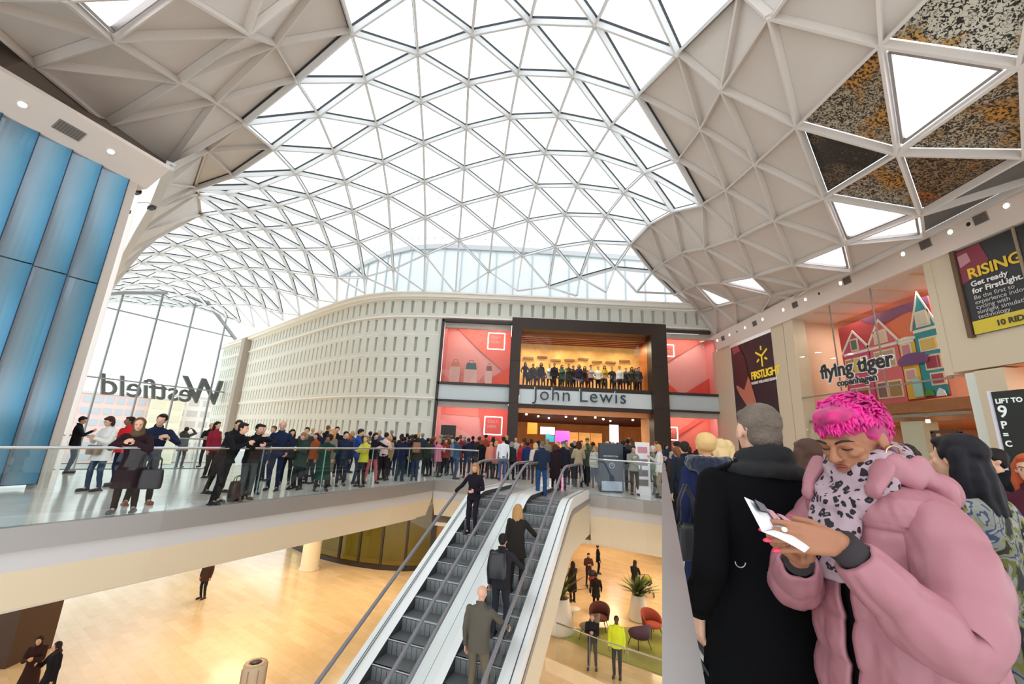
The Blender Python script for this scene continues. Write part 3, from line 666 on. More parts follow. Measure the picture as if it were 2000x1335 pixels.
# left and right window bays
fr = MB(); bd = MB()
for x0, x1 in ((-4.9,.07),(10.95,16.6)):
    fr.box((x0,27.85,9.62),(x1,28.2,9.8)); fr.box((x0,27.85,5.1),(x1,28.2,5.28)); fr.box((x0,27.85,3.95),(x1,28.2,4.08)); fr.box((x0,27.85,0),(x1,28.2,.15))
    bd.box((x0,27.95,4.08),(x1,28.2,5.1))
fr.box((-4.98,27.85,0),(-4.8,28.2,9.8)); fr.box((14.92,27.85,0),(15.1,28.2,9.6))
sf = thing('window_bay_frame', fr, mat('bay_frame_dark','3c3430',.5), 'dark metal frame around the coral display windows', 'window frame')
obj('pale_band', bd, M_panelG, sf)
COR = {'a':'f2a19b','b':'f7c0b6','c':'ee7f6e','d':'f0643c','e':'f5b2a8','f':'e0584a','g':'f8cfc4'}
def display(x0, x1, z0, z1, polys, label, neon, seed):
    """paper-fold backdrop in a shallow lit box"""
    root = empty('window_display', ((x0+x1)/2,29.5,z0), label, 'window display', 'coral window displays')
    b = MB(); b.poly([(x0,30,z0),(x1,30,z0),(x1,30,z1),(x0,30,z1)])
    b.poly([(x0,28.25,z0),(x0,30,z0),(x0,30,z1),(x0,28.25,z1)]); b.poly([(x1,28.25,z0),(x1,30,z0),(x1,30,z1),(x1,28.25,z1)])
    b.poly([(x0,28.25,z0+.02),(x1,28.25,z0+.02),(x1,30,z0+.02),(x0,30,z0+.02)]); b.poly([(x0,28.25,z1),(x1,28.25,z1),(x1,30,z1),(x0,30,z1)])
    obj('backdrop', b, mat('coral_a',COR['a'],.8), root)
    W = x1-x0; Hh = z1-z0
    for i, (c, pts) in enumerate(polys):
        m = MB(); y = 29.95-.12*i; v = [(x0+W*px, y, z0+Hh*pz) for px, pz in pts]; v2 = [(a, bb+.05, cc) for a, bb, cc in v]; n = len(v)
        m.add(v+v2, [tuple(range(n)), tuple(range(2*n-1,n-1,-1))]+[(k,(k+1) % n,n+(k+1) % n,n+k) for k in range(n)])
        obj('paper_fold', m, mat('coral_'+c, COR[c], .8), root)
    nx, nz, s = neon; e = MB(); xs = x0+W*nx; zs = z0+Hh*nz; t = .035; y = 28.15
    for a, bb in (((xs,y,zs),(xs+s,y,zs)),((xs,y,zs+s),(xs+s,y,zs+s)),((xs,y,zs),(xs,y,zs+s)),((xs+s,y,zs),(xs+s,y,zs+s))): e.tube([a,bb], t, 6)
    obj('neon_square', e, mat('neon_white','ffffff',.4,emit='fff2ee',es=3.2), root)
    text('window_lettering','ONLY',.27,(xs+.2,28.14,zs+s-.42),(1,0,0),(0,0,1),mat('letter_pink','f9d5cf',.5),parent=root,ext=.004)
    text('window_lettering','HERE',.27,(xs+.2,28.14,zs+s-.74),(1,0,0),(0,0,1),mat('letter_pink','f9d5cf',.5),parent=root,ext=.004)
    gl = MB(); gl.poly([(x0,28.0,z0),(x1,28.0,z0),(x1,28.0,z1),(x0,28.0,z1)]); obj('window_glass', gl, M_glass, root)
    area('display_spot', ((x0+x1)/2, 28.5, z1-.15), W*.8, 230, (1,.9,.86), (R(35),0,0), .4)
    hd = MB(); hd.box((x0,28.2,z1-.35),(x1,28.6,z1)); obj('pelmet', hd, mat('pelmet_pale','dcc9c0',.6), root)
    return root
display(-4.78,.04,5.28,9.62,[('e',[(0,.95),(.2,.97),(1,.3),(1,0),(0,0)]),('c',[(.15,1),(1,1),(1,.2),(.55,.6)]),('b',[(0,0),(0,.12),(.6,.2),(.5,0)]),('d',[(.52,0),(1,.36),(1,0)])],
  'upper left coral folded-paper display with handbags', (.66,.58,1.18), 1)
display(-4.8,.05,.15,3.95,[('c',[(0,1),(1,1),(1,.75),(0,.8)]),('f',[(.55,1),(1,1),(1,0),(.7,0)]),('e',[(0,0),(0,.7),(.5,.4),(.7,0)])],
  'lower left coral display window behind the queue', (.68,.45,1.18), 2)
display(10.98,14.9,5.28,9.6,[('e',[(0,.5),(.6,.95),(1,1),(1,0),(0,0)]),('c',[(0,1),(1,1),(.8,.9),(0,.45)]),('d',[(0,0),(0,.36),(.5,0)]),('f',[(.45,0),(1,.32),(1,0)])],
  'upper right coral folded-paper display beside the portal', (-.02,.6,.85), 3)
display(10.95,14.9,.15,3.95,[('c',[(0,1),(1,1),(1,0),(0,0)]),('e',[(.4,0),(1,.7),(1,0)]),('f',[(.1,.5),(.8,.95),(.85,.9),(.15,.45)])],
  'lower right coral display window beside the portal', (-.02,.5,.85), 4)
# handbags in the upper left display
def bag(x, z, w, h, col, label, y=28.9, handle=True):
    b = MB(); b.add([(x-w/2,y-.1,z),(x+w/2,y-.1,z),(x+w/2,y+.1,z),(x-w/2,y+.1,z),(x-w*.42,y-.05,z+h),(x+w*.42,y-.05,z+h),(x+w*.42,y+.05,z+h),(x-w*.42,y+.05,z+h)], [(3,2,1,0),(4,5,6,7),(0,1,5,4),(1,2,6,5),(2,3,7,6),(3,0,4,7)])
    o = thing('handbag', b, mat('bag_'+col, col, .45), label, 'handbag')
    hh = MB(); hh.tube([(x-w*.25,y,z+h-.02),(x-w*.2,y,z+h+.16),(x,y,z+h+.22),(x+w*.2,y,z+h+.16),(x+w*.25,y,z+h-.02)], .014, 6); obj('handle', hh, M_dark, o)
    pl = MB(); pl.box((x-w*.6,y-.2,5.3),(x+w*.6,y+.2,z)); thing('display_plinth', pl, mat('coral_b',COR['b'],.8), 'pale coral plinth under the '+label, 'plinth')
bag(-3.9,6.5,.62,.36,'d98a7a','salmon handbag at the left of the upper display'); bag(-2.75,6.35,.78,.5,'5b7378','grey-teal handbag in the middle of the upper display'); bag(-1.45,6.3,.42,.38,'8a5648','small brown handbag at the right of the upper display')
# black poster in the lower left window
ps = MB(); ps.box((-4.15,26.3,.0),(-3.2,26.36,2.3)); po = thing('poster_stand', ps, mat('poster_black','2a2624',.4), 'tall black poster stand before the lower left display window', 'poster')
em = MB(); em.lathe([(.09,0),(.1,.02),(0.02,.03)], (0,0,0), 12)
text('poster_text','Spa & Beauty',.13,(-4.05,26.29,1.6),(1,0,0),(0,0,1),mat('poster_cream','cfc6b4',.5),parent=po,ext=.002)
text('poster_text','NOW OPEN',.1,(-4.0,26.29,1.4),(1,0,0),(0,0,1),mat('poster_cream','cfc6b4',.5),parent=po,ext=.002)
# upper room
rm = MB(); x0, x1 = .75, 9.85
rm.box((x0-.05,28.3,5.0),(x1+.05,30.2,5.28)); rm.box((x0-2,30.2,5.0),(x1+3,31.8,5.28)); up = struct('floor', rm, M_wfloor, 'timber floor of the store room above the entrance')
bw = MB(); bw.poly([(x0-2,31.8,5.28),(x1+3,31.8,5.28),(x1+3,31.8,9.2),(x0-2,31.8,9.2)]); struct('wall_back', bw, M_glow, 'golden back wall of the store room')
sw = MB()
for xa, xb in ((x0-.05,x0-2),(x1+.05,x1+3)):
    sw.poly([(xa,28.3,5.28),(xa,30.2,5.28),(xa,30.2,9.2),(xa,28.3,9.2)]); sw.poly([(xa,30.2,5.28),(xb,30.2,5.28),(xb,30.2,9.2),(xa,30.2,9.2)]); sw.poly([(xb,30.2,5.28),(xb,31.8,5.28),(xb,31.8,9.2),(xb,30.2,9.2)])
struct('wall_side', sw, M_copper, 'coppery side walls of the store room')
cc = MB(); cc.box((x0-.05,28.3,9.15),(x1+.05,30.2,9.3)); cc.box((x0-2,30.2,9.15),(x1+3,31.8,9.3))
for i in range(5): cc.box((x0,28.6+i*.55,8.95),(x1,28.75+i*.55,9.15))
struct('ceiling', cc, M_copper, 'coppery slatted ceiling of the store room')
cl_ = [(2.6,.5,'b98b52'),(5.0,.35,'c28a4e'),(7.6,.6,'9c6b3d')]
for i in range(8):
    m = MB(); m.box((1.1+i*1.1,31.55,7.9+.12*math.sin(i*2)),(1.9+i*1.1,31.75,8.05+.12*math.sin(i*2))); thing('wall_shelf', m, mat('shelf_brown','7a5630',.6), 'short brown shelf high on the golden back wall, %s from the left' % ['first','second','third','fourth','fifth','sixth','seventh','eighth'][i], 'shelf', 'shelves on the golden wall')  # shelves are plain brown boxes
gg = MB(); gg.poly([(x0,28.15,5.28),(x1,28.15,5.28),(x1,28.15,9.15),(x0,28.15,9.15)]); struct('window_1', gg, M_glass, 'large upper store window above the sign')
for i in range(8): area('store_upper_lamp', (1.6+(i % 4)*2.4,28.9+(i//4)*1.6,8.85), .3, 70, (1,.76,.48))
# lower entrance hall
hl = MB(); hl.box((x0-.05,28.3,3.75),(x1+.05,30.2,4.0)); hl.box((x0-3,30.2,3.75),(x1+4,44,4.0))
for i in range(22): hl.box((x0-.05 if i < 2 else x0-3,28.9+i*.7,3.45),(x1+.05 if i < 2 else x1+4,29.0+i*.7,3.75))
struct('ceiling', hl, mat('entrance_ceiling','6a4028',.45), 'dark timber slatted ceiling inside the entrance')
bh = MB(); bh.box((x0,28.0,3.4),(x1,28.25,3.75)); obj('bulkhead', bh, mat('copper_bulkhead','c07f55',.3,metal=.7), portal)
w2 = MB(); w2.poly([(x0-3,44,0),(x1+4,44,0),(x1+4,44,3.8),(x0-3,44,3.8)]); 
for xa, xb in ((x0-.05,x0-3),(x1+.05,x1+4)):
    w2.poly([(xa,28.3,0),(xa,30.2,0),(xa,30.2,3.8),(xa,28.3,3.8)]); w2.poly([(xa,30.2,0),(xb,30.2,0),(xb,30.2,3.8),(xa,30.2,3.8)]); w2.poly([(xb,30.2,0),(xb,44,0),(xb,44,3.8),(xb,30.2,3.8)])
struct('wall_back', w2, mat('shop_back','c8824e',.6,emit='e08a4a',es=.1,var=(.9,.2,'e0b070')), 'warm walls with a glow of their own deep inside the ground floor of the store')  # faint orange emission adds to the lamplight on these walls
ordn = ['first','second','third','fourth','fifth','sixth','seventh','eighth','ninth','tenth']
def shopbox(x0,y0,z0,x1,y1,z1,name,col,label,cat,emit=None,es=1.5,parts=True):
    m = MB(); m.box((x0,y0,z0),(x1,y1,z1)); o = thing(name, m, mat(name+col,col,.5,emit=emit,es=es), label, cat); return o
shopbox(2.9,35,2.15,4.1,35.1,2.75,'lit_sign','ffffff','bright white lit sign inside the entrance','sign','ffffff',3)
shopbox(4.2,35.2,1.5,5.4,35.3,2.5,'pink_screen','e056c0','glowing magenta screen inside the entrance','screen','e04ab8',1.4)
shopbox(3.4,35.4,1.55,4.15,35.5,2.1,'teal_screen','2f8f9a','small teal screen left of the magenta one','screen','2a9aa8',.9)
shopbox(1.7,33.4,2.1,2.5,33.5,3.0,'orange_panel','e8791e','orange panel inside the entrance on the left','panel','e8791e',.8)
shopbox(7.7,30.6,.0,8.35,30.75,3.0,'display_totem','dbe6ee','tall pale blue lit totem inside the entrance','totem','dfeaf6',1.1)
for i in range(4):
    x = 4.6+i*1.1; s_ = MB(); s_.box((x,38,0),(x+.9,38.5,.1)); 
    for z in (.6,1.1,1.6,2.1): s_.box((x,38,z),(x+.9,38.5,z+.05))
    s_.box((x,38.45,0),(x+.9,38.5,2.5)); s_.box((x-.03,38,0),(x,38.5,2.5)); s_.box((x+.9,38,0),(x+.93,38.5,2.5))
    thing('shelving_unit', s_, mat('glow_shelf','e2b070',.5,emit='f0b868',es=.35), 'warm self-glowing shelving unit deep in the store, %s from the left' % ordn[i], 'shelving', 'shelving units deep in the store')  # whole unit emits a little to look lit
for i in range(3): area('store_entrance_lamp', (2.3+i*3.0,32+(i % 2)*3,3.4), .5, 130, (1,.74,.5))
for i in range(9):
    m = MB(); x = 1.4+i*1.0; y = 29.6+(i*37 % 5)*.9; m.lathe([(.06,0),(.07,.02),(.07,.1)], (x,y,3.36), 10)
    thing('spotlight', m, M_lampY, 'small ceiling spotlight inside the entrance, %s from the left' % ordn[i], 'spotlight', 'spotlights inside the entrance')

# ------------------------------------------------------------------ blue panelled wall, left
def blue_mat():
    m = bpy.data.materials.new('grey_blue_panel'); m.use_nodes = True; nt = m.node_tree; b = nt.nodes['Principled BSDF']; L = nt.links.new
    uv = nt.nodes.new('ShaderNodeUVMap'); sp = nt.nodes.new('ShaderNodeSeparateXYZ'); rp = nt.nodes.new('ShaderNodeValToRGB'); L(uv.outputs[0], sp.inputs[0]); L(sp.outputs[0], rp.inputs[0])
    e = rp.color_ramp.elements; e[0].position = 0; e[0].color = (*srgb('8f98a6'),1); e[1].position = 1; e[1].color = (*srgb('3d7fa6'),1)  # base colour runs from grey to deep blue across each panel
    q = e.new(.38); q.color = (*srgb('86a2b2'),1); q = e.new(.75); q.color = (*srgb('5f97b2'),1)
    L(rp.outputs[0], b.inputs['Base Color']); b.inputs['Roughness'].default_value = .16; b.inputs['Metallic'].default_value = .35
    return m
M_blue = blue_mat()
bA = Vector((-10.85,10.0,0)); bdir = Vector((-11.5+10.76, 7.65-9.94, 0)).normalized()
WP = .60
nrmb = Vector((-bdir.y, bdir.x, 0)); nrmb = nrmb if nrmb.x > 0 else -nrmb
bl = MB(); bu = []
root_blue = None
for i in range(15):
    a = bA+bdir*WP*i; b_ = bA+bdir*WP*(i+1)
    for z0, z1 in ((.12,5.02),(5.05,8.12)):
        m = MB(); n = 6; uvs = []
        for j in range(n):
            for (t0) in ((j/n),):
                t1 = (j+1)/n
                f0 = a.lerp(b_, t0)+nrmb*(.10*(1-t0)**1.5-.0); f1 = a.lerp(b_, t1)+nrmb*(.10*(1-t1)**1.5)
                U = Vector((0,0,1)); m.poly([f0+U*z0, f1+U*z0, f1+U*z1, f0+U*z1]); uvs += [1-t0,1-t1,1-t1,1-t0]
        m.poly([a+Vector((0,0,z0)), a+nrmb*.1+Vector((0,0,z0)), a+nrmb*.1+Vector((0,0,z1)), a+Vector((0,0,z1))]); uvs += [1]*4
        if root_blue is None:
            root_blue = empty('blue_panel_wall', bA, 'tall wall of glossy blue scalloped panels at the left', 'wall panels')
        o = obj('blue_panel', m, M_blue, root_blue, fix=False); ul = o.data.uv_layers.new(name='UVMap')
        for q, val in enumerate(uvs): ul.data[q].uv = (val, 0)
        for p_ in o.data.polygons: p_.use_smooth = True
jn = MB()
for i in range(16):
    c_ = bA+bdir*WP*i+nrmb*.105; jn.beam(c_+Vector((0,0,.1)), c_+Vector((0,0,8.12)), .018, .02, up=nrmb)
obj('panel_joint', jn, mat('joint_navy','223846',.5), root_blue)
bb = MB(); c0 = bA-nrmb*.25; c1 = bA+bdir*WP*15-nrmb*.25
bb.add([bA+Vector((0,0,.1)), bA+bdir*9+Vector((0,0,.1)), bA+bdir*9-nrmb*.6+Vector((0,0,.1)), bA-nrmb*.6+Vector((0,0,.1)),
        bA+Vector((0,0,8.4)), bA+bdir*9+Vector((0,0,8.4)), bA+bdir*9-nrmb*.6+Vector((0,0,8.4)), bA-nrmb*.6+Vector((0,0,8.4))], [(0,1,2,3),(4,5,6,7),(0,1,5,4),(1,2,6,5),(2,3,7,6),(3,0,4,7)])
obj('backing', bb, mat('blue_backing','30505f',.6), root_blue)
# greige end reveal of that wall and the eave fascia
er = MB(); q0 = bA-bdir*.02; er.obox(q0-nrmb*.12+Vector((0,0,4.55))-bdir*.1, -bdir*.1, nrmb*.2, (0,0,4.55)); struct('wall_left', er, mat('greige_reveal','cbbfb4',.5), 'greige end of the blue panelled wall')
fa = MB(); fA = bA+nrmb*.12-bdir*.45; fB = bA+bdir*10+nrmb*.12; U = Vector((0,0,1)); ou = nrmb
fa.add([fA+U*8.12-ou*.05, fB+U*8.12-ou*.05, fB+U*8.62+ou*.72, fA+U*8.62+ou*.72, fB+U*8.72+ou*.70, fA+U*8.72+ou*.70, fA+U*8.12-ou*1.2, fB+U*8.12-ou*1.2, fA+U*9.0-ou*1.2, fB+U*9.0-ou*1.2],
        [(0,1,2,3),(3,2,4,5),(6,7,1,0),(5,4,9,8),(0,3,5,8,6)])
struct('trim_7', fa, M_beige if 0 else mat('fascia_plaster','e8dacf',.55), 'plaster fascia over the blue wall with downlights and grilles')
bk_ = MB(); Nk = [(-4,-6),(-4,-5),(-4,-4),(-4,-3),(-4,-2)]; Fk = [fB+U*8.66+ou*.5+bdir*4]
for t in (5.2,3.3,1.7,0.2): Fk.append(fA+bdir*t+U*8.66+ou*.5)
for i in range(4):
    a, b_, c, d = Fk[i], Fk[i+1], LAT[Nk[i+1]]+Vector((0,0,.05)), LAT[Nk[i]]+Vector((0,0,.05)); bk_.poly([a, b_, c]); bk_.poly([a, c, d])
struct('trim_9', bk_, mat('gap_shade','6a5c50',.8), 'added sheet coloured as dark shade between the left fascia and the soffit')  # sheet added to close the gap, its brown standing for shade
def on_fl(t, v):   # t along from the corner, v 0..1 over the sloped underside
    p0 = fA+U*8.12-ou*.05; p1 = fA+U*8.62+ou*.72
    return p0.lerp(p1, v)+bdir*t
nS = (fB-fA).cross(((fA+U*8.62+ou*.72)-(fA+U*8.12-ou*.05))).normalized()
if nS.z > 0: nS = -nS
vS = ((fA+U*8.62+ou*.72)-(fA+U*8.12-ou*.05)).normalized()
def downlight(p, n, label, r=.07, on=True, group='downlights'):
    z = n; x = z.orthogonal().normalized(); y = z.cross(x); m = MB(); rg = []
    ring = lambda rr, h: [p+x*rr*math.cos(2*math.pi*k/14)+y*rr*math.sin(2*math.pi*k/14)+z*h for k in range(14)]
    A = ring(r*1.35, .0); B = ring(r*1.35, .02); Cc = ring(r, .02); D = ring(r, .008)
    m.add(A+B+Cc+D, [(i,(i+1) % 14,14+(i+1) % 14,14+i) for i in range(14)]+[(14+i,14+(i+1) % 14,28+(i+1) % 14,28+i) for i in range(14)]+[(28+i,28+(i+1) % 14,42+(i+1) % 14,42+i) for i in range(14)])
    o = thing('downlight', m, mat('lamp_trim','e8e4de',.4), label, 'downlight', group)
    q = MB(); q.add(D, [tuple(range(14))]); obj('lamp_face', q, M_lampY if on else M_black, o)
def grille(p, n, along, w, h, label):
    z = n; x = along.normalized(); y = z.cross(x).normalized(); m = MB()
    m.obox(p+z*.01, x*w/2, y*h/2, z*.012)
    o = thing('vent_grille', m, M_grille, label, 'vent', 'vent grilles in the fascias'); s_ = MB()
    for k in range(9): s_.obox(p+z*.026+x*w*(k-4)/9.5, x*.012, y*h*.45, z*.006)
    obj('louvre', s_, mat('grille_dark','6d655e',.7), o)
downlight(on_fl(1.15,.55), nS, 'lit downlight near the corner of the fascia over the blue wall')
downlight(on_fl(2.75,.5), nS, 'bright lit downlight farther left on the fascia over the blue wall')
grille(on_fl(1.95,.5), nS, bdir, .5, .3, 'grey vent grille between the two downlights over the blue wall')
grille(on_fl(3.6,.5), nS, bdir, .5, .3, 'grey vent grille at the left frame edge over the blue wall')

ewp = [Vector(EAVE[k]) for k in EAVE]; ew = MB(); sh_ = Vector((-.667,-.745,0))*.45
for i in range(len(ewp)-1):
    a, b_ = ewp[i]+sh_, ewp[i+1]+sh_; z0 = Vector((0,0,1))
    ew.poly([Vector((a.x,a.y,0)), Vector((b_.x,b_.y,0)), b_+z0*.1, a+z0*.1])
struct('wall_left', ew, mat('greige_reveal','cbbfb4',.5), 'pale wall running back from the blue panels to the window wall')
for (cx_, cy_, cz_), lab in zip(((-11.1,10.6,8.12),(-11.0,11.05,7.9),(-11.3,10.65,7.5)), ('upper small dark camera at the corner of the blue wall','right hand small dark camera at the corner of the blue wall','lowest small dark camera at the corner of the blue wall')):
    m = MB(); m.obox((cx_,cy_,cz_), (.11,-.05,0), (.03,.05,0), (0,0,.05)); cm_ = thing('security_camera', m, mat('camera_black','26282a',.4), lab, 'camera')
    m = MB(); m.tube([(cx_,cy_,cz_),(cx_-.15,cy_+.02,cz_+.18),(cx_-.55,cy_+.1,cz_+.2)], .015, 6); obj('bracket', m, mat('bracket_pale','d8d4d0',.5), cm_)
# ------------------------------------------------------------------ window wall, far left
GA = Vector((-39.7,38.2,0)); GB = Vector((-34.3,49.6,0)); gd = (GB-GA).normalized()
GW = (GB-GA).length
def gat(s, z): return GA+gd*s+Vector((0,0,z))
gp = MB(); 
gp.poly([gat(-4,-5.6), gat(GW,-5.6), gat(GW,12.3), gat(8.6,15.7), gat(5,15.6), gat(1,14.3), gat(-4,12)])
win = struct('window_2', gp, M_glass, 'tall glass wall at the far left end of the hall')
mu = MB()
for s, zt in ((1.0,14.2),(4.2,15.5),(7.4,15.8),(11.0,14.9)): mu.beam(gat(s,-5.6), gat(s,zt), .12, .22, up=gd.cross(Vector((0,0,1))))
for z in (5.65,12.45): mu.beam(gat(-4,z), gat(GW,z), .1, .14)
mu.beam(gat(-4,12.0), gat(1,14.4), .3,.3); mu.beam(gat(1,14.4), gat(5,15.8), .3,.3); mu.beam(gat(5,15.8), gat(8.6,15.9), .3,.3); mu.beam(gat(8.6,15.9), gat(GW,12.3), .3,.3)
obj('mullion', mu, mat('mullion_grey','8b8d8f',.4), win)
xx = -gd; out_ = Vector((-gd.y,gd.x,0)); out_ = out_ if out_.x < 0 else -out_
M_sg = mat('sign_grey','66676a',.5)
wl2 = text('mall_sign', 'estfield', 2.9, gat(9.6,4.1)+out_*.6, xx, (0,0,1), M_sg, ext=.12, shear=.2, off=.02, spacing=.98)
text('sign_initial', 'W', 4.1, gat(13.1,4.1)+out_*.6, xx, (0,0,1), M_sg, ext=.12, shear=.25, off=.05, parent=wl2)
tag(wl2, 'large grey mall name seen from behind on the far glass wall', 'sign')
# outside: buildings
def building(x, y, w, d, z0, h, col, wincol, nx, nz, label, gap=.25, rz=0.0, band=None):
    root = empty('building', (x,y,z0), label, 'building', rz=rz); ux = Vector((math.cos(rz),math.sin(rz),0)); uy = Vector((-math.sin(rz),math.cos(rz),0)); c = Vector((x,y,z0))
    m = MB(); m.obox(c+Vector((0,0,h/2)), ux*w/2, uy*d/2, (0,0,h/2)); 
    o = obj('wall', m, mat('bwall'+col,col,.8), None); o.parent = root; o.matrix_parent_inverse = Matrix.Translation((x,y,z0)).to_4x4().inverted() if rz == 0 else (Matrix.Translation((x,y,z0)) @ Matrix.Rotation(rz,4,'Z')).inverted()
    inv = o.matrix_parent_inverse.copy()
    for i in range(nx):
        for k in range(nz):
            q = MB(); cx = -w/2+(i+.5)*w/nx; cz = (k+.5)*h/nz
            q.obox(c+ux*cx-uy*(d/2+.03)+Vector((0,0,cz)), ux*(w/nx*(1-gap)/2), uy*.04, (0,0,h/nz*.28))
            p_ = obj('window', q, mat('bwin'+wincol,wincol,.3), None); p_.parent = o
    rf = MB(); rf.obox(c+Vector((0,0,h+.2)), ux*(w/2+.3), uy*(d/2+.3), (0,0,.2)); p_ = obj('parapet', rf, mat('bpar','d8d4d0',.7), None); p_.parent = root; p_.matrix_parent_inverse = inv
# placed along the view through the glass, colours paled to imitate haze
building(-75,80,13.5,3,-6,12.4,'f0cfc8','c6ccd4',9,6,'low red brick building with rows of windows seen through the glass wall',rz=R(43))
building(-68,82.5,5.2,3,-6,12.2,'f3e6c8','e6dcc4',2,5,'narrow sandy yellow building right of the brick one',rz=R(40))
building(-67,90,9,3,-6,13.2,'f4ebe4','d4cecb',4,6,'pale cream office block near the cream wall end',rz=R(38))
building(-88,76,11,3,-6,11.0,'f4e9e0','ded6d0',5,4,'pale low building at the left of the brick one',rz=R(46))
gr = MB(); gr.box((-160,52,-6.3),(-30,140,-6.1)); struct('ground', gr, mat('street_grey','b4b2ae',.8), 'pale street outside the glass wall')

# ------------------------------------------------------------------ right shop fronts (wall plane x = 14.6)
XW = 14.6
def rb_(mb, y0, z0, y1, z1, x0, x1, mi=0): mb.box((x0, min(y0,y1), z0), (x1, max(y0,y1), z1), mi)
def ray_(y, z, x=XW): return Vector((x, y, z))
# fascia
fs = MB(); fs.add([(14.45,-1,8.3),(14.45,27.4,8.3),(14.3,27.4,9.35),(14.3,-1,9.35),(17,-1,8.3),(17,27.4,8.3),(17,-1,9.35),(17,27.4,9.35)], [(0,1,2,3),(0,4,5,1),(3,2,7,6),(1,5,7,2)])
struct('trim_8', fs, mat('fascia_plaster','e8dacf',.55), 'long plaster fascia over the right shop fronts with lamps and grilles')
nF = Vector((-1,0,-.14)).normalized()
fx = lambda z: 14.45-(z-8.3)*.143
for i, y in enumerate((27.0,25.44,23.67,21.92,20.15,18.53,16.4,13.53,11.9,10.36)):
    downlight(Vector((fx(8.9),y,8.9)), nF, '%s lamp on the right fascia counting from its far end' % ordn[i], r=.075, group='lamps of the right fascia')
for i, y in enumerate((24.56,17.65,11.37)):
    downlight(Vector((fx(8.88),y,8.88)), nF, 'unlit dark lamp on the right fascia, %s from its far end' % ordn[i], r=.07, on=False, group='unlit lamps of the right fascia')
for i, y in enumerate((26.28,22.7,19.28,16.06,12.72,11.03)):
    grille(Vector((fx(8.88),y,8.88)), nF, Vector((0,1,0)), .38, .3, '%s square vent grille on the right fascia from its far end' % ordn[i])
# solid piers and the beige portal
wr = MB()
rb_(wr, 25.95,0, 28.3,8.3, XW,15.4); rb_(wr, 21.7,0, 20.7,8.3, XW,15.2); rb_(wr, 20.6,0, 19.9,8.3, XW-.05,15.2)
rb_(wr, 13.0,4.38, -1,8.35, XW,15.3)         # wall above the low openings
rb_(wr, 13.15,4.3, 12.9,8.35, XW-.03,15.3)
wall_r = struct('wall_right', wr, M_beige, 'beige plaster piers and wall of the right shop fronts')
pp = MB(); rb_(pp, 12.3,0, 11.55,4.32, XW-.04,15.3); obj('pier', pp, M_beige, wall_r)
pc = MB(); rb_(pc, 12.62,0, 12.32,4.3, XW+.02,15.1); obj('lit_jamb', pc, mat('jamb_pale','dfe6dc',.35), wall_r)
# firstlight banner
bn = MB(); rb_(bn, 25.9,0, 21.75,8.12, XW+.02,XW+.1); M_plum = mat('banner_plum','33202c',.45)
ban = thing('advertising_banner', bn, M_plum, 'tall plum banner with yellow star logo and a cyclist leg', 'banner')
lg = MB()
cy_, cz_ = 22.75, 6.95; k_ = .42
def stroke(a0, r0, r1, wdt=.05):
    a = R(a0); d = Vector((0,-math.cos(a),math.sin(a))); lg.beam(Vector((XW-.0,cy_,cz_))+d*r0, Vector((XW-.0,cy_,cz_))+d*r1, .02, wdt*2, up=Vector((0,-math.cos(a+math.pi/2),math.sin(a+math.pi/2))), off=-wdt)
for a0, r0, r1 in ((90,.35,.6),(30,0,.62),(150,0,.62),(270,0,.62),(210,.3,.55),(330,.3,.55)): stroke(a0, r0, r1, .055)
obj('star_logo', lg, mat('logo_yellow','e9c93a',.5,emit='e9c93a',es=.25), ban)
Yv = (0,-1,0)
text('banner_text','FIRSTLIGHT',.62,(XW-.02,23.9,5.72),Yv,(0,0,1),mat('logo_yellow','e9c93a',.5),parent=ban,ext=.004,off=.02,spacing=.8)
text('banner_text','WHERE WELLNESS BEGINS',.2,(XW-.02,23.95,5.42),Yv,(0,0,1),mat('txt_white','f4f2ee',.5),parent=ban,ext=.004,off=.01)
lm = MB()
def wallpoly(mb, pts, x=XW-.0, mi=0): mb.poly([(x,y,z) for y, z in pts], mi)
wallpoly(lm, [(25.75,7.9),(24.9,7.95),(24.4,7.2),(24.2,6.0),(24.75,5.2),(25.5,5.6)])
obj('cyclist_shorts', lm, mat('leg_dark','4a1f28',.5), ban)
lm = MB(); wallpoly(lm, [(25.5,5.6),(24.75,5.2),(24.2,6.0),(23.9,5.2),(23.55,4.0),(23.6,2.8),(23.9,1.2),(24.3,1.2),(24.2,2.9),(24.6,4.2),(25.3,5.0),(25.6,5.5)], x=XW-.005)
obj('cyclist_leg', lm, mat('leg_skin','c87862',.5), ban)
lm = MB(); wallpoly(lm, [(25.7,8.05),(25.0,8.1),(24.8,7.7),(25.6,7.6)], x=XW-.01); obj('pink_glow_mark', lm, mat('mark_pink','a8475a',.5), ban)
# flying tiger shop: glass, interior
sg_ = MB(); sg_.poly([(XW,19.9,0),(XW,12.95,0),(XW,12.95,8.3),(XW,19.9,8.3)]); struct('window_3', sg_, M_glass, 'tall glass shop front with the novelty shop sign')
sm = MB()
for y in (17.49,15.35): sm.box((XW-.01,y-.02,4.3),(XW+.03,y+.02,8.25))
sm.box((XW-.03,12.95,4.2),(XW+.03,19.9,4.26)); sm.box((XW+.2,12.95,3.05),(XW+.35,19.9,3.15))
obj('seam', sm, mat('seam_grey','8d8177',.5), bpy.data.objects['window_3'])
M_shopw = mat('shop_peach_wall','e9c2a6',.7); M_shopc = mat('shop_ceiling','e6bfa0',.7); M_shopf = mat('shop_floor','d9b48c',.3)
iw = MB(); iw.box((XW+.9,8.6,3.3),(22,20.4,3.7)); struct('floor', iw, mat('mezzanine_timber','a8693c',.5), 'timber mezzanine inside the novelty shop')
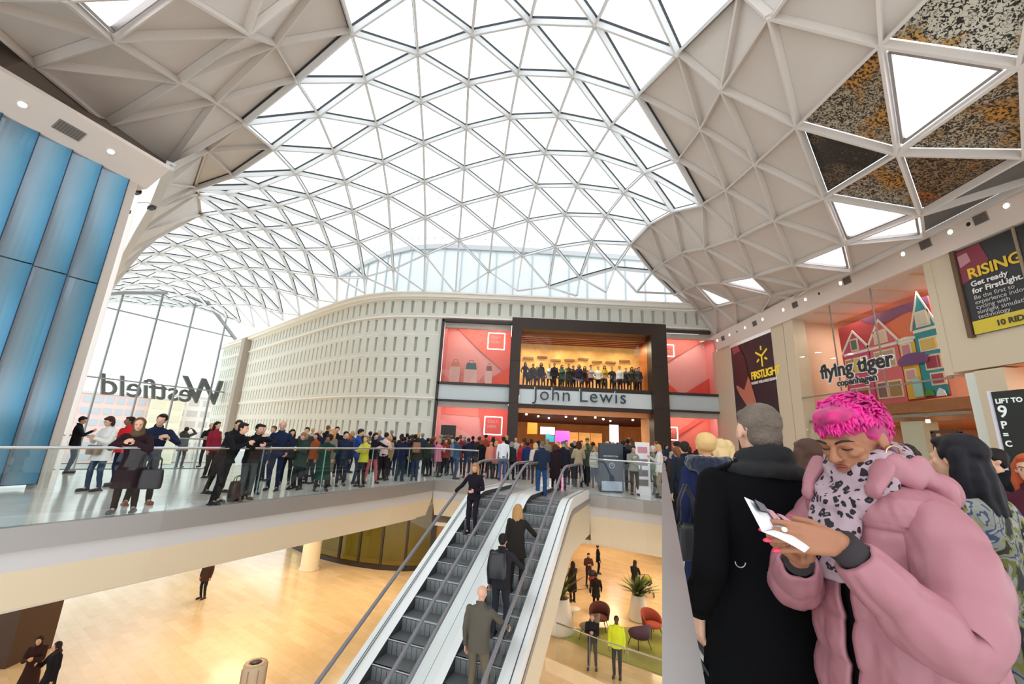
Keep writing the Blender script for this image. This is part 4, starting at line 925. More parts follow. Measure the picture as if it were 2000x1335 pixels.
iw = MB(); iw.poly([(22,8.6,0),(22,20.4,0),(22,20.4,8.6),(22,8.6,8.6)]); iw.poly([(15.25,20.4,0),(22,20.4,0),(22,20.4,8.6),(15.25,20.4,8.6)]); iw.poly([(15.25,8.6,0),(22,8.6,0),(22,8.6,8.6),(15.25,8.6,8.6)])
struct('wall_shop', iw, M_shopw, 'peach inner walls of the novelty shop')
iw = MB(); iw.poly([(XW+.1,8.6,8.5),(22,8.6,8.5),(22,20.4,8.5),(XW+.1,20.4,8.5)])
for i in range(7): iw.box((XW+.2,9+i*1.6,8.25),(22,9.12+i*1.6,8.5))
struct('ceiling', iw, M_shopc, 'peach ceiling of the novelty shop')
iw = MB(); iw.box((XW,8.6,-.2),(22,20.4,.01)); struct('floor', iw, M_shopf, 'pale timber floor of the novelty shop')
iw = MB(); iw.box((XW+1.6,13.3,3.0),(22,19.9,3.3)); struct('ceiling', iw, mat('shop_lower_ceiling','c98a5c',.7), 'lower ceiling of the novelty shop')
for y in (10.6,13.6,16.4,19.0): area('shop_lamp', (17.8,y,3.0), 1.5, 85, (1,.83,.68))
for y in (10.5,14.5,18): area('shop_upper_lamp', (16.9,y,8.2), 1.6, 130, (1,.88,.78))
for i in range(9):
    m = MB(); y = 12.6+.8*i; m.lathe([(.05,0),(.06,.02),(.06,.12)], (15.6+(i % 3)*.9, y, 2.88), 10)
    thing('spotlight', m, M_lampY, 'small spotlight in the novelty shop ceiling, %s from the pier' % ordn[i], 'spotlight', 'spotlights in the novelty shop')
# shelving with goods in the shop
random.seed(3)
for i in range(5):
    y = 12.9+i*1.3; root = empty('shop_shelf', (17.2,y,0), 'open shop shelf stacked with small goods, %s from the pier' % ordn[i], 'shelf', 'goods shelves in the novelty shop')
    f_ = MB()
    for z in (.3,.8,1.3,1.8): f_.box((17.0,y,z),(17.5,y+1.1,z+.04))
    f_.box((17.0,y,0),(17.04,y+.04,2.2)); f_.box((17.0,y+1.06,0),(17.04,y+1.1,2.2)); obj('shelf_frame', f_, mat('shelf_wood','c99a68',.5), root)
    for q, cc_ in enumerate(('e8e2d8','d9583f','5aa06a','e5b53a')):
        g_ = MB()
        for z in (.34,.84,1.34,1.84):
            for k in range(3): 
                a = y+.06+random.random()*.9; hh = .15+random.random()*.2; g_.box((17.02,a,z),(17.3,a+.1,z+hh))
        obj('goods', g_, mat('goods'+cc_, cc_, .6), root)
# doll house mural (plain generic stand-in) standing behind the glass
mu_ = empty('paper_house_display', (16.4,17,3.7), 'bright painted row of gabled paper houses standing behind the shop glass', 'window display')
def mp(name, col, pts, lay=0, es=0):
    m = MB(); x = 16.4-.03*lay; n = len(pts); v = [(x,y,z) for y, z in pts]+[(x+.04,y,z) for y, z in pts]
    m.add(v, [tuple(range(n)), tuple(range(2*n-1,n-1,-1))]+[(k,(k+1) % n,n+(k+1) % n,n+k) for k in range(n)])
    return obj(name, m, mat('paint_'+col, col, .6), mu_)
mp('red_sky','c8454a',[(19.3,7.72),(14.85,7.85),(14.75,3.9),(19.25,3.65)],0)
mp('orange_sky','f07850',[(17.2,7.1),(15.6,7.5),(15.4,6.4),(16.9,6.3)],.5); mp('purple_sky','8e4a72',[(18.0,7.78),(14.85,7.85),(14.85,7.5),(17.2,7.3)],.6)
def house(y0, y1, z0, ze, zp, col, roofcol, wins, wcol='f2dfc0', frame='f6e8d8'):
    mp('house_front',col,[(y0,z0),(y1,z0),(y1,ze),((y0+y1)/2,zp),(y0,ze)],2)
    mp('roof_edge',frame,[(y0+.06,ze-.03),((y0+y1)/2,zp-.03),((y0+y1)/2,zp+.1),(y0+.1,ze+.08)],3); mp('roof_edge',frame,[(y1-.06,ze-.03),((y0+y1)/2,zp-.03),((y0+y1)/2,zp+.1),(y1-.1,ze+.08)],3)
    mp('cornice',frame,[(y0,ze-.12),(y1,ze-.12),(y1,ze),(y0,ze)],3)
    for wy, wz, ww, wh, wc in wins:
        mp('window_frame',wcol,[(wy-ww/2-.07,wz-.07),(wy+ww/2+.07,wz-.07),(wy+ww/2+.07,wz+wh+.07),(wy-ww/2-.07,wz+wh+.07)],3)
        mp('pane',wc,[(wy-ww/2,wz),(wy+ww/2,wz),(wy+ww/2,wz+wh),(wy-ww/2,wz+wh)],4)
house(19.1,17.75,3.75,6.35,7.3,'d9507a','c8454a',[(18.42,6.45,.28,.45,'6a7a66'),(18.85,5.4,.3,.6,'c98a5a'),(18.45,5.4,.3,.6,'e5c06a'),(18.05,5.4,.3,.6,'e8b93a'),(18.5,4.0,.9,.6,'b83a3a')])
house(17.7,16.35,3.8,6.35,7.45,'e8707a','c8454a',[(17.05,6.5,.5,.45,'f0c8b0'),(17.0,5.4,.85,.65,'c8a48a'),(17.35,4.1,.35,.6,'8a6a6a'),(16.75,4.1,.5,.6,'b08a5a')])
house(16.3,15.65,3.9,6.3,6.35,'eebb45','e8b040',[(16.0,5.7,.3,.4,'d98a9a'),(16.0,4.7,.32,.35,'e0a0a0')])
house(15.6,14.75,3.95,6.6,8.05,'2f98a4','3fb6bc',[(15.15,6.75,.42,.5,'e8d8c8'),(15.1,5.75,.55,.4,'e5c06a'),(15.05,5.0,.5,.45,'a33a4a'),(15.0,4.4,.4,.35,'b84a5a')])
mp('mint_door','a9d6cc',[(15.95,3.95),(15.6,3.95),(15.6,4.6),(15.78,4.75),(15.95,4.6)],5); mp('green_bush','4e9a3e',[(15.55,3.95),(15.2,3.95),(15.25,4.15),(15.4,4.25),(15.5,4.15)],5)
ub_ = [(15.75+.62*math.cos(t*math.pi/8),5.42+.3*math.sin(t*math.pi/8)) for t in range(9)]; mp('purple_awning','7b4a80',ub_+[(15.2,5.25),(16.3,5.25)],6)
mp('white_cloud','eef2f2',[(15.1,3.9),(14.75,3.9),(14.8,4.1),(14.95,4.2),(15.05,4.08)],6)
# shop sign letters
def fl_text(body, size, loc, o1, o2, **k):
    M_b = mat('sign_black','26282b',.5); M_w = mat('sign_white','f8f8f6',.5)
    a = text('shop_sign', body, size, loc, (0,-1,.0), (0,0,1), M_b, ext=.006, off=o1, **k)
    b = text('letter_rim', body, size, (loc[0]+.02,loc[1],loc[2]), (0,-1,.0), (0,0,1), M_w, ext=.005, off=o2, parent=a, **k)
    return a
tag(fl_text('flying tiger', .86, (XW-.14,18.35,4.95), .022, .06, spacing=1.0), 'chunky black lettering of the novelty shop sign on the glass', 'sign')
tag(fl_text('copenhagen', .4, (XW-.14,17.5,4.5), .012, .035, spacing=1.03), 'smaller second line of black lettering under the novelty shop sign', 'sign')
# gym advert
ad = MB(); rb_(ad, 12.05,5.42, 9.0,8.25, XW-.08,XW-.0); ad_ = thing('advertising_board', ad, mat('ad_dark','2c2a2c',.45), 'dark cycling advert with yellow lettering high on the right wall', 'advert')
def adm(name, col, pts, x=XW-.09): m = MB(); wallpoly(m, pts, x); return obj(name, m, mat('ad_'+col,col,.5), ad_)
adm('yellow_strip','dcc53a',[(12.0,5.42),(9.0,5.42),(9.0,5.84),(12.0,5.84)])
adm('red_glow_mark','8a3444',[(12.02,8.2),(11.35,8.22),(11.2,7.6),(11.7,7.2),(12.02,7.1)]); adm('pale_glow_mark','c08a90',[(12.0,8.05),(11.72,8.08),(11.66,7.75),(11.98,7.65)],XW-.095)
fb = MB(); rb_(fb, 12.18,5.36, 12.05,8.3, XW-.14,XW+.0); obj('board_frame', fb, mat('frame_brown','6b5138',.5), ad_)
fb = MB(); rb_(fb, 10.5,5.42, 10.44,8.3, XW-.12,XW+.0); obj('board_post', fb, mat('frame_tan','9d8a70',.5), ad_)
Tx = lambda b, s, y, z, c, **k: text('advert_text', b, s, (XW-.1,y,z), Yv, (0,0,1), mat('adtx'+c,c,.5), parent=ad_, ext=.003, **k)
Tx('RISING',.47,11.83,7.2,'f0c62c',off=.012,spacing=.97); Tx('Get ready',.235,11.8,6.93,'f2efe9',off=.006); Tx('for FirstLight.',.235,11.8,6.7,'f2efe9',off=.006)
for i, ln_ in enumerate(('Be the first to','experience indoor','cycling with','sunlight simulation','technology.')): Tx(ln_,.185,11.8,6.5-i*.155,'c9c5c2')
Tx('10 RIDES.',.235,11.4,5.54,'3a352c',off=.008)
# lift information board at the right edge
lf = MB(); lf.obox((12.6,9.85,2.2), Vector((.0,.5,0)), Vector((.05,0,0)), (0,0,1.15)); 
li = thing('lift_sign', lf, mat('lift_black','1d2420',.4), 'black standing information board at the right frame edge', 'sign')
lb = MB(); lb.obox((12.54,10.36,2.2), (0,.03,0), (.03,0,0), (0,0,1.18)); obj('white_edge', lb, mat('lift_edge','e9e6f2',.4), li)
ft = MB(); ft.box((12.4,9.5,0),(12.8,10.2,1.06)); obj('pedestal', ft, mat('lift_black','1d2420',.4), li)
for b_, s_, z in (('LIFT TO',.16,3.05),('9',.42,2.7),('P',.26,2.42),('=',.2,2.2),('C',.2,1.98)): text('sign_text', b_, s_, (12.54,10.27,z), Yv, (0,0,1), mat('lift_txt','e9f2ee',.5,emit='ffffff',es=.2), parent=li, ext=.003, off=.006)
# far-right shop behind the pier
rs = MB(); rs.poly([(17.5,6,0),(17.5,11.5,0),(17.5,11.5,4.4),(17.5,6,4.4)]); rs.poly([(XW,-1,4.36),(17.5,-1,4.36),(17.5,11.6,4.36),(XW,11.6,4.36)])
struct('wall_shop', rs, mat('peach_lit','eab084',.7), 'peach wall of the next shop along')
area('next_shop_lamp', (16.2,9.5,4.2), 1.5, 90, (1,.78,.55))
fdr = MB(); fdr.box((15.6,14.9,0),(15.7,15.0,2.55)); fdr.box((15.6,14.0,0),(15.7,14.1,2.55)); fdr.box((15.6,14.0,2.5),(15.7,15.0,2.6)); thing('door_frame', fdr, mat('dark_door_frame','5a4634',.5), 'thin dark door frame inside the novelty shop', 'door frame')
col_ = MB(); col_.box((16.0,15.6,0),(16.6,16.5,3.0)); thing('column', col_, mat('pale_column','d6cdb6',.6), 'pale square column inside the novelty shop', 'column')

# ------------------------------------------------------------------ lower level
lc = MB(); lc.lathe([(.52,0),(.52,.08),(.45,.08),(.45,4.15)], (-10.15,23.9,ZL), 28); thing('column', lc, mat('cream_column','e9dcc2',.5), 'round cream column under the gallery', 'column')
CV = [(-14.6,30.5),(-13.2,28.0),(-11.2,26.3),(-9.16,25.24),(-7.9,24.75),(-6.56,24.4),(-5.2,24.35),(-3.85,24.71)]
M_olive = glass_mat('olive_shop_glass','c9c58e',.06)
sf_ = empty('curved_shopfront', (-8,25,ZL), 'curved lower level shop front with dark frames and olive glass', 'shop front')
for i in range(len(CV)-1):
    (xa,ya),(xb,yb) = CV[i], CV[i+1]; g = MB(); g.poly([(xa,ya,ZL),(xb,yb,ZL),(xb,yb,ZL+4.0),(xa,ya,ZL+4.0)]); obj('glass_pane', g, M_olive, sf_)
    g = MB(); g.box((xa-.06,ya-.08,ZL),(xa+.06,ya+.08,ZL+4.0)); obj('mullion', g, mat('shopfront_black','2a211d',.4), sf_)
    g = MB(); g.beam((xa,ya-.04,ZL+.22),(xb,yb-.04,ZL+.22),.16,.22); obj('kerb', g, mat('shopfront_black','2a211d',.4), sf_)
g = MB(); g.box((-3.95,24.6,ZL),(-3.7,24.85,ZL+4.0)); obj('mullion', g, mat('shopfront_black','2a211d',.4), sf_)
g = MB()
for i in range(len(CV)-1):
    (xa,ya),(xb,yb) = CV[i], CV[i+1]; g.poly([(xa,ya+1.6,ZL),(xb,yb+1.6,ZL),(xb,yb+1.6,ZL+4.0),(xa,ya+1.6,ZL+4.0)])
struct('wall_shop', g, mat('olive_blind','c2b76a',.7,var=(1.,.3,'b5ab62')), 'olive drapes behind the curved shop front')
g = MB(); g.box((-3.7,25.2,ZL),(2.5,25.3,ZL+4.0)); struct('wall_lower', g, mat('lower_peach','e0b088',.6), 'peach wall beside the curved shop front')
fd = empty('framed_notice', (-2.6,25.1,ZL+1.3), 'gilt framed notice on the peach wall beside the escalator', 'picture')
g = MB(); g.box((-3.3,25.1,ZL+.8),(-1.7,25.19,ZL+3.0)); obj('picture_frame', g, mat('gilt','c99a4c',.35,metal=.4), fd); g = MB(); g.box((-3.15,25.07,ZL+.95),(-1.85,25.1,ZL+2.85)); obj('picture_sheet', g, mat('cream_sheet','f0dcae',.6), fd)
g = MB(); g.box((-19,13.95,ZL),(-14.35,15.2,4.1+ZL)); struct('wall_lower', g, mat('dark_timber_wall','4a352a',.6), 'dark brown wall end at the lower left edge')
# litter bin
b = empty('litter_bin', (-6.35,12.5,ZL), 'slim pale stone litter bin on the lower floor with a round black opening', 'litter bin')
g = MB(); 
for k in range(8): pass
g.lathe([(.30,0),(.30,1.08),(.27,1.15),(.16,1.16),(.15,1.13)], (-6.35,12.5,ZL), 8); obj('bin_body', g, mat('bin_stone','cdb79c',.45), b)
g = MB(); g.lathe([(.15,1.12),(.15,1.15)], (-6.35,12.5,ZL), 20); obj('bin_opening', g, M_black, b)
g = MB()
for k in range(8):
    a = 2*math.pi*k/8; g.tube([(-6.35+.303*math.cos(a),12.5+.303*math.sin(a),ZL+.02),(-6.35+.303*math.cos(a),12.5+.303*math.sin(a),ZL+1.08)], .012, 5)
obj('corner_bead', g, mat('bead_tan','a8927a',.5), b)
# back of the lower hall on the right
g = MB(); g.box((3.6,36.2,ZL),(16,36.4,ZL+4.0)); g.box((2.4,25.3,ZL),(2.6,36.3,ZL+4.0)); struct('wall_lower', g, mat('lower_peach','e0b088',.6), 'peach back wall of the lower hall')
g = MB(); g.box((12.6,27,ZL),(12.9,36.3,ZL+4.0)); 
for i in range(20): g.box((12.5,27.2+i*.45,ZL),(12.6,27.35+i*.45,ZL+3.6))
struct('wall_lower', g, mat('lower_brown','6b4c36',.6), 'brown slatted wall at the right of the lower hall')
for i, (x, lab) in enumerate(((5.1,'left'),(8.7,'right'))):
    s = empty('roller_shutter', (x,36.1,ZL), 'closed slatted shop shutter, the %s one of the lower hall' % lab, 'shutter', 'slatted shutters of the lower hall')
    g = MB(); g.box((x-1,36.1,ZL+.9),(x+1,36.18,ZL+3.2)); obj('curtain', g, mat('shutter_brown','7a5844',.5), s)
    g = MB()
    for k in range(11): g.box((x-1,36.04,ZL+.95+k*.2),(x+1,36.1,ZL+1.05+k*.2))
    obj('slat', g, mat('shutter_pale','e8cdb0',.5), s)
g = MB(); g.box((8.0,33.0,ZL+3.0),(9.1,33.08,ZL+3.95)); o = thing('hanging_screen', g, mat('screen_lilac','dcdcf6',.4,emit='dcdcf8',es=1.2), 'pale lilac lit screen hanging in the lower hall', 'screen')
g = MB(); g.tube([(8.55,33.04,ZL+3.95),(8.55,33.04,ZL+4.05)], .03); obj('hanger', g, M_steel, o)
g = MB(); g.box((6.4,35.9,ZL+2.9),(7.6,36.1,ZL+3.95)); thing('red_panel', g, mat('panel_red','c8604e',.6), 'red sign panel left of the hanging screen', 'panel')
g = MB(); g.box((9.6,35.9,ZL+3.1),(11,36.1,ZL+3.95)); thing('red_panel', g, mat('panel_red','c8604e',.6), 'red sign panel right of the hanging screen', 'panel')
# green rug, planters, chairs
g = MB(); g.prism([(2.0,17.9),(3.3,16.6),(5.6,15.0),(7.5,14.6),(8.5,16.5),(7.2,18.6),(5.0,18.5),(3.2,18.2)], ZL+.002, ZL+.03); thing('rug', g, mat('rug_green','8f9a45',.95,var=(3,.3,'a8a85a')), 'mossy green rug under the lounge chairs', 'rug')
def planter(x, y, r, h, label, leaves, lh, seed, spread=.5):
    root = empty('planter', (x,y,ZL), label, 'planter', 'cone planters of the lower lounge')
    p = MB(); p.lathe([(r*1.0,0.02),(r*1.05,.12),(r*.62,h),(r*.56,h),(r*.54,h-.06)], (x,y,ZL), 24); obj('pot', p, mat('pot_white','ece4d6',.4), root)
    s = MB(); s.lathe([(r*.54,h-.06),(r*.5,h-.05)], (x,y,ZL), 16); obj('soil', s, mat('soil','4a3626',.9), root)
    random.seed(seed); lf_ = MB()
    for k in range(leaves):
        a = random.random()*6.28; t = random.uniform(.15,1.0); L_ = lh*random.uniform(.7,1.1); base = Vector((x,y,ZL+h-.05)); d = Vector((math.cos(a)*t,math.sin(a)*t,1.1-t*.6)).normalized()
        mid = base+d*L_*.55; tip = base+d*L_+Vector((math.cos(a),math.sin(a),-.5))*L_*.25*t; sd = d.cross(Vector((0,0,1))); sd = (sd if sd.length > .05 else Vector((1,0,0))).normalized()*.045
        q1 = base.lerp(mid,.5)
        lf_.add([base-sd*.3, base+sd*.3, q1-sd*.8, q1+sd*.8, mid-sd, mid+sd, mid.lerp(tip,.6)-sd*.6, mid.lerp(tip,.6)+sd*.6, tip], [(0,1,3,2),(2,3,5,4),(4,5,7,6),(6,7,8)])
    obj('foliage', lf_, mat('leaf_green','5f6b2c',.6,var=(5,.3,'3f4f22')), root)
    return root
planter(6.0,19.35,.42,.95,'tall white planter with a bushy palm behind the purple chair',90,.95,4)
planter(2.45,17.9,.55,1.2,'large white cone planter with a spiky plant beside the escalator wall',50,1.3,6)
def lounge(x, y, rz, col, label, sc=1.0):
    root = empty('lounge_chair', (x,y,ZL), label, 'chair', None, rz)
    Mx = Matrix.Translation((x,y,ZL)) @ Matrix.Rotation(rz,4,'Z')
    def ob(name, mb, m):
        mb.v = [tuple((Mx @ (Vector(v)*sc))) for v in mb.v]; o = obj(name, mb, m, root); o.matrix_parent_inverse = Mx.inverted(); return o
    s = MB(); s.ell((0,.02,.42),(.36,.36,.09),16,8); ob('seat', s, mat('fab'+col,col,.9))
    bk = MB(); n = 12; vs = []
    for k in range(n+1):
        a = R(-20)+R(220)*k/n; h = .42+.36*math.sin(math.pi*k/n)**.6
        for (rr, z) in ((.36,.38),(.42,h+.1),(.36,h+.1),(.31,.42)): vs.append((rr*math.cos(a), -rr*math.sin(a), z))
    fs_ = [];
    for k in range(n):
        for j in range(4): fs_.append((k*4+j, k*4+(j+1) % 4, (k+1)*4+(j+1) % 4, (k+1)*4+j))
    fs_ += [(0,1,2,3), tuple(n*4+q for q in (3,2,1,0))]; bk.add(vs, fs_, 0, True); ob('backrest', bk, mat('fab'+col,col,.9))
    for sx in (-1,1):
        for sy in (-1,1): l = MB(); l.tube([(sx*.2,sy*.2,.36),(sx*.3,sy*.3,0)], [.018,.012], 6); ob('leg', l, mat('chair_leg_black','241e1c',.4))
lounge(5.25,16.9,R(20),'6a4a5e','purple tub chair nearest the green rug edge'); lounge(6.05,17.85,R(200),'b0503a','rust red tub chair behind the purple one')
lounge(4.1,18.3,R(160),'6a3a34','dark red high tub chair behind the two men'); lounge(3.5,17.4,R(60),'8a7a70','grey tub chair left of the two men')
g = MB(); g.lathe([(.3,.7),(.3,.73),(.03,.73)], (3.0,18.2,ZL), 20); g.lathe([(.03,.0),(.03,.7)], (3.0,18.2,ZL), 8); g.lathe([(.2,0),(.2,.02)], (3.0,18.2,ZL), 16); thing('side_table', g, mat('table_white','efeae2',.4), 'small round white side table by the cone planter', 'table')
b = empty('planter_box', (6.3,14.7,ZL), 'round wicker brown planter at the lower right edge', 'planter')
g = MB(); g.lathe([(.55,0),(.65,.9),(.6,.92),(.58,.86)], (6.6,14.2,ZL), 24); obj('basket', g, mat('wicker','6f6a3a',.8,bump=(30,.4)), b)
# lamps of the lower level
for (x, y) in ((-7,20.2),(-5.2,20.8),(-10.5,19.4),(6,22),(8.5,25),(6,28),(10.5,22),(8,32),(12,28)):
    z = -1.28 if x < 0 else -1.64
    if x < 0: z = -1.42
    m = MB(); m.lathe([(.1,0),(.11,.02),(.11,.04)], (x,y,z), 14); thing('downlight', m, M_lampY, 'round warm downlight in the lower ceiling at the %s' % ('left hall' if x < 0 else 'lounge side'), 'downlight', 'lower ceiling downlights')
for (x, y, p) in ((-9,16,170),(-6,21,160),(-12,22,120),(5.5,20,130),(9,24,150),(7,30,150),(11,18,110)):
    area('lower_lamp', (x,y,-1.7 if x > 0 else -1.5), 2.2, p, (1,.76,.48))
area('lower_lamp', (4,12,ZL-.6), 2, 200, (1,.78,.52))

# ------------------------------------------------------------------ people
_tmp = bpy.data.scenes.new('workbench')
def remesh(mb, voxel, smooth=3, fac=.5, disp=None):
    me = mb.mesh('t'); o = bpy.data.objects.new('t', me); _tmp.collection.objects.link(o)
    m = o.modifiers.new('r', 'REMESH'); m.mode = 'VOXEL'; m.voxel_size = voxel; m.use_smooth_shade = True
    if smooth: s = o.modifiers.new('s', 'SMOOTH'); s.iterations = smooth; s.factor = fac
    with bpy.context.temp_override(scene=_tmp, view_layer=_tmp.view_layers[0]):
        dg = bpy.context.evaluated_depsgraph_get(); dg.update()
    r = bpy.data.meshes.new_from_object(o.evaluated_get(dg)); r.name = 'mesh'
    bpy.data.objects.remove(o); bpy.data.meshes.remove(me); r.materials.clear(); r.materials.append(None)
    if disp:
        for v in r.vertices: v.co = disp(v.co)
        r.update()
    return r
def cap(mb, a, b, ra, rb, n=10, flat=1.0, ax=None):
    """tapered round-ended limb"""
    a = Vector(a); b = Vector(b); d = b-a; L = d.length
    if L < 1e-5: mb.ell(a, (ra,ra,ra), n, 6); return
    d.normalize(); u = Vector(ax) if ax else (Vector((1,0,0)) if abs(d.x) < .9 else Vector((0,1,0))); u = (u-d*u.dot(d)).normalized(); v = d.cross(u)
    prof = [(-ra*.95, ra*.3), (-ra*.7, ra*.72), (-ra*.3, ra*.95), (0, ra), (L*.5, (ra+rb)/2), (L, rb), (L+rb*.3, rb*.95), (L+rb*.7, rb*.72), (L+rb*.95, rb*.3)]
    vs = []; fs = []
    for t, r in prof:
        for k in range(n):
            q = 2*math.pi*k/n; vs.append(a+d*t+u*math.cos(q)*r+v*math.sin(q)*r*flat)
    for i in range(len(prof)-1):
        for k in range(n): fs.append((i*n+k, i*n+(k+1) % n, (i+1)*n+(k+1) % n, (i+1)*n+k))
    fs.append(tuple(range(n-1,-1,-1))); fs.append(tuple((len(prof)-1)*n+k for k in range(n)))
    mb.add(vs, fs)
def chain(mb, pts, rs, n=10, flat=1.0):
    for i in range(len(pts)-1): cap(mb, pts[i], pts[i+1], rs[i], rs[i+1], n, flat)
def loft(mb, rings, n=20, sq=2.3):
    """rings: (centre, rx, ry, xaxis, yaxis)"""
    vs = []; fs = []
    for c, rx, ry, X, Y in rings:
        for k in range(n):
            q = 2*math.pi*k/n; cx, sy = math.cos(q), math.sin(q)
            ex = math.copysign(abs(cx)**(2/sq), cx); ey = math.copysign(abs(sy)**(2/sq), sy)
            vs.append(c+X*ex*rx+Y*ey*ry)
    for i in range(len(rings)-1):
        for k in range(n): fs.append((i*n+k, i*n+(k+1) % n, (i+1)*n+(k+1) % n, (i+1)*n+k))
    fs.append(tuple(range(n-1,-1,-1))); fs.append(tuple((len(rings)-1)*n+k for k in range(n)))
    mb.add(vs, fs)
BH = 1.72
def skeleton(sex, pose):
    """joint positions, x right, y forward, z up; pose is a dict"""
    h = BH; f = sex == 'f'; J = {}
    lean = pose.get('lean', 0); tw = pose.get('twist', 0)
    hipz = .525*h - pose.get('drop', 0); hy = pose.get('hipy', 0)
    piv = Vector((0, hy, hipz)); RT = Matrix.Rotation(tw,3,'Z') @ Matrix.Rotation(-lean,3,'X')
    def T(x, y, z): return piv+RT @ Vector((x, y, z*h-hipz if 0 else z*h-.525*h))
    J['RT'] = RT; J['piv'] = piv; J['T'] = T
    sw = (.098 if f else .112)*h; hw = .05*h
    J['neck'] = T(0,-.012,.845); J['chest'] = T(0,0,.73); J['waist'] = T(0,0,.62)
    hp = pose.get('head', (0,0)); RH = RT @ Matrix.Rotation(hp[1],3,'Z') @ Matrix.Rotation(-hp[0],3,'X')
    nk = T(0,-.005,.865); J['headc'] = nk+RH @ Vector((0,.022,.068*h)); J['RH'] = RH; J['necktop'] = nk
    ft = pose.get('feet', ((-.09,.0),(.09,.0)))
    for s, (fx_, fy_), n in ((-1, ft[0], 'l'), (1, ft[1], 'r')):
        hip = piv+Vector((s*hw, 0, 0)); an = Vector((fx_, fy_, .045*h+pose.get('foot_z',(0,0))[0 if s < 0 else 1]))
        d = an-hip; L = d.length; a = .245*h; b = .24*h; L = min(L, (a+b)*.999); k = max(0,(a*a-((a*a-b*b+L*L)/(2*L))**2))**.5
        mid = hip+d.normalized()*((a*a-b*b+L*L)/(2*L)); pole = Vector((s*.1,1,.0)); pole = (pole-d.normalized()*pole.dot(d.normalized())).normalized()
        J['hip'+n] = hip; J['knee'+n] = mid+pole*k; J['ank'+n] = an
        sh = T(s*sw, -.01, .800); J['sh'+n] = sh
        tg = pose.get('hand', (None,None))[0 if s < 0 else 1]
        a = .17*h; b = .148*h
        if tg is None: tg = sh+RT @ Vector((s*.05, .05, -(a+b)*.985))
        else: tg = Vector(tg)
        d = tg-sh; L = min(d.length, (a+b)*.995); dn = d.normalized(); tg = sh+dn*L
        q = (a*a-b*b+L*L)/(2*L); k = max(0,a*a-q*q)**.5
        pole = Vector(pose.get('pole', {}).get(n, (s*.6,-.6,-.7))); pole = (pole-dn*pole.dot(dn)).normalized()
        J['el'+n] = sh+dn*q+pole*k; J['wr'+n] = tg
    return J
def hand(mb, wr, el, side, curl=.5, r=.0092, aim=None, palm=None):
    """palm with four unequal fingers and a thumb off its side"""
    d = (Vector(aim) if aim else (wr-el)).normalized()
    pn = Vector(palm) if palm else Vector((-side*1.0,0,0)); pn = pn-d*pn.dot(d)
    if pn.length < .05: pn = Vector((0,0,-1))-d*(-d.z)
    pn.normalize(); w = d.cross(pn).normalized()
    if w.y < 0 and palm is None: w = -w
    c0 = wr; c1 = wr+d*.085
    for o_ in (-.026,-.009,.009,.026): cap(mb, c0+w*o_*.7, c1+w*o_, .015, .0125, 8)
    for i, (o_, L) in enumerate(((.03,.068),(.0105,.078),(-.0095,.073),(-.028,.058))):
        p = c1+w*o_; q = d; 
        for sgm in (.45,.32,.23):
            q = (q+pn*curl*.75).normalized(); e = p+q*L*sgm; cap(mb, p, e, r, r*.92, 8); p = e
    t0 = c0+d*.025+w*.025; t1 = t0+(d*.5+w*.7+pn*.35).normalized()*.038; t2 = t1+(d*.8+w*.25+pn*.4).normalized()*.034
    cap(mb, t0, t1, .013, .0115, 8); cap(mb, t1, t2, .0115, .0095, 8)
def head_shape(mb, J, sex='m', s=1.0, detail=False):
    c = J['headc']; RH = J['RH']; P = lambda x, y, z: c+RH @ (Vector((x, y, z))*s)
    rot = RH
    mb.ell(P(0,-.014,.028), (.0745*s,.093*s,.085*s), 20, 14, rot=rot)
    mb.ell(P(0,.022,-.03), (.058*s,.066*s,.075*s), 18, 12, rot=rot)
    mb.ell(P(0,.045,-.082), (.034*s,.032*s,.026*s), 12, 8, rot=rot)
    mb.ell(P(0,.078,.018), (.05*s,.02*s,.014*s), 12, 8, rot=rot)           # brow
    cap(mb, P(0,.088,.012), P(0,.108,-.026), .0075*s, .0125*s)              # nose
    mb.ell(P(-.011,.098,-.029), (.008*s,.009*s,.007*s), 8, 6, rot=rot); mb.ell(P(.011,.098,-.029), (.008*s,.009*s,.007*s), 8, 6, rot=rot)
    mb.ell(P(0,.083,-.051), (.023*s,.0125*s,.006*s), 12, 6, rot=rot); mb.ell(P(0,.082,-.06), (.02*s,.0125*s,.0065*s), 12, 6, rot=rot)
    for sx in (-1,1):
        mb.ell(P(sx*.04,.058,-.012), (.02*s,.02*s,.018*s), 10, 8, rot=rot)   # cheek
        mb.ell(P(sx*.076,-.008,-.004), (.009*s,.02*s,.031*s), 10, 8, rot=rot)  # ear
def face_parts(root, J, s, M_, brow='2a1d18', lip='a85a52'):
    c = J['headc']; RH = J['RH']; P = lambda x, y, z: c+RH @ (Vector((x, y, z))*s)
    for sx in (-1,1):
        e = MB(); e.ell(P(sx*.031,.0795,-.001), (.013*s,.008*s,.0065*s), 10, 6, rot=RH); place(obj('eye', e, mat('eye_white','e8e2dc',.3)), root)
        e = MB(); e.ell(P(sx*.031,.0865,-.001), (.006*s,.003*s,.006*s), 8, 6, rot=RH); place(obj('iris', e, mat('eye_dark','2a1a12',.2)), root)
        e = MB(); e.tube([P(sx*.014,.094,.018), P(sx*.03,.0945,.023), P(sx*.046,.084,.018)], [.003*s,.0035*s,.002*s], 6); place(obj('eyebrow', e, mat('brow'+brow, brow, .8)), root)
    e = MB(); e.tube([P(-.02,.088,-.055), P(0,.096,-.0545), P(.02,.088,-.055)], [.002*s,.004*s,.002*s], 6); place(obj('mouth', e, mat('lip'+lip, lip, .5)), root)
def place(o, root): o.parent = root; return o
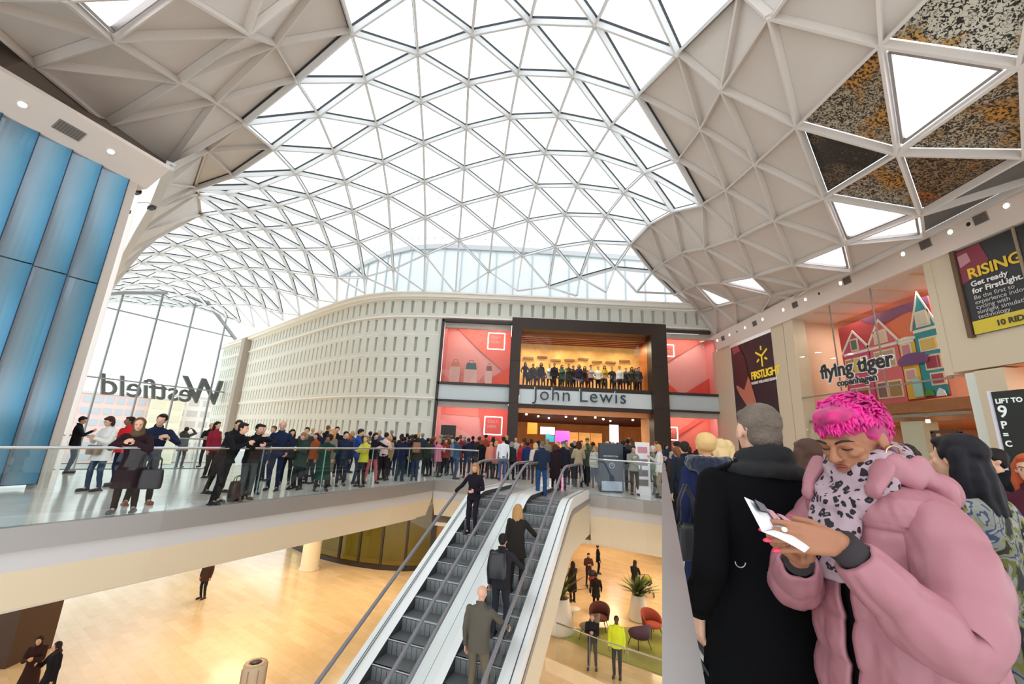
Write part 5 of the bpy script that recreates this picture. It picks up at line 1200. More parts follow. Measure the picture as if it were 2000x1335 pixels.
def wob(fr, am): 
    return lambda v: v+Vector((noise.noise(v*fr), noise.noise(v*fr+Vector((7,3,1))), noise.noise(v*fr+Vector((2,9,4)))*.5))*am
_geo = {}
def g_body(sex, pk, J, vx):
    k = ('body', sex, pk, vx)
    if k in _geo: return _geo[k]
    mb = MB(); f = sex == 'f'; h = BH
    head_shape(mb, J, sex)
    cap(mb, J['necktop']-(J['necktop']-J['neck']).normalized()*.06, J['headc']+J['RH'] @ Vector((0,-.01,-.06)), .052 if not f else .044, .05 if not f else .042, 14)
    X = J['RT'] @ Vector((1,0,0)); Y = J['RT'] @ Vector((0,1,0)); T = J['T']
    loft(mb, [(T(0,0,.515),.13,.09,X,Y),(T(0,0,.6),.105,.08,X,Y),(T(0,0,.72),.13,.09,X,Y),(T(0,-.01,.785),.13,.07,X,Y),(T(0,-.01,.83),.055,.05,X,Y)], 16)
    for n, s in (('l',-1),('r',1)):
        chain(mb, [J['sh'+n], J['el'+n], J['wr'+n]], [.042,.034,.024], 10)
        chain(mb, [J['hip'+n], J['knee'+n], J['ank'+n]], [.068,.048,.034], 10)
        cap(mb, J['ank'+n], J['ank'+n]+Vector((s*.01,.12,-.05)), .032, .022)
        hand(mb, J['wr'+n], J['el'+n], s, POSES[pk].get('curl', .45), .0095 if vx < .015 else .0105)
    _geo[k] = remesh(mb, vx, 2); return _geo[k]
COATS = {  # hem z fraction, flare, inflate, sleeve radius
 'shirt': (.50, .0, .006, .046), 'jacket': (.475, .01, .018, .055), 'puffer': (.46, .02, .035, .068), 'mid': (.40, .03, .024, .058),
 'long': (.25, .05, .026, .058), 'dress': (.20, .08, .014, .046), 'abaya': (.045, .12, .02, .062), 'tee': (.5, 0, .008, .05)}
def g_top(sex, pk, J, coat, vx):
    k = ('top', sex, pk, coat, vx)
    if k in _geo: return _geo[k]
    hem, fl_, inf, sr = COATS[coat]; mb = MB(); f = sex == 'f'; T = J['T']
    X = J['RT'] @ Vector((1,0,0)); Y = J['RT'] @ Vector((0,1,0)); X0 = Vector((1,0,0)); Y0 = Vector((0,1,0))
    sw = .165 if f else .19
    rg = [(T(0,-.012,.862),.052+inf*.4,.05+inf*.4,X,Y),(T(0,-.012,.845),.075+inf*.5,.06+inf*.5,X,Y),(T(0,-.012,.828),sw*.68+inf*.6,.07+inf*.7,X,Y),(T(0,-.012,.805),sw*.9+inf*.8,.08+inf,X,Y),(T(0,-.008,.77),sw*.93+inf,.095+inf,X,Y),
          (T(0,.004,.72),(.145 if f else .165)+inf,(.115 if f else .11)+inf,X,Y),(T(0,0,.63),(.125 if f else .15)+inf*1.2,.098+inf,X,Y),(T(0,0,.56),.152+inf,.108+inf,X,Y)]
    z = .525; kc = J['kneel'].lerp(J['kneer'],.5); pv = J['piv']
    def cen(zf):
        t = min(1,max(0,(.525-zf)/.24)); p = pv.lerp(Vector((kc.x, kc.y, pv.z)), t); return Vector((p.x, p.y, zf*BH-POSES[pk].get('drop',0)*min(1,zf/.5)))
    sp = abs(J['kneel'].x-J['kneer'].x)*.5+.06; spy = abs(J['kneel'].y-J['kneer'].y)*.5
    if hem < .5:
        n = 6
        for i in range(n+1):
            zf = .525-(.525-hem)*i/n; t = i/n
            rg.append((cen(zf), max(.158, sp*t)+inf+fl_*t, .112+inf+fl_*t+spy*t*.8, X0, Y0))
    else: rg.append((cen(.5),.158+inf,.112+inf,X0,Y0))
    loft(mb, rg, 22)
    if coat == 'abaya': pass
    for n, s in (('l',-1),('r',1)):
        w_ = J['wr'+n]; e_ = J['el'+n]; sh = J['sh'+n]
        end = e_.lerp(w_, .97) if coat != 'tee' else None
        if coat == 'tee': cap(mb, sh, sh.lerp(e_,.75), sr*1.1, sr*1.05, 12)
        else: chain(mb, [sh, e_, end], [sr*1.05, sr*.96, sr*(.74 if coat != 'puffer' else .85)], 12)
    if coat in ('long','mid','jacket','puffer'):     # collar
        for q in range(14):
            a = 2*math.pi*q/14; p = T(math.cos(a)*.062, -.012+math.sin(a)*.06, .862-.012*math.sin(a)); mb.ell(p, (.022,.022,.026), 8, 6)
    if coat == 'puffer': wf = (lambda v: v+Vector((v.x,v.y-0,0)).normalized()*(.009*math.sin(v.z*52)))
    else: wf = wob(7, .012)
    _geo[k] = remesh(mb, vx, 3, disp=wf); return _geo[k]
def g_trousers(sex, pk, J, wide, vx):
    k = ('trousers', sex, pk, wide, vx)
    if k in _geo: return _geo[k]
    mb = MB(); mb.ell(J['piv']+Vector((0,-.01,.02)), (.155,.108,.12), 16, 10)
    for n, s in (('l',-1),('r',1)):
        chain(mb, [J['hip'+n]+Vector((0,0,-.03)), J['knee'+n], J['ank'+n]+Vector((0,-.01,-.02))], [.088, .062+wide*.01, .048+wide*.02], 12)
    _geo[k] = remesh(mb, vx, 2, disp=wob(9,.008)); return _geo[k]
def g_shoe(sex, pk, J, n, vx):
    k = ('shoe', sex, pk, n, vx)
    if k in _geo: return _geo[k]
    s = -1 if n == 'l' else 1; a = J['ank'+n]; mb = MB(); fz = a.z-.045*BH
    t = Vector((a.x+s*.025, a.y+.16, fz+.035)); cap(mb, Vector((a.x, a.y-.035, fz+.04)), t, .038, .036, 10); cap(mb, a, a+Vector((0,-.01,-.03)), .045, .042)
    mb.obox(Vector((a.x+s*.012, a.y+.055, fz+.012)), (.042,0,0), (0,.135,0), (0,0,.012))
    _geo[k] = remesh(mb, min(vx,.012), 1); return _geo[k]
def g_hair(sex, pk, J, style, vx):
    k = ('hair', sex, pk, style, vx)
    if k in _geo: return _geo[k]
    c = J['headc']; RH = J['RH']; P = lambda x, y, z: c+RH @ Vector((x, y, z)); mb = MB(); E = lambda x, y, z, a, b, d: mb.ell(P(x,y,z), (a,b,d), 16, 11, rot=RH)
    if style in ('short','crop','long','bob','bun','curly','pony','thin'):
        g = {'crop':.0, 'short':.006, 'thin':-.004}.get(style, .010)
        E(0,-.03,.04, .0795+g,.088+g,.083+g)
        if style in ('short','long','bob','bun','pony','curly'): E(0,.035,.085,.058,.05,.032)
        E(0,-.055,-.005,.066+g,.052+g,.07)
        for sx in (-1,1): E(sx*.068,-.015,.03,.018,.05,.04)
    if style == 'thin': pass
    if style in ('long','bob'):
        L = -.24 if style == 'long' else -.12
        RTd = (J['neck']-c).normalized()
        for sx in (-1,-.5,0,.5,1):
            a = P(sx*.072, -.05-.02*(1-abs(sx)), .03); b = a+Vector((0,0,L*1.1))+ (J['RT'] @ Vector((sx*.01,-.05+(.05 if abs(sx) == 1 else 0),0)))
            chain(mb, [a, a.lerp(b,.5)+Vector((sx*.008,0,0)), b], [.038,.04,.028], 10)
    if style == 'bun': E(0,-.12,.06,.04,.04,.04)
    if style == 'pony': a = P(0,-.11,.05); chain(mb, [a, a+Vector((0,-.0,-.1))+RH @ Vector((0,-.04,0)), a+Vector((0,0,-.24))], [.028,.032,.014])
    if style == 'curly':
        for q in range(26):
            a = q*2.4; zz = 1-q/15; rr = math.sqrt(max(0,1-zz*zz)); p = P(.088*rr*math.cos(a), -.035+.09*rr*math.sin(a), .035+.09*zz)
            if RH.inverted() @ (p-c) and (RH.inverted() @ (p-c)).y < .05: mb.ell(p, (.032,.032,.032), 8, 6)
    if style == 'beanie': E(0,-.012,.055,.087,.1,.075); E(0,-.012,.035,.09,.104,.03)
    if style in ('scarf','hood'):
        E(0,-.035,.025,.098,.096,.112); E(0,-.03,-.06,.09,.085,.07); cap(mb, P(0,-.02,-.09), J['neck']+Vector((0,0,.0)), .085, .11, 14)
    if style == 'cap': E(0,-.012,.055,.084,.098,.06); mb.ell(P(0,.09,.045), (.055,.05,.012), 12, 6, rot=RH)
    if style == 'fur':
        E(0,-.03,.04,.09,.1,.09)
        for q in range(20):
            a = math.pi*(q/19)*1.3-.45; p = J['T'](math.cos(a)*.14, -.03-.05*math.sin(a), .865+.0*math.sin(a)); mb.ell(p, (.05,.05,.045), 8, 6)
    _geo[k] = remesh(mb, vx, 1 if style == 'curly' else 2, disp=wob(22,.006)); return _geo[k]
RZ = 1.16
POSES = {
 'stand': {}, 'stand2': {'feet': ((-.12,-.03),(.1,.08)), 'head': (.05,.35)}, 'stand3': {'feet': ((-.1,.1),(.11,-.06)), 'head': (0,-.4), 'twist': .1},
 'phone': {'hand': ((-.05,.3,1.2),(.06,.3,1.22)), 'head': (.35,0), 'curl': .9, 'feet': ((-.13,0),(.12,.05))},
 'one': {'hand': (None,(.1,.32,1.28)), 'head': (.2,-.2), 'curl': .7}, 'chin': {'lean': .3, 'hipy': -.33, 'hand': ((-.1,.14,1.24),(.03,.12,1.42)), 'head': (-.2,.2), 'feet': ((-.12,-.42),(.1,-.32)), 'curl': .8, 'pole': {'l': (-1,-.2,.1), 'r': (.8,.2,-.7)}},
 'lean': {'lean': .42, 'hipy': -.36, 'hand': ((-.06,.12,1.24),(.1,.14,1.25)), 'head': (-.3,.1), 'feet': ((-.13,-.5),(.12,-.38)), 'curl': .6, 'pole': {'l': (-.7,-.3,-.5), 'r': (.7,-.3,-.5)}},
 'lean2': {'lean': .34, 'hipy': -.33, 'hand': ((-.14,.14,1.24),(.04,.16,1.25)), 'head': (-.25,-.5), 'feet': ((-.16,-.38),(.14,-.5)), 'curl': .6, 'pole': {'l': (-.7,-.3,-.5), 'r': (.7,-.3,-.5)}},
 'cross': {'hand': ((.12,.2,1.2),(-.12,.22,1.24)), 'curl': .4, 'feet': ((-.12,.02),(.13,-.04)), 'pole': {'l': (-1,.2,-.6), 'r': (1,.2,-.6)}},
 'pocket': {'hand': ((-.24,.1,.93),(.24,.1,.93)), 'curl': .6, 'feet': ((-.11,.04),(.12,-.05))},
 'up': {'hand': ((-.1,.36,1.6),(.12,.36,1.62)), 'curl': .9, 'head': (-.15,0)}, 'up1': {'hand': (None,(.16,.32,1.72)), 'curl': .8, 'head': (-.2,0), 'feet': ((-.12,0),(.12,.06))},
 'walk': {'feet': ((-.08,.24),(.09,-.3)), 'foot_z': (0,.05), 'lean': .05, 'hand': ((-.26,-.16,.85),(.26,.2,.88))},
 'rail': {'hand': ((.0,0,0),(.34,.42,1.02)), 'head': (.1,0), 'feet': ((-.11,0),(.12,.03)), 'curl': .8}, 'raill': {'hand': ((-.1,.2,1.05),(.42,.22,1.0)), 'head': (.25,.1), 'feet': ((-.1,.02),(.1,0)), 'curl': .8},
 'point': {'hand': ((-.3,.5,1.25),(.05,.3,1.2)), 'curl': .5, 'feet': ((-.17,.1),(.16,-.12)), 'head': (.1,.3)},
 'bag': {'hand': (None,(.2,.16,1.1)), 'curl': .9, 'feet': ((-.1,-.04),(.12,.06))},
 'back2': {'hand': ((-.1,.24,1.15),(.1,.24,1.15)), 'curl': .7, 'feet': ((-.12,.0),(.12,.0)), 'head': (.12,.2)},
}
POSES['rail']['hand'] = (None,(.34,.42,1.02))
_sk = {}
_mats = {}
SKIN = {'p': 'd9a78c', 'q': 'c99578', 'b': '8a5a40', 'd': '5a3a2c', 'l': 'e3b9a0'}
def dress(root, name, me, m, label=None):
    o = bpy.data.objects.new(name, me); COL.objects.link(o); o.parent = root
    o.material_slots[0].link = 'OBJECT'; o.material_slots[0].material = m
    if label: o['label'] = label
    return o
def cloth(col, kind='cloth'): return mat('cl_%s_%s' % (kind, col), col, .85 if kind == 'cloth' else .45, spec=.15)
def person(x, y, z, h, rz, sex, pose, coat, tc, bc, hair, hc, label, skin='p', shoe='1e1a1a', group=None, vx=.02, wide=0, face=False, extra=None, voxbody=None):
    if (sex, pose) not in _sk: _sk[(sex, pose)] = skeleton(sex, POSES[pose])
    J = _sk[(sex, pose)]
    root = empty('person', (x, y, z), label, 'person', group, R(rz)); s = h/BH; root.scale = (s, s, s)
    dress(root, 'body', g_body(sex, pose, J, voxbody or vx), mat('skin_'+skin, SKIN[skin], .55, spec=.35))
    dress(root, {'shirt':'shirt','tee':'shirt','dress':'dress','abaya':'robe'}.get(coat,'coat'), g_top(sex, pose, J, coat, vx), cloth(tc))
    if coat != 'abaya': dress(root, 'trousers', g_trousers(sex, pose, J, wide, vx), cloth(bc))
    for n in 'lr': dress(root, 'shoe', g_shoe(sex, pose, J, n, vx), mat('shoe_'+shoe, shoe, .4))
    if hair != 'none': dress(root, {'beanie':'hat','cap':'cap','scarf':'headscarf','hood':'hood'}.get(hair,'hair'), g_hair(sex, pose, J, hair, min(vx,.016)), mat('hair_'+hc, hc, .6, spec=.25))
    if face: face_parts(root, J, 1.0, None)
    return root
def bagthing(x, y, z, w, d, h, rz, col, label, strap=.35, name='handbag', cat='bag'):
    b = MB(); M_ = Matrix.Translation((x,y,z)) @ Matrix.Rotation(R(rz),4,'Z')
    mb = MB(); n = 16; vs = []; lv = ((0,.86),(.06,.98),(.5,1.0),(.9,.9),(1,.82)); fs_ = []
    for t, k in lv:
        for q in range(n):
            a = 2*math.pi*q/n; cx, sy = math.cos(a), math.sin(a); vs.append((math.copysign(abs(cx)**.5,cx)*w/2*k, math.copysign(abs(sy)**.5,sy)*d/2*k, h*t))
    for i in range(len(lv)-1):
        for q in range(n): fs_.append((i*n+q, i*n+(q+1) % n, (i+1)*n+(q+1) % n, (i+1)*n+q))
    fs_ += [tuple(range(n-1,-1,-1)), tuple((len(lv)-1)*n+q for q in range(n))]
    mb.add([M_ @ Vector(v) for v in vs], fs_, 0, True); o = thing(name, mb, mat('leather_'+col, col, .4), label, cat)
    if strap:
        for sy in (-1,1):
            s_ = MB(); s_.tube([M_ @ Vector(p) for p in ((-w*.3,sy*d*.2,h*.9),(-w*.26,sy*d*.12,h+strap*.6),(0,sy*.02,h+strap),(w*.26,sy*d*.12,h+strap*.6),(w*.3,sy*d*.2,h*.9))], .009, 6); obj('strap', s_, mat('leather_'+col, col, .4), o)
    return o

CROWD=[
(-13.35,13.1,0.0,1.7,-50,'m','one','jacket','1b1a1e','2d4058','short','1c1614','man in a black jacket and jeans holding a phone beside the blue wall','p','1e1a1a',0.02,0,0,0),
(-9.57,10.1,0.0,1.71,175,'f','phone','mid','e6e3de','2d4058','bob','3a1c1c','woman in a white coat and dark scarf holding a camera near the gallery rail','p','1e1a1a',0.013,1,0,0),
(-9.94,11.01,0.0,1.73,165,'m','stand3','jacket','d8262c','1f2740','short','16120f','man in a bright red top behind the woman in the white coat','b','1e1a1a',0.013,1,0,0),
(-10.09,11.2,0.0,1.67,-10,'m','stand','jacket','2a3a55','3a3d42','short','1c1614','man in a slate blue jacket seen from behind,between the red top and the headscarf','p','1e1a1a',0.013,0,0,0),
(-6.97,8.43,0.0,1.82,-128,'m','lean2','jacket','1f2740','1b1a1e','short','17120f','man with swept dark hair leaning on the rail behind the woman in a headscarf','p','8a4a2c',0.013,0,0,0),
(-6.69,7.58,0.0,1.72,-150,'f','lean','long','2e1c22','2a1c20','scarf','5a4a34','woman in a brown headscarf and long dark coat leaning on the rail','p','1e1a1a',0.013,1,0,0),
(-12.29,16.08,0.0,1.5,20,'f','up','mid','4a4d44','1f2740','bun','3a3028','woman in a grey-green coat photographing at the far balustrade','p','1e1a1a',0.02,0,0,0),
(-11.81,16.69,0.0,1.69,-165,'m','back2','jacket','25282c','1f2a33','thin','6a5a50','man in a dark suit with a pink tie by the far balustrade','p','1e1a1a',0.02,0,0,0),
(-9.37,13.5,0.0,1.73,-100,'f','stand','jacket','8e2436','1b1a1e','long','1c1412','dark haired woman in a crimson top half hidden behind the leaning man in black','p','1e1a1a',0.02,0,0,0),
(-5.65,9.11,0.0,1.74,-95,'m','lean','jacket','17171b','1c1c22','short','1c1410','bearded man in a black suit leaning forward with both forearms on the rail','p','1e1a1a',0.013,1,0,0),
(-6.66,10.5,0.0,1.8,-100,'m','lean2','jacket','202024','1b1a1e','short','3a241a','bearded man leaning on the rail just behind the man in the black suit','p','1e1a1a',0.013,0,0,0),
(-5.59,9.54,0.0,1.71,-130,'m','chin','jacket','18191d','4c5052','short','14100e','man in black jacket and grey jeans with a hand on his chin at the rail','p','6a4a30',0.013,1,0,0),
(-6.21,10.6,0.0,1.68,-140,'m','stand2','jacket','22304a','1b1a1e','short','2a1c16','man in glasses and a navy jacket right behind the man touching his chin','p','1e1a1a',0.013,0,0,0),
(-6.16,11.45,0.0,1.8,-165,'m','pocket','jacket','1f2844','1f2844','thin','b89a88','tall bald man in a navy suit and white shirt at the rail','p','1e1a1a',0.013,1,0,0),
(-7.48,13.4,0.0,1.68,170,'m','stand','shirt','d8dce4','1f2740','short','5a463a','man in a pale shirt behind the bald man in the navy suit','p','1e1a1a',0.02,0,0,0),
(-6.56,12.8,0.0,1.6,-160,'f','stand2','jacket','2a2a30','1b1a1e','long','1e1614','woman with long black hair right of the bald man','p','1e1a1a',0.02,0,0,0),
(-5.71,11.84,0.0,1.53,170,'f','phone','mid','2c4038','24262c','bob','8a6a4a','smiling woman in a dark green coat at the rail','p','1e1a1a',0.013,1,0,0),
(-5.89,12.2,0.0,1.54,165,'f','stand','jacket','1b1a1e','2c3038','bob','c49a68','blonde woman in black with a lanyard at the rail','p','1e1a1a',0.02,1,0,0),
(-6.79,14.2,0.0,1.69,-150,'m','stand3','jacket','3a3d42','1b1a1e','short','17120f','tall dark haired man in charcoal behind the two smiling women','p','1e1a1a',0.02,0,0,0),
(-5.99,13.2,0.0,1.52,150,'f','stand2','jacket','a4562c','3a3d42','bob','3a2218','woman in a rust brown jacket left of the curly haired woman','p','1e1a1a',0.02,0,0,0),
(-6.79,15.2,0.0,1.63,-170,'m','stand','jacket','1f2740','3a3d42','thin','8f8580','grey haired man in navy behind the woman in rust brown','p','1e1a1a',0.02,0,0,0),
(-4.84,11.44,0.0,1.53,-150,'f','lean2','dress','1c3a30','20242c','curly','17120f','woman with black curly hair in a dark green dress leaning on the rail','b','1e1a1a',0.013,0,0,0),
(-5.3,12.7,0.0,1.65,160,'f','bag','long','7a7266','26262c','long','c48f58','blonde woman in a long grey tweed coat at the rail','p','1e1a1a',0.02,1,0,0),
(-6.35,15.6,0.0,1.77,-160,'m','stand','jacket','1b1a1e','1b1a1e','short','14100e','tall man in black behind the blonde in tweed','p','1e1a1a',0.02,0,0,0),
(-5.0,13.01,0.0,1.61,-150,'m','stand2','jacket','20293f','20293f','short','1c1512','man in a navy suit right of the blonde in tweed','p','1e1a1a',0.02,0,0,0),
(-5.48,14.5,0.0,1.55,170,'f','stand','jacket','1f2740','1b1a1e','long','a85a2c','auburn haired woman in navy near the man in the cobalt jacket','p','1e1a1a',0.02,0,0,0),
(-4.81,13.67,0.0,1.71,-70,'m','one','jacket','2f4a92','24355e','short','1c1512','man in a cobalt blue jacket turned to the right holding a phone','p','1e1a1a',0.02,0,0,0),
(-4.35,13.0,0.0,1.51,160,'f','cross','jacket','c8c23c','1b1a1e','bob','8a6a40','woman in a lime yellow jacket with folded arms','p','1e1a1a',0.02,0,0,0),
(-4.39,14.0,0.0,1.61,-140,'f','point','jacket','1e1c24','c4626a','long','1c1412','woman in a black jacket and rose pink trousers reaching out at the rail','p','1e1a1a',0.02,0,0,0),
(-4.29,14.89,0.0,1.64,-10,'f','phone','shirt','e9c9c4','2a1e22','bun','2a1c16','woman in a pale pink blouse and dark trousers seen from behind','p','1e1a1a',0.02,0,0,0),
(-4.28,15.3,0.0,1.56,170,'f','stand','jacket','b79a6a','1b1a1e','bob','d3ab72','blonde woman in tan right of the pale pink blouse','p','1e1a1a',0.02,0,0,0),
(-4.48,16.8,0.0,1.5,10,'m','stand','jacket','1f2740','1f2740','short','17120f','dark haired man in navy left of the man in the navy sweater','p','1e1a1a',0.02,0,0,0),
(-3.7,14.97,0.0,1.5,0,'m','back2','jacket','1b2140','26344a','short','17120f','broad man in a navy sweater and blue jeans seen from behind','p','1e1a1a',0.02,0,1,0),
(-4.12,17.0,0.0,1.5,20,'m','stand2','jacket','1b1a1e','3a3d42','short','17120f','man in black right of the navy sweater','p','1e1a1a',0.02,0,0,0),
(-4.06,17.6,0.0,1.57,-20,'m','stand','jacket','2d3b55','1b1a1e','short','2a1c16','man in a steel blue jacket among the queue left of the display window','p','1e1a1a',0.02,0,0,0),
(-3.61,16.6,0.0,1.62,30,'m','stand3','jacket','1e2026','1f2740','short','120f0e','tall man in black above the tan backpack','p','1e1a1a',0.02,0,0,0),
(-3.25,15.36,0.0,1.5,10,'f','stand','jacket','3a3a30','2d4058','long','2a1c16','woman in olive carrying a tan leather backpack','p','1e1a1a',0.02,0,0,0),
(-3.17,17.04,0.0,1.5,-15,'m','stand','jacket','2c3a30','2a2c30','short','1c1512','man in a bottle green jacket before the left display window','p','1e1a1a',0.02,0,0,0),
(-3.09,17.4,0.0,1.5,40,'f','stand','mid','5a2a4a','1b1a1e','bob','4a2a1c','woman in a plum coat beside the bottle green jacket','p','1e1a1a',0.02,0,0,0),
(-2.72,17.04,0.0,1.5,-40,'f','one','mid','d77a94','2a2c30','bob','b08a6a','woman in a candy pink coat before the left display window','p','1e1a1a',0.02,0,0,0),
(-2.55,17.8,0.0,1.5,-160,'f','stand','jacket','8a3a30','1b1a1e','long','7a4426','woman in brick red right of the candy pink coat','p','1e1a1a',0.02,0,0,0),
(-2.32,18.2,0.0,1.5,150,'m','stand2','shirt','6d86b0','1f2740','thin','c8b4a4','bald man in a sky blue shirt before the left display window','p','1e1a1a',0.026,0,0,0),
(-1.92,16.57,0.0,1.59,-60,'m','cross','jacket','33526a','2c4a6a','short','17120f','man in a denim jacket turned right before the left display window','p','1e1a1a',0.02,0,0,0),
(-1.53,17.2,0.0,1.57,15,'m','back2','jacket','1c2238','1f2740','short','2a1c16','man in dark navy seen from behind right of the denim jacket','p','1e1a1a',0.02,0,0,0),
(-1.18,18.55,0.0,1.65,-10,'m','stand','jacket','38302c','2c3038','short','4a2e20','brown haired man in a dark brown jacket from behind','p','1e1a1a',0.026,0,0,0),
(-1.02,18.0,0.0,1.53,-30,'f','stand','jacket','1b1a1e','1b1a1e','bob','8a4a2c','woman in black with copper hair right of the dark brown jacket','p','1e1a1a',0.026,0,0,0),
(-0.6,17.41,0.0,1.51,20,'f','one','jacket','d98a74','2c2c32','cap','1f2a3c','woman in a salmon jacket and dark cap by the escalator glass','p','1e1a1a',0.02,0,0,0),
(-0.38,17.4,0.0,1.5,-30,'f','stand','mid','c06a6a','3a3d42','bob','c49a68','blonde woman in dusty rose left of the white shirt','p','1e1a1a',0.02,0,0,0),
(-0.09,16.8,0.0,1.69,5,'m','stand','shirt','e8eaee','4a5f86','short','2a1c16','man in a white shirt and blue jeans seen from behind','p','1e1a1a',0.02,0,0,0),
(0.26,17.2,0.0,1.5,-20,'f','stand2','jacket','2a2c2e','1b1a1e','bob','8f8a86','grey haired woman in black right of the white shirt','p','1e1a1a',0.02,0,0,0),
(0.72,17.81,0.0,1.5,160,'f','stand','jacket','c02c3c','2a2226','bob','a8502c','red haired woman in a scarlet jacket above the escalators','p','1e1a1a',0.02,0,0,0),
(0.94,17.6,0.0,1.52,-10,'m','stand','jacket','27345e','1f2740','short','1c1512','man in royal navy right of the scarlet jacket','p','1e1a1a',0.02,0,0,0),
(1.17,16.2,0.0,1.5,0,'f','stand','jacket','d8c8b8','3a3d42','bob','d8b27a','fair haired woman in cream left of the man in slate navy','p','1e1a1a',0.02,0,0,0),
(1.13,12.77,0.0,1.59,0,'m','back2','jacket','262f44','2f4f80','thin','6a6058','stout man in a slate navy jacket and bright blue jeans atop the right escalator','p','1e1a1a',0.02,0,1,0),
(1.72,14.34,0.0,1.5,-20,'f','stand','long','2a1e24','241c20','bob','4a2a24','woman in a long dark plum coat right of the man in bright blue jeans','p','1e1a1a',0.02,0,0,0),
(1.99,14.4,0.0,1.62,0,'m','stand','jacket','22202c','1b1a1e','beanie','2f6a92','person in a teal blue hat behind the glass','p','1e1a1a',0.02,0,0,0),
(2.75,15.64,0.0,1.65,5,'f','back2','jacket','b7a585','26242c','long','4a2418','woman in a beige jacket and dark skirt seen from behind','p','1e1a1a',0.02,0,0,0),
(2.61,16.4,0.0,1.56,10,'m','stand2','jacket','3a3d42','1b1a1e','short','2a1c16','man in charcoal left of the beige jacket','p','1e1a1a',0.02,0,0,0),
(3.46,17.6,0.0,1.8,0,'m','stand','jacket','3a5a34','1b1a1e','beanie','2f6a3a','person in a green cap and green jacket','p','1e1a1a',0.02,0,0,0),
(3.26,16.01,0.0,1.53,-10,'m','stand3','jacket','4a5040','2c3440','short','7a6a50','man in an olive jacket right of the beige jacket','p','1e1a1a',0.02,0,0,0),
(3.4,15.73,0.0,1.51,-15,'f','bag','jacket','d9d8d0','2a3c58','bob','b98a58','woman in a white jacket and blue jeans left of the dark kiosk','p','1e1a1a',0.02,0,0,0),
(3.16,16.8,0.0,1.52,0,'f','stand','jacket','4438a0','1b1a1e','bob','c8a07a','woman in a violet jacket behind the olive jacket','p','1e1a1a',0.02,0,0,0),
(4.04,16.5,0.0,1.7,-10,'m','stand','jacket','5a4a40','3a3d42','thin','c8b49c','balding man in brown behind the dark kiosk,left one','p','1e1a1a',0.02,0,0,0),
(4.45,17.2,0.0,1.67,170,'f','stand','jacket','8a7a60','3a3d42','bob','d8b27a','blonde woman in khaki behind the dark kiosk','p','1e1a1a',0.02,0,0,0),
(4.21,15.6,0.0,1.66,0,'m','stand','jacket','6a5a40','3a3d42','short','6a4a30','man in tan behind the dark kiosk,right one','p','1e1a1a',0.02,0,0,0),
(4.29,15.14,0.0,1.74,-20,'m','stand','jacket','1a1a22','22304a','short','1c1c24','man in black and dark jeans right of the dark kiosk','p','1e1a1a',0.02,0,0,0),
(4.34,14.08,0.0,1.58,175,'m','one','jacket','8a8a80','2c2e30','short','17120f','boy in a grey quilted jacket facing the viewer by the white poster','p','1e1a1a',0.02,1,0,0),
(5.44,18.5,0.0,1.85,-10,'m','up1','jacket','3a3d42','1b1a1e','short','17120f','man raised above the crowd holding up a camera in the entrance','p','1e1a1a',0.026,0,0,0),
(5.53,16.5,0.0,1.63,-170,'f','stand','jacket','d8889a','3a3d42','bob','c8a07a','woman in pale rose behind the white poster','p','1e1a1a',0.02,0,0,0),
(5.08,14.3,0.0,1.6,-100,'f','stand','mid','7a8470','3a3d42','bob','d0c8bc','white haired woman in sage green near the corner of the glass','p','1e1a1a',0.02,0,0,0),
(5.02,13.58,0.0,1.65,60,'f','one','jacket','d9d4d0','8a7f70','bob','c49a68','woman in a pale jacket and patterned skirt near the corner of the glass','p','1e1a1a',0.02,0,0,0),
(4.12,9.9,0.0,1.73,40,'m','one','puffer','27345e','1f2740','short','17120f','man in a royal blue padded jacket at the near balustrade','p','1e1a1a',0.013,0,0,0),
(3.47,8.4,0.0,1.6,-10,'f','stand','jacket','3a2a22','1b1a1e','pony','7a4a2c','woman with a chestnut ponytail just past the blue padded jacket','p','1e1a1a',0.013,0,0,0),
(3.19,7.4,0.0,1.7,0,'m','stand','jacket','22262f','1b1a1e','short','2a1c16','man in dark grey between the ponytail and the fur hooded coat','p','1e1a1a',0.013,0,0,0),
(2.8,5.4,0.0,1.72,-5,'f','stand','mid','4a4c50','3a3d42','bob','d8b884','fair haired woman in a grey coat between the fur hood and the black overcoat','p','1e1a1a',0.013,0,0,0),
(3.63,6.8,0.0,1.74,5,'f','stand','jacket','1b1a1e','1b1a1e','long','e0c48c','pale blonde woman in black beyond the fair haired one','p','1e1a1a',0.013,0,0,0),
(6.29,8.2,0.0,1.73,150,'f','stand','jacket','2a2a30','1b1a1e','bob','2a1c16','small distant woman between the brown hair and the pink fringe','p','1e1a1a',0.013,0,0,0),
(4.86,4.1,0.0,1.72,65,'m','stand','jacket','17171b','1b1a1e','short','1a1412','man in black in profile near the right edge','p','1e1a1a',0.012,0,0,0),
(5.23,4.6,0.0,1.75,10,'f','stand','jacket','1e1c22','1b1a1e','long','14100e','dark haired woman left of the man in profile','p','1e1a1a',0.013,0,0,0),
(4.27,4.4,0.0,1.73,-20,'f','stand','jacket','1b1a1e','1b1a1e','bob','2a201c','dark haired person just over the pink shoulder','p','1e1a1a',0.013,0,0,0),
(-9.34,20.12,0.0,1.69,-10,'f','stand2','puffer','b8a890','1f2740','bun','c49a68','blonde haired woman in sand far back in the queue before the store','p','1e1a1a',0.028,0,0,'far rows of the queue'),
(-7.44,17.36,0.0,1.83,-25,'m','cross','mid','1b1a1e','1b1a1e','thin','7a4a2c','chestnut haired man in black far back in the queue before the store','p','1e1a1a',0.028,0,0,'far rows of the queue'),
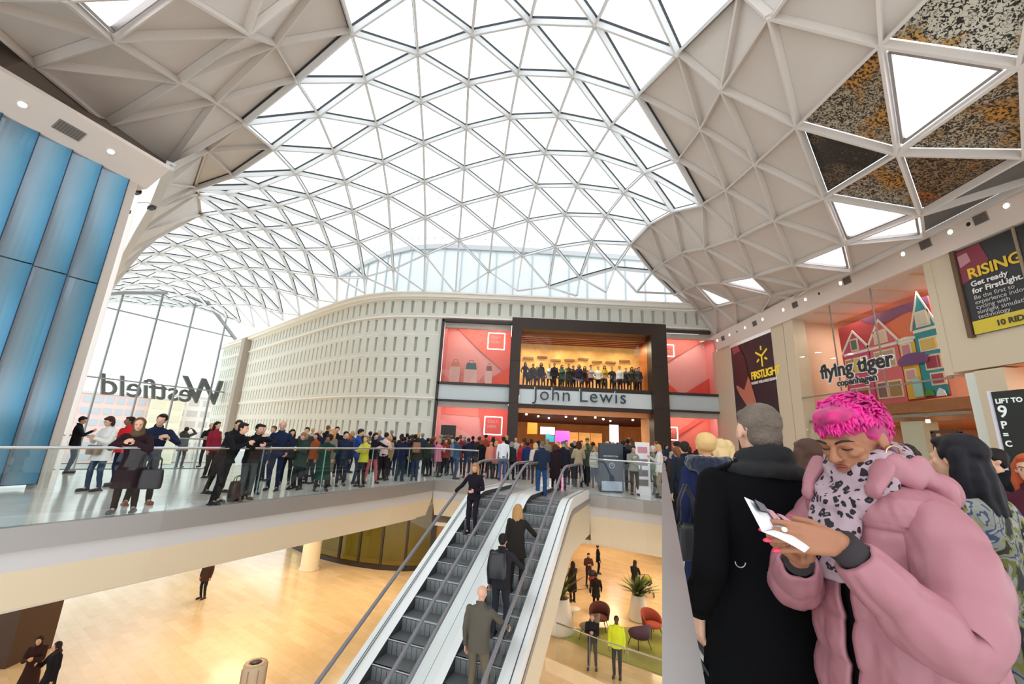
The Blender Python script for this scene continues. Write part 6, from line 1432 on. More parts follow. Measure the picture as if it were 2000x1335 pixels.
(-6.31,17.14,0.0,1.65,-25,'m','stand3','puffer','40526e','1f2740','thin','c49a68','blonde haired man in dusty blue far back in the queue before the store','p','1e1a1a',0.028,0,0,'far rows of the queue'),
(-6.58,19.0,0.0,1.76,-25,'m','pocket','jacket','243d36','3a3d42','crop','2a1c16','dark brown haired man in dark green far back in the queue before the store','p','1e1a1a',0.028,0,0,'far rows of the queue'),
(-5.58,17.12,0.0,1.66,15,'m','back2','jacket','5a5f68','1b1a1e','crop','2a1c16','dark brown haired man in mid grey far back in the queue before the store','p','1e1a1a',0.028,0,0,'far rows of the queue'),
(-5.43,17.84,0.0,1.72,170,'m','back2','puffer','40526e','1b1a1e','crop','8f8a86','grey haired man in dusty blue far back in the queue before the store','p','1e1a1a',0.028,0,0,'far rows of the queue'),
(-5.64,19.7,0.0,1.61,0,'f','back2','jacket','6a3a52','1f2740','bob','8f8a86','grey haired woman in mulberry far back in the queue before the store','p','1e1a1a',0.028,0,0,'far rows of the queue'),
(-5.38,19.56,0.0,1.78,-10,'m','cross','mid','4a3a30','2d4058','crop','8f8a86','grey haired man in brown far back in the queue before the store','p','1e1a1a',0.028,0,0,'far rows of the queue'),
(-4.72,18.93,0.0,1.62,-10,'f','stand','jacket','3a2a22','3a3d42','bob','2a1c16','dark brown haired woman in dark brown far back in the queue before the store','p','1e1a1a',0.028,0,0,'far rows of the queue'),
(-4.78,20.16,0.0,1.65,0,'f','stand','mid','a36a76','1f2740','bun','17120f','black haired woman in rose far back in the queue before the store','p','1e1a1a',0.028,0,0,'far rows of the queue'),
(-4.0,17.83,0.0,1.61,0,'f','stand','mid','b8a890','1f2740','long','4a2e20','brown haired woman in sand far back in the queue before the store','p','1e1a1a',0.028,0,0,'far rows of the queue'),
(-4.42,21.03,0.0,1.71,-25,'f','pocket','mid','22252e','2d4058','bob','c49a68','blonde haired woman in slate far back in the queue before the store','p','1e1a1a',0.028,0,0,'far rows of the queue'),
(-3.65,18.22,0.0,1.7,-10,'m','stand2','mid','2d3b55','2d4058','thin','8f8a86','grey haired man in steel blue far back in the queue before the store','p','1e1a1a',0.028,0,0,'far rows of the queue'),
(-3.86,22.32,0.0,1.59,0,'f','pocket','jacket','a36a76','1f2740','bob','7a4a2c','chestnut haired woman in rose far back in the queue before the store','p','1e1a1a',0.028,0,0,'far rows of the queue'),
(-2.94,18.86,0.0,1.65,30,'f','stand2','jacket','3a2a22','1f2740','bun','8f8a86','grey haired woman in dark brown far back in the queue before the store','p','1e1a1a',0.028,0,0,'far rows of the queue'),
(-3.06,22.08,0.0,1.7,-10,'m','cross','jacket','4a3a30','1b1a1e','crop','7a4a2c','chestnut haired man in brown far back in the queue before the store','p','1e1a1a',0.028,0,0,'far rows of the queue'),
(-2.07,19.0,0.0,1.69,15,'m','pocket','mid','7a2c34','1b1a1e','short','7a4a2c','chestnut haired man in wine red far back in the queue before the store','p','1e1a1a',0.028,0,0,'far rows of the queue'),
(-2.28,23.03,0.0,1.66,0,'m','back2','jacket','5a5f68','3a3d42','thin','8f8a86','grey haired man in mid grey far back in the queue before the store','p','1e1a1a',0.028,0,0,'far rows of the queue'),
(-1.54,19.42,0.0,1.67,15,'m','stand3','mid','22252e','1b1a1e','crop','17120f','black haired man in slate far back in the queue before the store','p','1e1a1a',0.028,0,0,'far rows of the queue'),
(-1.43,23.05,0.0,1.7,170,'m','back2','jacket','243d36','2d4058','crop','4a2e20','brown haired man in dark green far back in the queue before the store','p','1e1a1a',0.028,0,0,'far rows of the queue'),
(-0.96,20.13,0.0,1.78,-25,'m','pocket','jacket','96442f','1b1a1e','thin','17120f','black haired man in rust far back in the queue before the store','p','1e1a1a',0.028,0,0,'far rows of the queue'),
(-0.67,22.52,0.0,1.68,-25,'f','cross','puffer','1b1a1e','2d4058','long','17120f','black haired woman in black far back in the queue before the store','p','1e1a1a',0.028,0,0,'far rows of the queue'),
(0.04,19.83,0.0,1.77,-25,'m','stand','mid','1b1a1e','1b1a1e','crop','c49a68','blonde haired man in black far back in the queue before the store','p','1e1a1a',0.028,0,0,'far rows of the queue'),
(0.5,20.41,0.0,1.7,170,'m','pocket','mid','c9c4bc','1f2740','crop','7a4a2c','chestnut haired man in off white far back in the queue before the store','p','1e1a1a',0.028,0,0,'far rows of the queue'),
(0.87,19.58,0.0,1.69,15,'f','back2','jacket','96442f','1f2740','long','4a2e20','brown haired woman in rust far back in the queue before the store','p','1e1a1a',0.028,0,0,'far rows of the queue'),
(1.47,23.84,0.0,1.67,15,'f','stand2','mid','96442f','1f2740','bob','2a1c16','dark brown haired woman in rust far back in the queue before the store','p','1e1a1a',0.028,0,0,'far rows of the queue'),
(1.56,19.72,0.0,1.6,-25,'f','stand3','mid','40526e','2d4058','bob','17120f','black haired woman in dusty blue far back in the queue before the store','p','1e1a1a',0.028,0,0,'far rows of the queue'),
(2.21,21.86,0.0,1.7,30,'f','back2','jacket','8f8676','1b1a1e','bun','8f8a86','grey haired woman in taupe far back in the queue before the store','p','1e1a1a',0.028,0,0,'far rows of the queue'),
(2.26,17.91,0.0,1.61,170,'f','pocket','jacket','7a2c34','1f2740','bun','c49a68','blonde haired woman in wine red far back in the queue before the store','p','1e1a1a',0.028,0,0,'far rows of the queue'),
(2.92,20.04,0.0,1.68,-150,'f','stand','jacket','8f8676','2d4058','bob','7a4a2c','chestnut haired woman in taupe far back in the queue before the store','p','1e1a1a',0.028,0,0,'far rows of the queue'),
(3.19,19.25,0.0,1.67,-10,'f','back2','jacket','1b1a1e','1f2740','bob','8f8a86','grey haired woman in black far back in the queue before the store','p','1e1a1a',0.028,0,0,'far rows of the queue'),
(4.23,23.15,0.0,1.71,-150,'m','stand3','mid','3a2a22','2d4058','short','17120f','black haired man in dark brown far back in the queue before the store','p','1e1a1a',0.028,0,0,'far rows of the queue'),
(3.79,18.04,0.0,1.64,-10,'f','cross','jacket','a36a76','2d4058','bob','2a1c16','dark brown haired woman in rose far back in the queue before the store','p','1e1a1a',0.028,0,0,'far rows of the queue'),
(5.19,22.59,0.0,1.62,-10,'f','stand','jacket','243d36','1f2740','long','c49a68','blonde haired woman in dark green far back in the queue before the store','p','1e1a1a',0.028,0,0,'far rows of the queue'),
(4.81,19.25,0.0,1.7,-150,'f','stand','jacket','1b1a1e','1b1a1e','long','4a2e20','brown haired woman in black far back in the queue before the store','p','1e1a1a',0.028,0,0,'far rows of the queue'),
(5.73,20.88,0.0,1.63,0,'f','stand2','jacket','22252e','2d4058','long','7a4a2c','chestnut haired woman in slate far back in the queue before the store','p','1e1a1a',0.028,0,0,'far rows of the queue'),
(5.55,18.7,0.0,1.67,30,'m','cross','puffer','2d3b55','2d4058','crop','c49a68','blonde haired man in steel blue far back in the queue before the store','p','1e1a1a',0.028,0,0,'far rows of the queue'),
(6.83,21.42,0.0,1.65,-10,'f','pocket','jacket','1b1a1e','3a3d42','bun','2a1c16','dark brown haired woman in black far back in the queue before the store','p','1e1a1a',0.028,0,0,'far rows of the queue'),
(6.86,20.1,0.0,1.64,-25,'f','pocket','jacket','4a3a30','1b1a1e','bun','4a2e20','brown haired woman in brown far back in the queue before the store','p','1e1a1a',0.028,0,0,'far rows of the queue'),
(6.97,19.15,0.0,1.82,30,'m','pocket','jacket','6a3a52','2d4058','thin','7a4a2c','chestnut haired man in mulberry far back in the queue before the store','p','1e1a1a',0.028,0,0,'far rows of the queue'),
(7.84,20.31,0.0,1.71,-150,'f','back2','jacket','2d3b55','1f2740','long','17120f','black haired woman in steel blue far back in the queue before the store','p','1e1a1a',0.028,0,0,'far rows of the queue'),
(8.0,19.7,0.0,1.65,0,'f','stand2','puffer','b8a890','1b1a1e','long','7a4a2c','chestnut haired woman in sand far back in the queue before the store','p','1e1a1a',0.028,0,0,'far rows of the queue'),
(7.68,18.15,0.0,1.68,-10,'m','stand','jacket','a36a76','3a3d42','short','4a2e20','brown haired man in rose far back in the queue before the store','p','1e1a1a',0.028,0,0,'far rows of the queue'),
(9.01,20.34,0.0,1.64,30,'f','stand','jacket','3a2a22','1f2740','bob','4a2e20','brown haired woman in dark brown far back in the queue before the store','p','1e1a1a',0.028,0,0,'far rows of the queue'),
(9.35,20.17,0.0,1.77,-150,'m','pocket','mid','3a2a22','1f2740','crop','c49a68','blonde haired man in dark brown far back in the queue before the store','p','1e1a1a',0.028,0,0,'far rows of the queue'),
(9.81,20.2,0.0,1.77,-150,'m','stand2','mid','243d36','3a3d42','thin','8f8a86','grey haired man in dark green far back in the queue before the store','p','1e1a1a',0.028,0,0,'far rows of the queue'),
(9.43,18.65,0.0,1.8,-10,'m','stand','mid','5a5f68','1f2740','short','c49a68','blonde haired man in mid grey far back in the queue before the store','p','1e1a1a',0.028,0,0,'far rows of the queue'),
(11.23,21.39,0.0,1.69,-10,'f','stand2','puffer','8f8676','1b1a1e','bun','17120f','black haired woman in taupe far back in the queue before the store','p','1e1a1a',0.028,0,0,'far rows of the queue'),
(-0.73,10.66,-0.68,1.66,158,'f','raill','jacket','201a22','241e26','long','a87a52','fair haired woman in black riding the left escalator,hand on the rail','p','1e1a1a',0.011,1,0,0),
(0.32,8.95,-1.37,1.66,-20,'f','rail','mid','2a2622','241e1c','long','b08452','woman with long blonde hair going up the right escalator ahead of the others','p','1e1a1a',0.011,0,0,0),
(0.03,8.21,-1.83,1.7,-20,'m','rail','jacket','2a2a30','2c2e36','short','1a1614','man with a dark backpack in the middle of the right escalator','q','1e1a1a',0.011,0,0,0),
(-0.28,7.43,-2.53,1.76,-20,'m','rail','jacket','5a544a','6a5f4e','none','000000','bald man in a taupe jacket nearest on the right escalator','p','1e1a1a',0.011,0,0,0),
(-12.25,12.6,-5.6,1.51,-150,'f','phone','abaya','3a2420','000000','scarf','2a1816','woman in a brown robe and headscarf on the lower floor,left one of the pair','p','1e1a1a',0.018,1,0,0),
(-11.35,12.2,-5.6,1.57,160,'f','one','abaya','1e1c22','000000','scarf','2a1a20','woman in a black robe and headscarf on the lower floor,right one of the pair','p','1e1a1a',0.018,1,0,0),
(-12.67,19.55,-5.6,1.74,170,'m','stand','mid','4a342a','2a2a2e','short','1c1512','person in a brown coat on the lower floor,head hidden by the gallery edge','p','1e1a1a',0.018,0,0,0),
(3.2,15.4,-5.6,1.6,165,'m','phone','jacket','2a2830','4a4248','crop','9a7a62','man in a black top looking at a phone in the lower lounge','p','1e1a1a',0.018,1,0,0),
(3.9,14.95,-5.6,1.72,160,'m','stand','jacket','e2ee3c','2a2a3c','crop','17120f','security guard in a yellow high visibility vest in the lower lounge','d','1e1a1a',0.018,1,0,0),
(4.3,19.9,-5.6,1.58,-10,'m','walk','mid','2c2420','2e2a2a','short','2a1c16','person in a dark coat walking away across the lower hall','p','1e1a1a',0.018,0,0,0),
(3.45,21.0,-5.6,1.71,20,'f','one','long','2a2024','2a2024','long','1c1512','woman in a long dark coat at the left of the lower hall','p','1e1a1a',0.018,0,0,0),
(4.65,23.3,-5.6,1.55,180,'m','back2','jacket','4a2c28','2a2a30','short','1c1512','man pushing a pram toward the viewer in the lower hall','p','1e1a1a',0.018,0,0,0),
(5.6,25.3,-5.6,1.5,-90,'f','stand','mid','1e1c22','1e1c22','bun','2a1c16','woman in black standing behind the pram pusher','p','1e1a1a',0.018,0,0,0),
(6.6,21.7,-5.6,1.7,-40,'f','phone','mid','24221e','1e1c1e','scarf','1e1c1a','woman in a black headscarf leaning over a pushchair in the lower hall','p','1e1a1a',0.018,0,0,0),
(1.18,29.0,5.28,1.85,195,'f','pocket','shirt','27203a','2a2028','long','6a4a2c','shopper behind the upper store window,first from its left end','q','1e1a1a',0.03,0,0,'shoppers behind the upper store window'),
(1.78,29.5,5.28,1.85,195,'m','stand2','jacket','2a2830','3a2028','short','2a1c16','shopper behind the upper store window,second from its left end','q','1e1a1a',0.03,0,0,'shoppers behind the upper store window'),
(2.32,29.0,5.28,1.85,160,'f','stand','jacket','22222c','5a1c2c','bob','2a1c16','shopper behind the upper store window,third from its left end','q','1e1a1a',0.03,0,0,'shoppers behind the upper store window'),
(3.0,29.5,5.28,1.85,180,'m','cross','mid','c8ccd8','2a3038','short','6a4a2c','shopper behind the upper store window,fourth from its left end','q','1e1a1a',0.03,0,0,'shoppers behind the upper store window'),
(3.29,29.0,5.28,1.85,160,'m','stand2','jacket','2a2a30','3a1c28','short','17120f','shopper behind the upper store window,fifth from its left end','q','1e1a1a',0.03,0,0,'shoppers behind the upper store window'),
(3.92,29.5,5.28,1.85,195,'f','cross','mid','2f5a54','3a3a34','long','17120f','shopper behind the upper store window,sixth from its left end','q','1e1a1a',0.03,0,0,'shoppers behind the upper store window'),
(4.34,29.0,5.28,1.85,180,'m','cross','jacket','3a3a34','3a3a34','short','17120f','shopper behind the upper store window,seventh from its left end','q','1e1a1a',0.03,0,0,'shoppers behind the upper store window'),
(4.76,29.5,5.28,1.85,195,'m','stand2','mid','2a2a30','2a2a30','short','17120f','shopper behind the upper store window,eighth from its left end','q','1e1a1a',0.03,0,0,'shoppers behind the upper store window'),
(5.09,29.0,5.28,1.85,160,'f','stand','jacket','3a2c4a','3a2a30','bob','17120f','shopper behind the upper store window,ninth from its left end','q','1e1a1a',0.03,0,0,'shoppers behind the upper store window'),
(5.6,29.5,5.28,1.85,160,'f','cross','mid','2e2a28','4a1c24','long','17120f','shopper behind the upper store window,tenth from its left end','q','1e1a1a',0.03,0,0,'shoppers behind the upper store window'),
(5.96,29.0,5.28,1.85,195,'f','cross','jacket','c0b0b0','2a2a34','bun','17120f','shopper behind the upper store window,eleventh from its left end','q','1e1a1a',0.03,0,0,'shoppers behind the upper store window'),
(6.6,29.5,5.28,1.85,180,'m','pocket','jacket','d8dce0','1c1c24','short','2a1c16','shopper behind the upper store window,twelfth from its left end','q','1e1a1a',0.03,0,0,'shoppers behind the upper store window'),
(6.97,29.0,5.28,1.85,180,'f','cross','jacket','b8922c','2a2a24','long','17120f','shopper behind the upper store window,thirteenth from its left end','q','1e1a1a',0.03,0,0,'shoppers behind the upper store window'),
(7.63,29.5,5.28,1.85,180,'m','pocket','shirt','24242c','24242c','short','6a4a2c','shopper behind the upper store window,fourteenth from its left end','q','1e1a1a',0.03,0,0,'shoppers behind the upper store window'),
(8.06,29.0,5.28,1.85,160,'f','stand2','shirt','e0dce0','2a2028','bun','2a1c16','shopper behind the upper store window,fifteenth from its left end','q','1e1a1a',0.03,0,0,'shoppers behind the upper store window'),
(8.66,29.5,5.28,1.85,160,'m','pocket','mid','20202a','30202a','short','2a1c16','shopper behind the upper store window,sixteenth from its left end','q','1e1a1a',0.03,0,0,'shoppers behind the upper store window'),
(8.96,29.0,5.28,1.85,180,'f','pocket','jacket','3a3a2c','4a3a20','long','2a1c16','shopper behind the upper store window,seventeenth from its left end','q','1e1a1a',0.03,0,0,'shoppers behind the upper store window'),
(9.39,29.5,5.28,1.85,195,'f','cross','jacket','b86a4a','3a2a24','long','17120f','shopper behind the upper store window,eighteenth from its left end','q','1e1a1a',0.03,0,0,'shoppers behind the upper store window'),
(9.45,29.0,5.28,1.85,195,'m','pocket','mid','4a4a50','2a2a2a','short','17120f','shopper behind the upper store window,nineteenth from its left end','q','1e1a1a',0.03,0,0,'shoppers behind the upper store window'),
(9.45,29.5,5.28,1.85,195,'m','back2','mid','15151a','1a1a1e','short','2a1c16','shopper behind the upper store window,twentieth from its left end','q','1e1a1a',0.03,0,0,'shoppers behind the upper store window'),
(1.52,30.3,5.28,1.6,165,'m','stand2','jacket','1b1a1e','1b1a1e','short','17120f','shopper in the second row behind the upper store window,first from its left end','q','1e1a1a',0.035,0,0,'second row behind the upper store window'),
(2.14,30.3,5.28,1.79,180,'f','stand2','jacket','2d3b55','1b1a1e','short','6a4a2c','shopper in the second row behind the upper store window,second from its left end','q','1e1a1a',0.035,0,0,'second row behind the upper store window'),
(2.6,30.3,5.28,1.69,195,'f','pocket','jacket','22252e','1b1a1e','short','2a1c16','shopper in the second row behind the upper store window,third from its left end','q','1e1a1a',0.035,0,0,'second row behind the upper store window'),
(3.35,30.3,5.28,1.62,180,'f','stand','jacket','2d3b55','1b1a1e','short','2a1c16','shopper in the second row behind the upper store window,fourth from its left end','q','1e1a1a',0.035,0,0,'second row behind the upper store window'),
(3.92,30.3,5.28,1.71,180,'f','pocket','jacket','1b1a1e','1b1a1e','short','17120f','shopper in the second row behind the upper store window,fifth from its left end','q','1e1a1a',0.035,0,0,'second row behind the upper store window'),
(4.43,30.3,5.28,1.74,180,'f','stand','jacket','5a5f68','1b1a1e','short','17120f','shopper in the second row behind the upper store window,sixth from its left end','q','1e1a1a',0.035,0,0,'second row behind the upper store window'),
(4.88,30.3,5.28,1.72,180,'m','stand','jacket','5a5f68','1b1a1e','short','6a4a2c','shopper in the second row behind the upper store window,seventh from its left end','q','1e1a1a',0.035,0,0,'second row behind the upper store window'),
(5.52,30.3,5.28,1.65,195,'f','stand','jacket','22252e','1b1a1e','short','6a4a2c','shopper in the second row behind the upper store window,eighth from its left end','q','1e1a1a',0.035,0,0,'second row behind the upper store window'),
(6.03,30.3,5.28,1.7,165,'m','stand2','jacket','7a2c34','1b1a1e','short','17120f','shopper in the second row behind the upper store window,ninth from its left end','q','1e1a1a',0.035,0,0,'second row behind the upper store window'),
(6.75,30.3,5.28,1.76,165,'m','pocket','jacket','2d3b55','1b1a1e','short','17120f','shopper in the second row behind the upper store window,tenth from its left end','q','1e1a1a',0.035,0,0,'second row behind the upper store window'),
(7.19,30.3,5.28,1.68,165,'f','stand2','jacket','8f8676','1b1a1e','short','17120f','shopper in the second row behind the upper store window,eleventh from its left end','q','1e1a1a',0.035,0,0,'second row behind the upper store window'),
(7.99,30.3,5.28,1.69,180,'f','pocket','jacket','2d3b55','1b1a1e','short','2a1c16','shopper in the second row behind the upper store window,twelfth from its left end','q','1e1a1a',0.035,0,0,'second row behind the upper store window'),
(8.45,30.3,5.28,1.78,165,'f','stand2','jacket','1b1a1e','1b1a1e','short','6a4a2c','shopper in the second row behind the upper store window,thirteenth from its left end','q','1e1a1a',0.035,0,0,'second row behind the upper store window'),
(9.14,30.3,5.28,1.77,165,'m','pocket','jacket','2d3b55','1b1a1e','short','6a4a2c','shopper in the second row behind the upper store window,fourteenth from its left end','q','1e1a1a',0.035,0,0,'second row behind the upper store window')]
for (x,y,z,h,rz,sex,pose,coat,tc,bc,hair,hc,label,skin,shoe,vx,face,wide,group) in CROWD:
    person(x,y,z,h,rz,sex,pose,coat,tc,bc,hair,hc,label,skin,shoe,group or None,vx,wide,bool(face))

# ------------------------------------------------------------------ nearest figures
def catmull(pts, n=8):
    P = [Vector(p) for p in pts]; P = [P[0]*2-P[1]]+P+[P[-1]*2-P[-2]]; out = []
    for i in range(1, len(P)-2):
        for k in range(n):
            t = k/n; a, b, c, d = P[i-1:i+3]
            out.append(.5*((2*b)+(c-a)*t+(2*a-5*b+4*c-d)*t*t+(3*b-a-3*c+d)*t**3))
    out.append(P[-2]); return out
def lerp_list(xs, t):
    f = t*(len(xs)-1); i = min(int(f), len(xs)-2); return xs[i]+(xs[i+1]-xs[i])*(f-i)
def sleeve(name, root, pts, rad, m, rows, cols=4, puff=.012, n=48, flat=1.0, seam=.6, open_end=True):
    path = catmull(pts, 14); N = len(path); vs = []; fs = []; ref = None
    L = [0]
    for i in range(1, N): L.append(L[-1]+(path[i]-path[i-1]).length)
    for i in range(N):
        d = (path[min(i+1,N-1)]-path[max(i-1,0)]).normalized()
        if ref is None: ref = Vector((0,1,0))
        a = (ref-d*ref.dot(d)).normalized(); b = d.cross(a); ref = a
        s = L[i]/L[-1]; r = lerp_list(rad, s); su = abs(math.sin(math.pi*(s*rows)))**.3
        for k in range(n):
            q = 2*math.pi*k/n; sv = 1 if cols == 0 else .45+.55*abs(math.sin(q*cols/2))**.4
            w = puff*(su*sv-.5)+.007*noise.noise(path[i]*14+Vector((math.cos(q),math.sin(q),0))*2)
            vs.append(path[i]+(a*math.cos(q)+b*math.sin(q)*flat)*(r+w))
    for i in range(N-1):
        for k in range(n): fs.append((i*n+k, i*n+(k+1) % n, (i+1)*n+(k+1) % n, (i+1)*n+k))
    # turned-in cuff
    c = path[-1]; base = (N-1)*n; m0 = len(vs)
    for k in range(n): vs.append(c+(Vector(vs[base+k])-c)*.8-(path[-1]-path[-2]).normalized()*.03)
    for k in range(n): fs.append((base+k, base+(k+1) % n, m0+(k+1) % n, m0+k))
    mb = MB(); mb.add(vs, fs, 0, True); return place(obj(name, mb, m), root)
def hand2(mb, wr, aim, palm, curls, spread=.0, nails=None, thumb=(.5,.7,.35), r=.0088, s=1.0):
    d = Vector(aim).normalized(); pn = Vector(palm); pn = (pn-d*pn.dot(d)).normalized(); w = d.cross(pn).normalized()*(1 if thumb[1] > 0 else -1)
    th = abs(thumb[1])
    for o_ in (-.027,-.009,.009,.027): cap(mb, wr+w*o_*.55, wr+d*.088*s+w*o_*s, .0165*s, .0125*s, 10, )
    mb.ell(wr+d*.03+w*.018-pn*-.008, (.02,.02,.02), 10, 8)
    for i, (o_, L) in enumerate(((.030,.072),(.0105,.082),(-.0095,.076),(-.029,.060))):
        p = wr+d*.09*s+w*o_*s; q = (d+w*spread*(1.5-i)*.2).normalized(); cu = curls[i]
        for j, sgm in enumerate((.45,.31,.24)):
            q = (q+pn*cu*(.6 if j == 0 else .8)).normalized(); e = p+q*L*sgm*s; cap(mb, p, e, r*(1.08-.08*j)*s, r*(1.0-.1*j)*s, 10); mb.ell(e, (r*1.05*s,)*3, 8, 6) if j < 2 else None; p = e
        if nails is not None: nails.append((p, q, -pn))
    t0 = wr+d*.02+w*.02; t1 = t0+(d*thumb[0]+w*th+pn*thumb[2]).normalized()*.042*s; t2 = t1+(d*.8+w*.3+pn*thumb[2]).normalized()*.036*s
    cap(mb, t0, t1, .0145*s, .0125*s, 10); cap(mb, t1, t2, .0125*s, .0098*s, 10)
    if nails is not None: nails.append((t2, (t2-t1).normalized(), w))
def add_nails(root, nails, col):
    for p, q, up in nails:
        e = MB(); x = q.cross(up).normalized(); z = x.cross(q).normalized(); M3 = Matrix((x, q, z)).transposed()
        e.ell(p+q*.006+z*.0055, (.0058,.0115,.0026), 10, 6, rot=M3); place(obj('fingernail', e, mat('nail_'+col, col, .15, coat=.6)), root)
# ---- woman in the pink coat
rzP = R(97); HS = 1.785/BH
pinkW = empty('person', (1.18,1.345,0), 'woman with cropped magenta hair in a quilted pink coat reading a leaflet', 'person', None, rzP)
pinkW.scale = (HS,HS,HS)
POSES['hero_pink'] = {'lean': .0, 'head': (.37,.16), 'hand': ((-.22,.36,1.335),(-.02,.30,1.25)), 'feet': ((-.1,.02),(.1,.05)), 'pole': {'l': (-.1,-.55,-.75), 'r': (.8,-.3,-.8)}}
Jp = skeleton('f', POSES['hero_pink'])
M_skinH = mat('skin_hero', 'a06c50', .5, spec=.35, bump=(60,.06))
mbh = MB(); head_shape(mbh, Jp)
cH = Jp['headc']; RH = Jp['RH']; PH = lambda x, y, z: cH+RH @ Vector((x, y, z)); EH = lambda mb, x, y, z, a, b, c: mb.ell(PH(x,y,z), (a,b,c), 14, 10, rot=RH)
for sx in (-1,1):
    EH(mbh, sx*.031,.077,.006,.0165,.009,.0105)       # lids
    EH(mbh, sx*.034,.07,-.018,.018,.014,.012); EH(mbh, sx*.045,.05,-.04,.016,.02,.02)
EH(mbh, 0,.09,-.066,.021,.009,.004)
cap(mbh, Jp['necktop']+Vector((0,-.01,-.09)), cH+RH @ Vector((0,-.012,-.06)), .05, .045, 16)
hb = remesh(mbh, .0042, 3); dress(pinkW, 'body', hb, M_skinH)   # head and neck
def facebits(root, M_brow, lipc, lid=True):
    for sx in (-1,1):
        e = MB(); pts = [PH(sx*(.031+.0155*math.cos(a)), .0865-.004*abs(math.cos(a))-.0045*max(0,sx*0+math.cos(a)*.6), .001-.0045*math.sin(a)) for a in [math.pi*k/8 for k in range(9)]]
        e.tube(pts, [.0006,.0012,.0016,.0018,.0018,.0018,.0016,.0012,.0006], 6); place(obj('eyelash', e, mat('lash_dark','1c100c',.5)), root)
        e = MB(); e.tube([PH(sx*.013,.0965,.0185), PH(sx*.022,.0975,.0235), PH(sx*.034,.0945,.027), PH(sx*.046,.086,.0255), PH(sx*.055,.075,.019)], [.0028,.0036,.0036,.0028,.0012], 8); place(obj('eyebrow', e, M_brow), root)
    e = MB(); e.ell(PH(0,.0935,-.0505), (.021,.0065,.0042), 14, 8, rot=RH); e.ell(PH(0,.0925,-.0588), (.0185,.0075,.0052), 14, 8, rot=RH); place(obj('lips', e, mat('lip_'+lipc, lipc, .35)), root)
facebits(pinkW, mat('brow_dark','1e1410',.8), '8e4a40')
# magenta cropped hair of many tufts over a close cap
random.seed(21); hm = MB()
hm.ell(PH(0,-.022,.045), (.081,.094,.082), 24, 16, rot=RH); hm.ell(PH(0,-.06,.0), (.068,.05,.068), 18, 12, rot=RH); hm.ell(PH(0,.04,.088), (.062,.05,.032), 16, 10, rot=RH)
for sx in (-1,1): hm.ell(PH(sx*.069,-.012,.03), (.017,.045,.038), 12, 8, rot=RH)
hcap = remesh(hm, .006, 2, disp=wob(40,.006)); M_mag = mat('hair_magenta','c40d6a',.5,var=(26,.12,'8a0a50'),sheen=.2)
hair_o = dress(pinkW, 'hair', hcap, M_mag)
tf = MB()
for k in range(760):
    th = random.random()*6.283; zz = random.uniform(-.35,1); rr = math.sqrt(max(0,1-zz*zz)); n_ = Vector((rr*math.cos(th), rr*math.sin(th), zz))
    if n_.y > .55 and n_.z < .22: continue
    if abs(n_.x) > .6 and n_.z < .1 and n_.y > -.2: continue
    b_ = Vector((n_.x*.082, -.022+n_.y*.098, .046+n_.z*.086)); fl_ = Vector((n_.x*.55+random.uniform(-.4,.4), n_.y*.5+.45+random.uniform(-.35,.35), n_.z*.5+.1+random.uniform(-.35,.3)))
    if n_.y > .3: fl_ += Vector((random.uniform(-.2,.2),.5,-.45))
    if n_.z < .3: fl_ += Vector((0,-.4,-.5))
    L_ = random.uniform(.018,.034); fl_ = fl_-n_*fl_.dot(n_)*.75; fl_.normalize(); p0 = PH(*b_); p1 = PH(*(b_+(n_*.12+fl_).normalized()*L_*.55)); p2 = PH(*(b_+(fl_-n_*.1).normalized()*L_))
    tf.tube([p0,p1,p2], [.0055,.004,.0006], 5)
for k in range(260):
    th = random.uniform(.15,.95)*math.pi; zz = random.uniform(.12,.85); rr = math.sqrt(1-zz*zz); n_ = Vector((rr*math.cos(th), rr*math.sin(th), zz))
    b_ = Vector((n_.x*.082, -.02+n_.y*.098, .047+n_.z*.084)); d_f = Vector((random.uniform(-.5,.1), .35+random.uniform(-.2,.3), -.75+random.uniform(-.3,.4))).normalized(); L_ = random.uniform(.022,.036)
    tf.tube([PH(*b_), PH(*(b_+(n_*.25+d_f).normalized()*L_*.55)), PH(*(b_+(n_*.05+d_f).normalized()*L_))], [.006,.0045,.0007], 5)
place(obj('hair_tufts', tf, mat('hair_magenta_tip','e0208a',.45,var=(30,.15,'9c0d5e'))), hair_o)
er_ = MB(); c_ = PH(-.088,-.008,-.05)
er_.tube([c_+RH @ Vector((.004*math.sin(a*2),.028*math.cos(a),.028*math.sin(a))) for a in [2*math.pi*k/20 for k in range(20)]], .0024, 8, closed=True); place(obj('earring', er_, mat('gold','d9b48a',.2,metal=1)), pinkW)
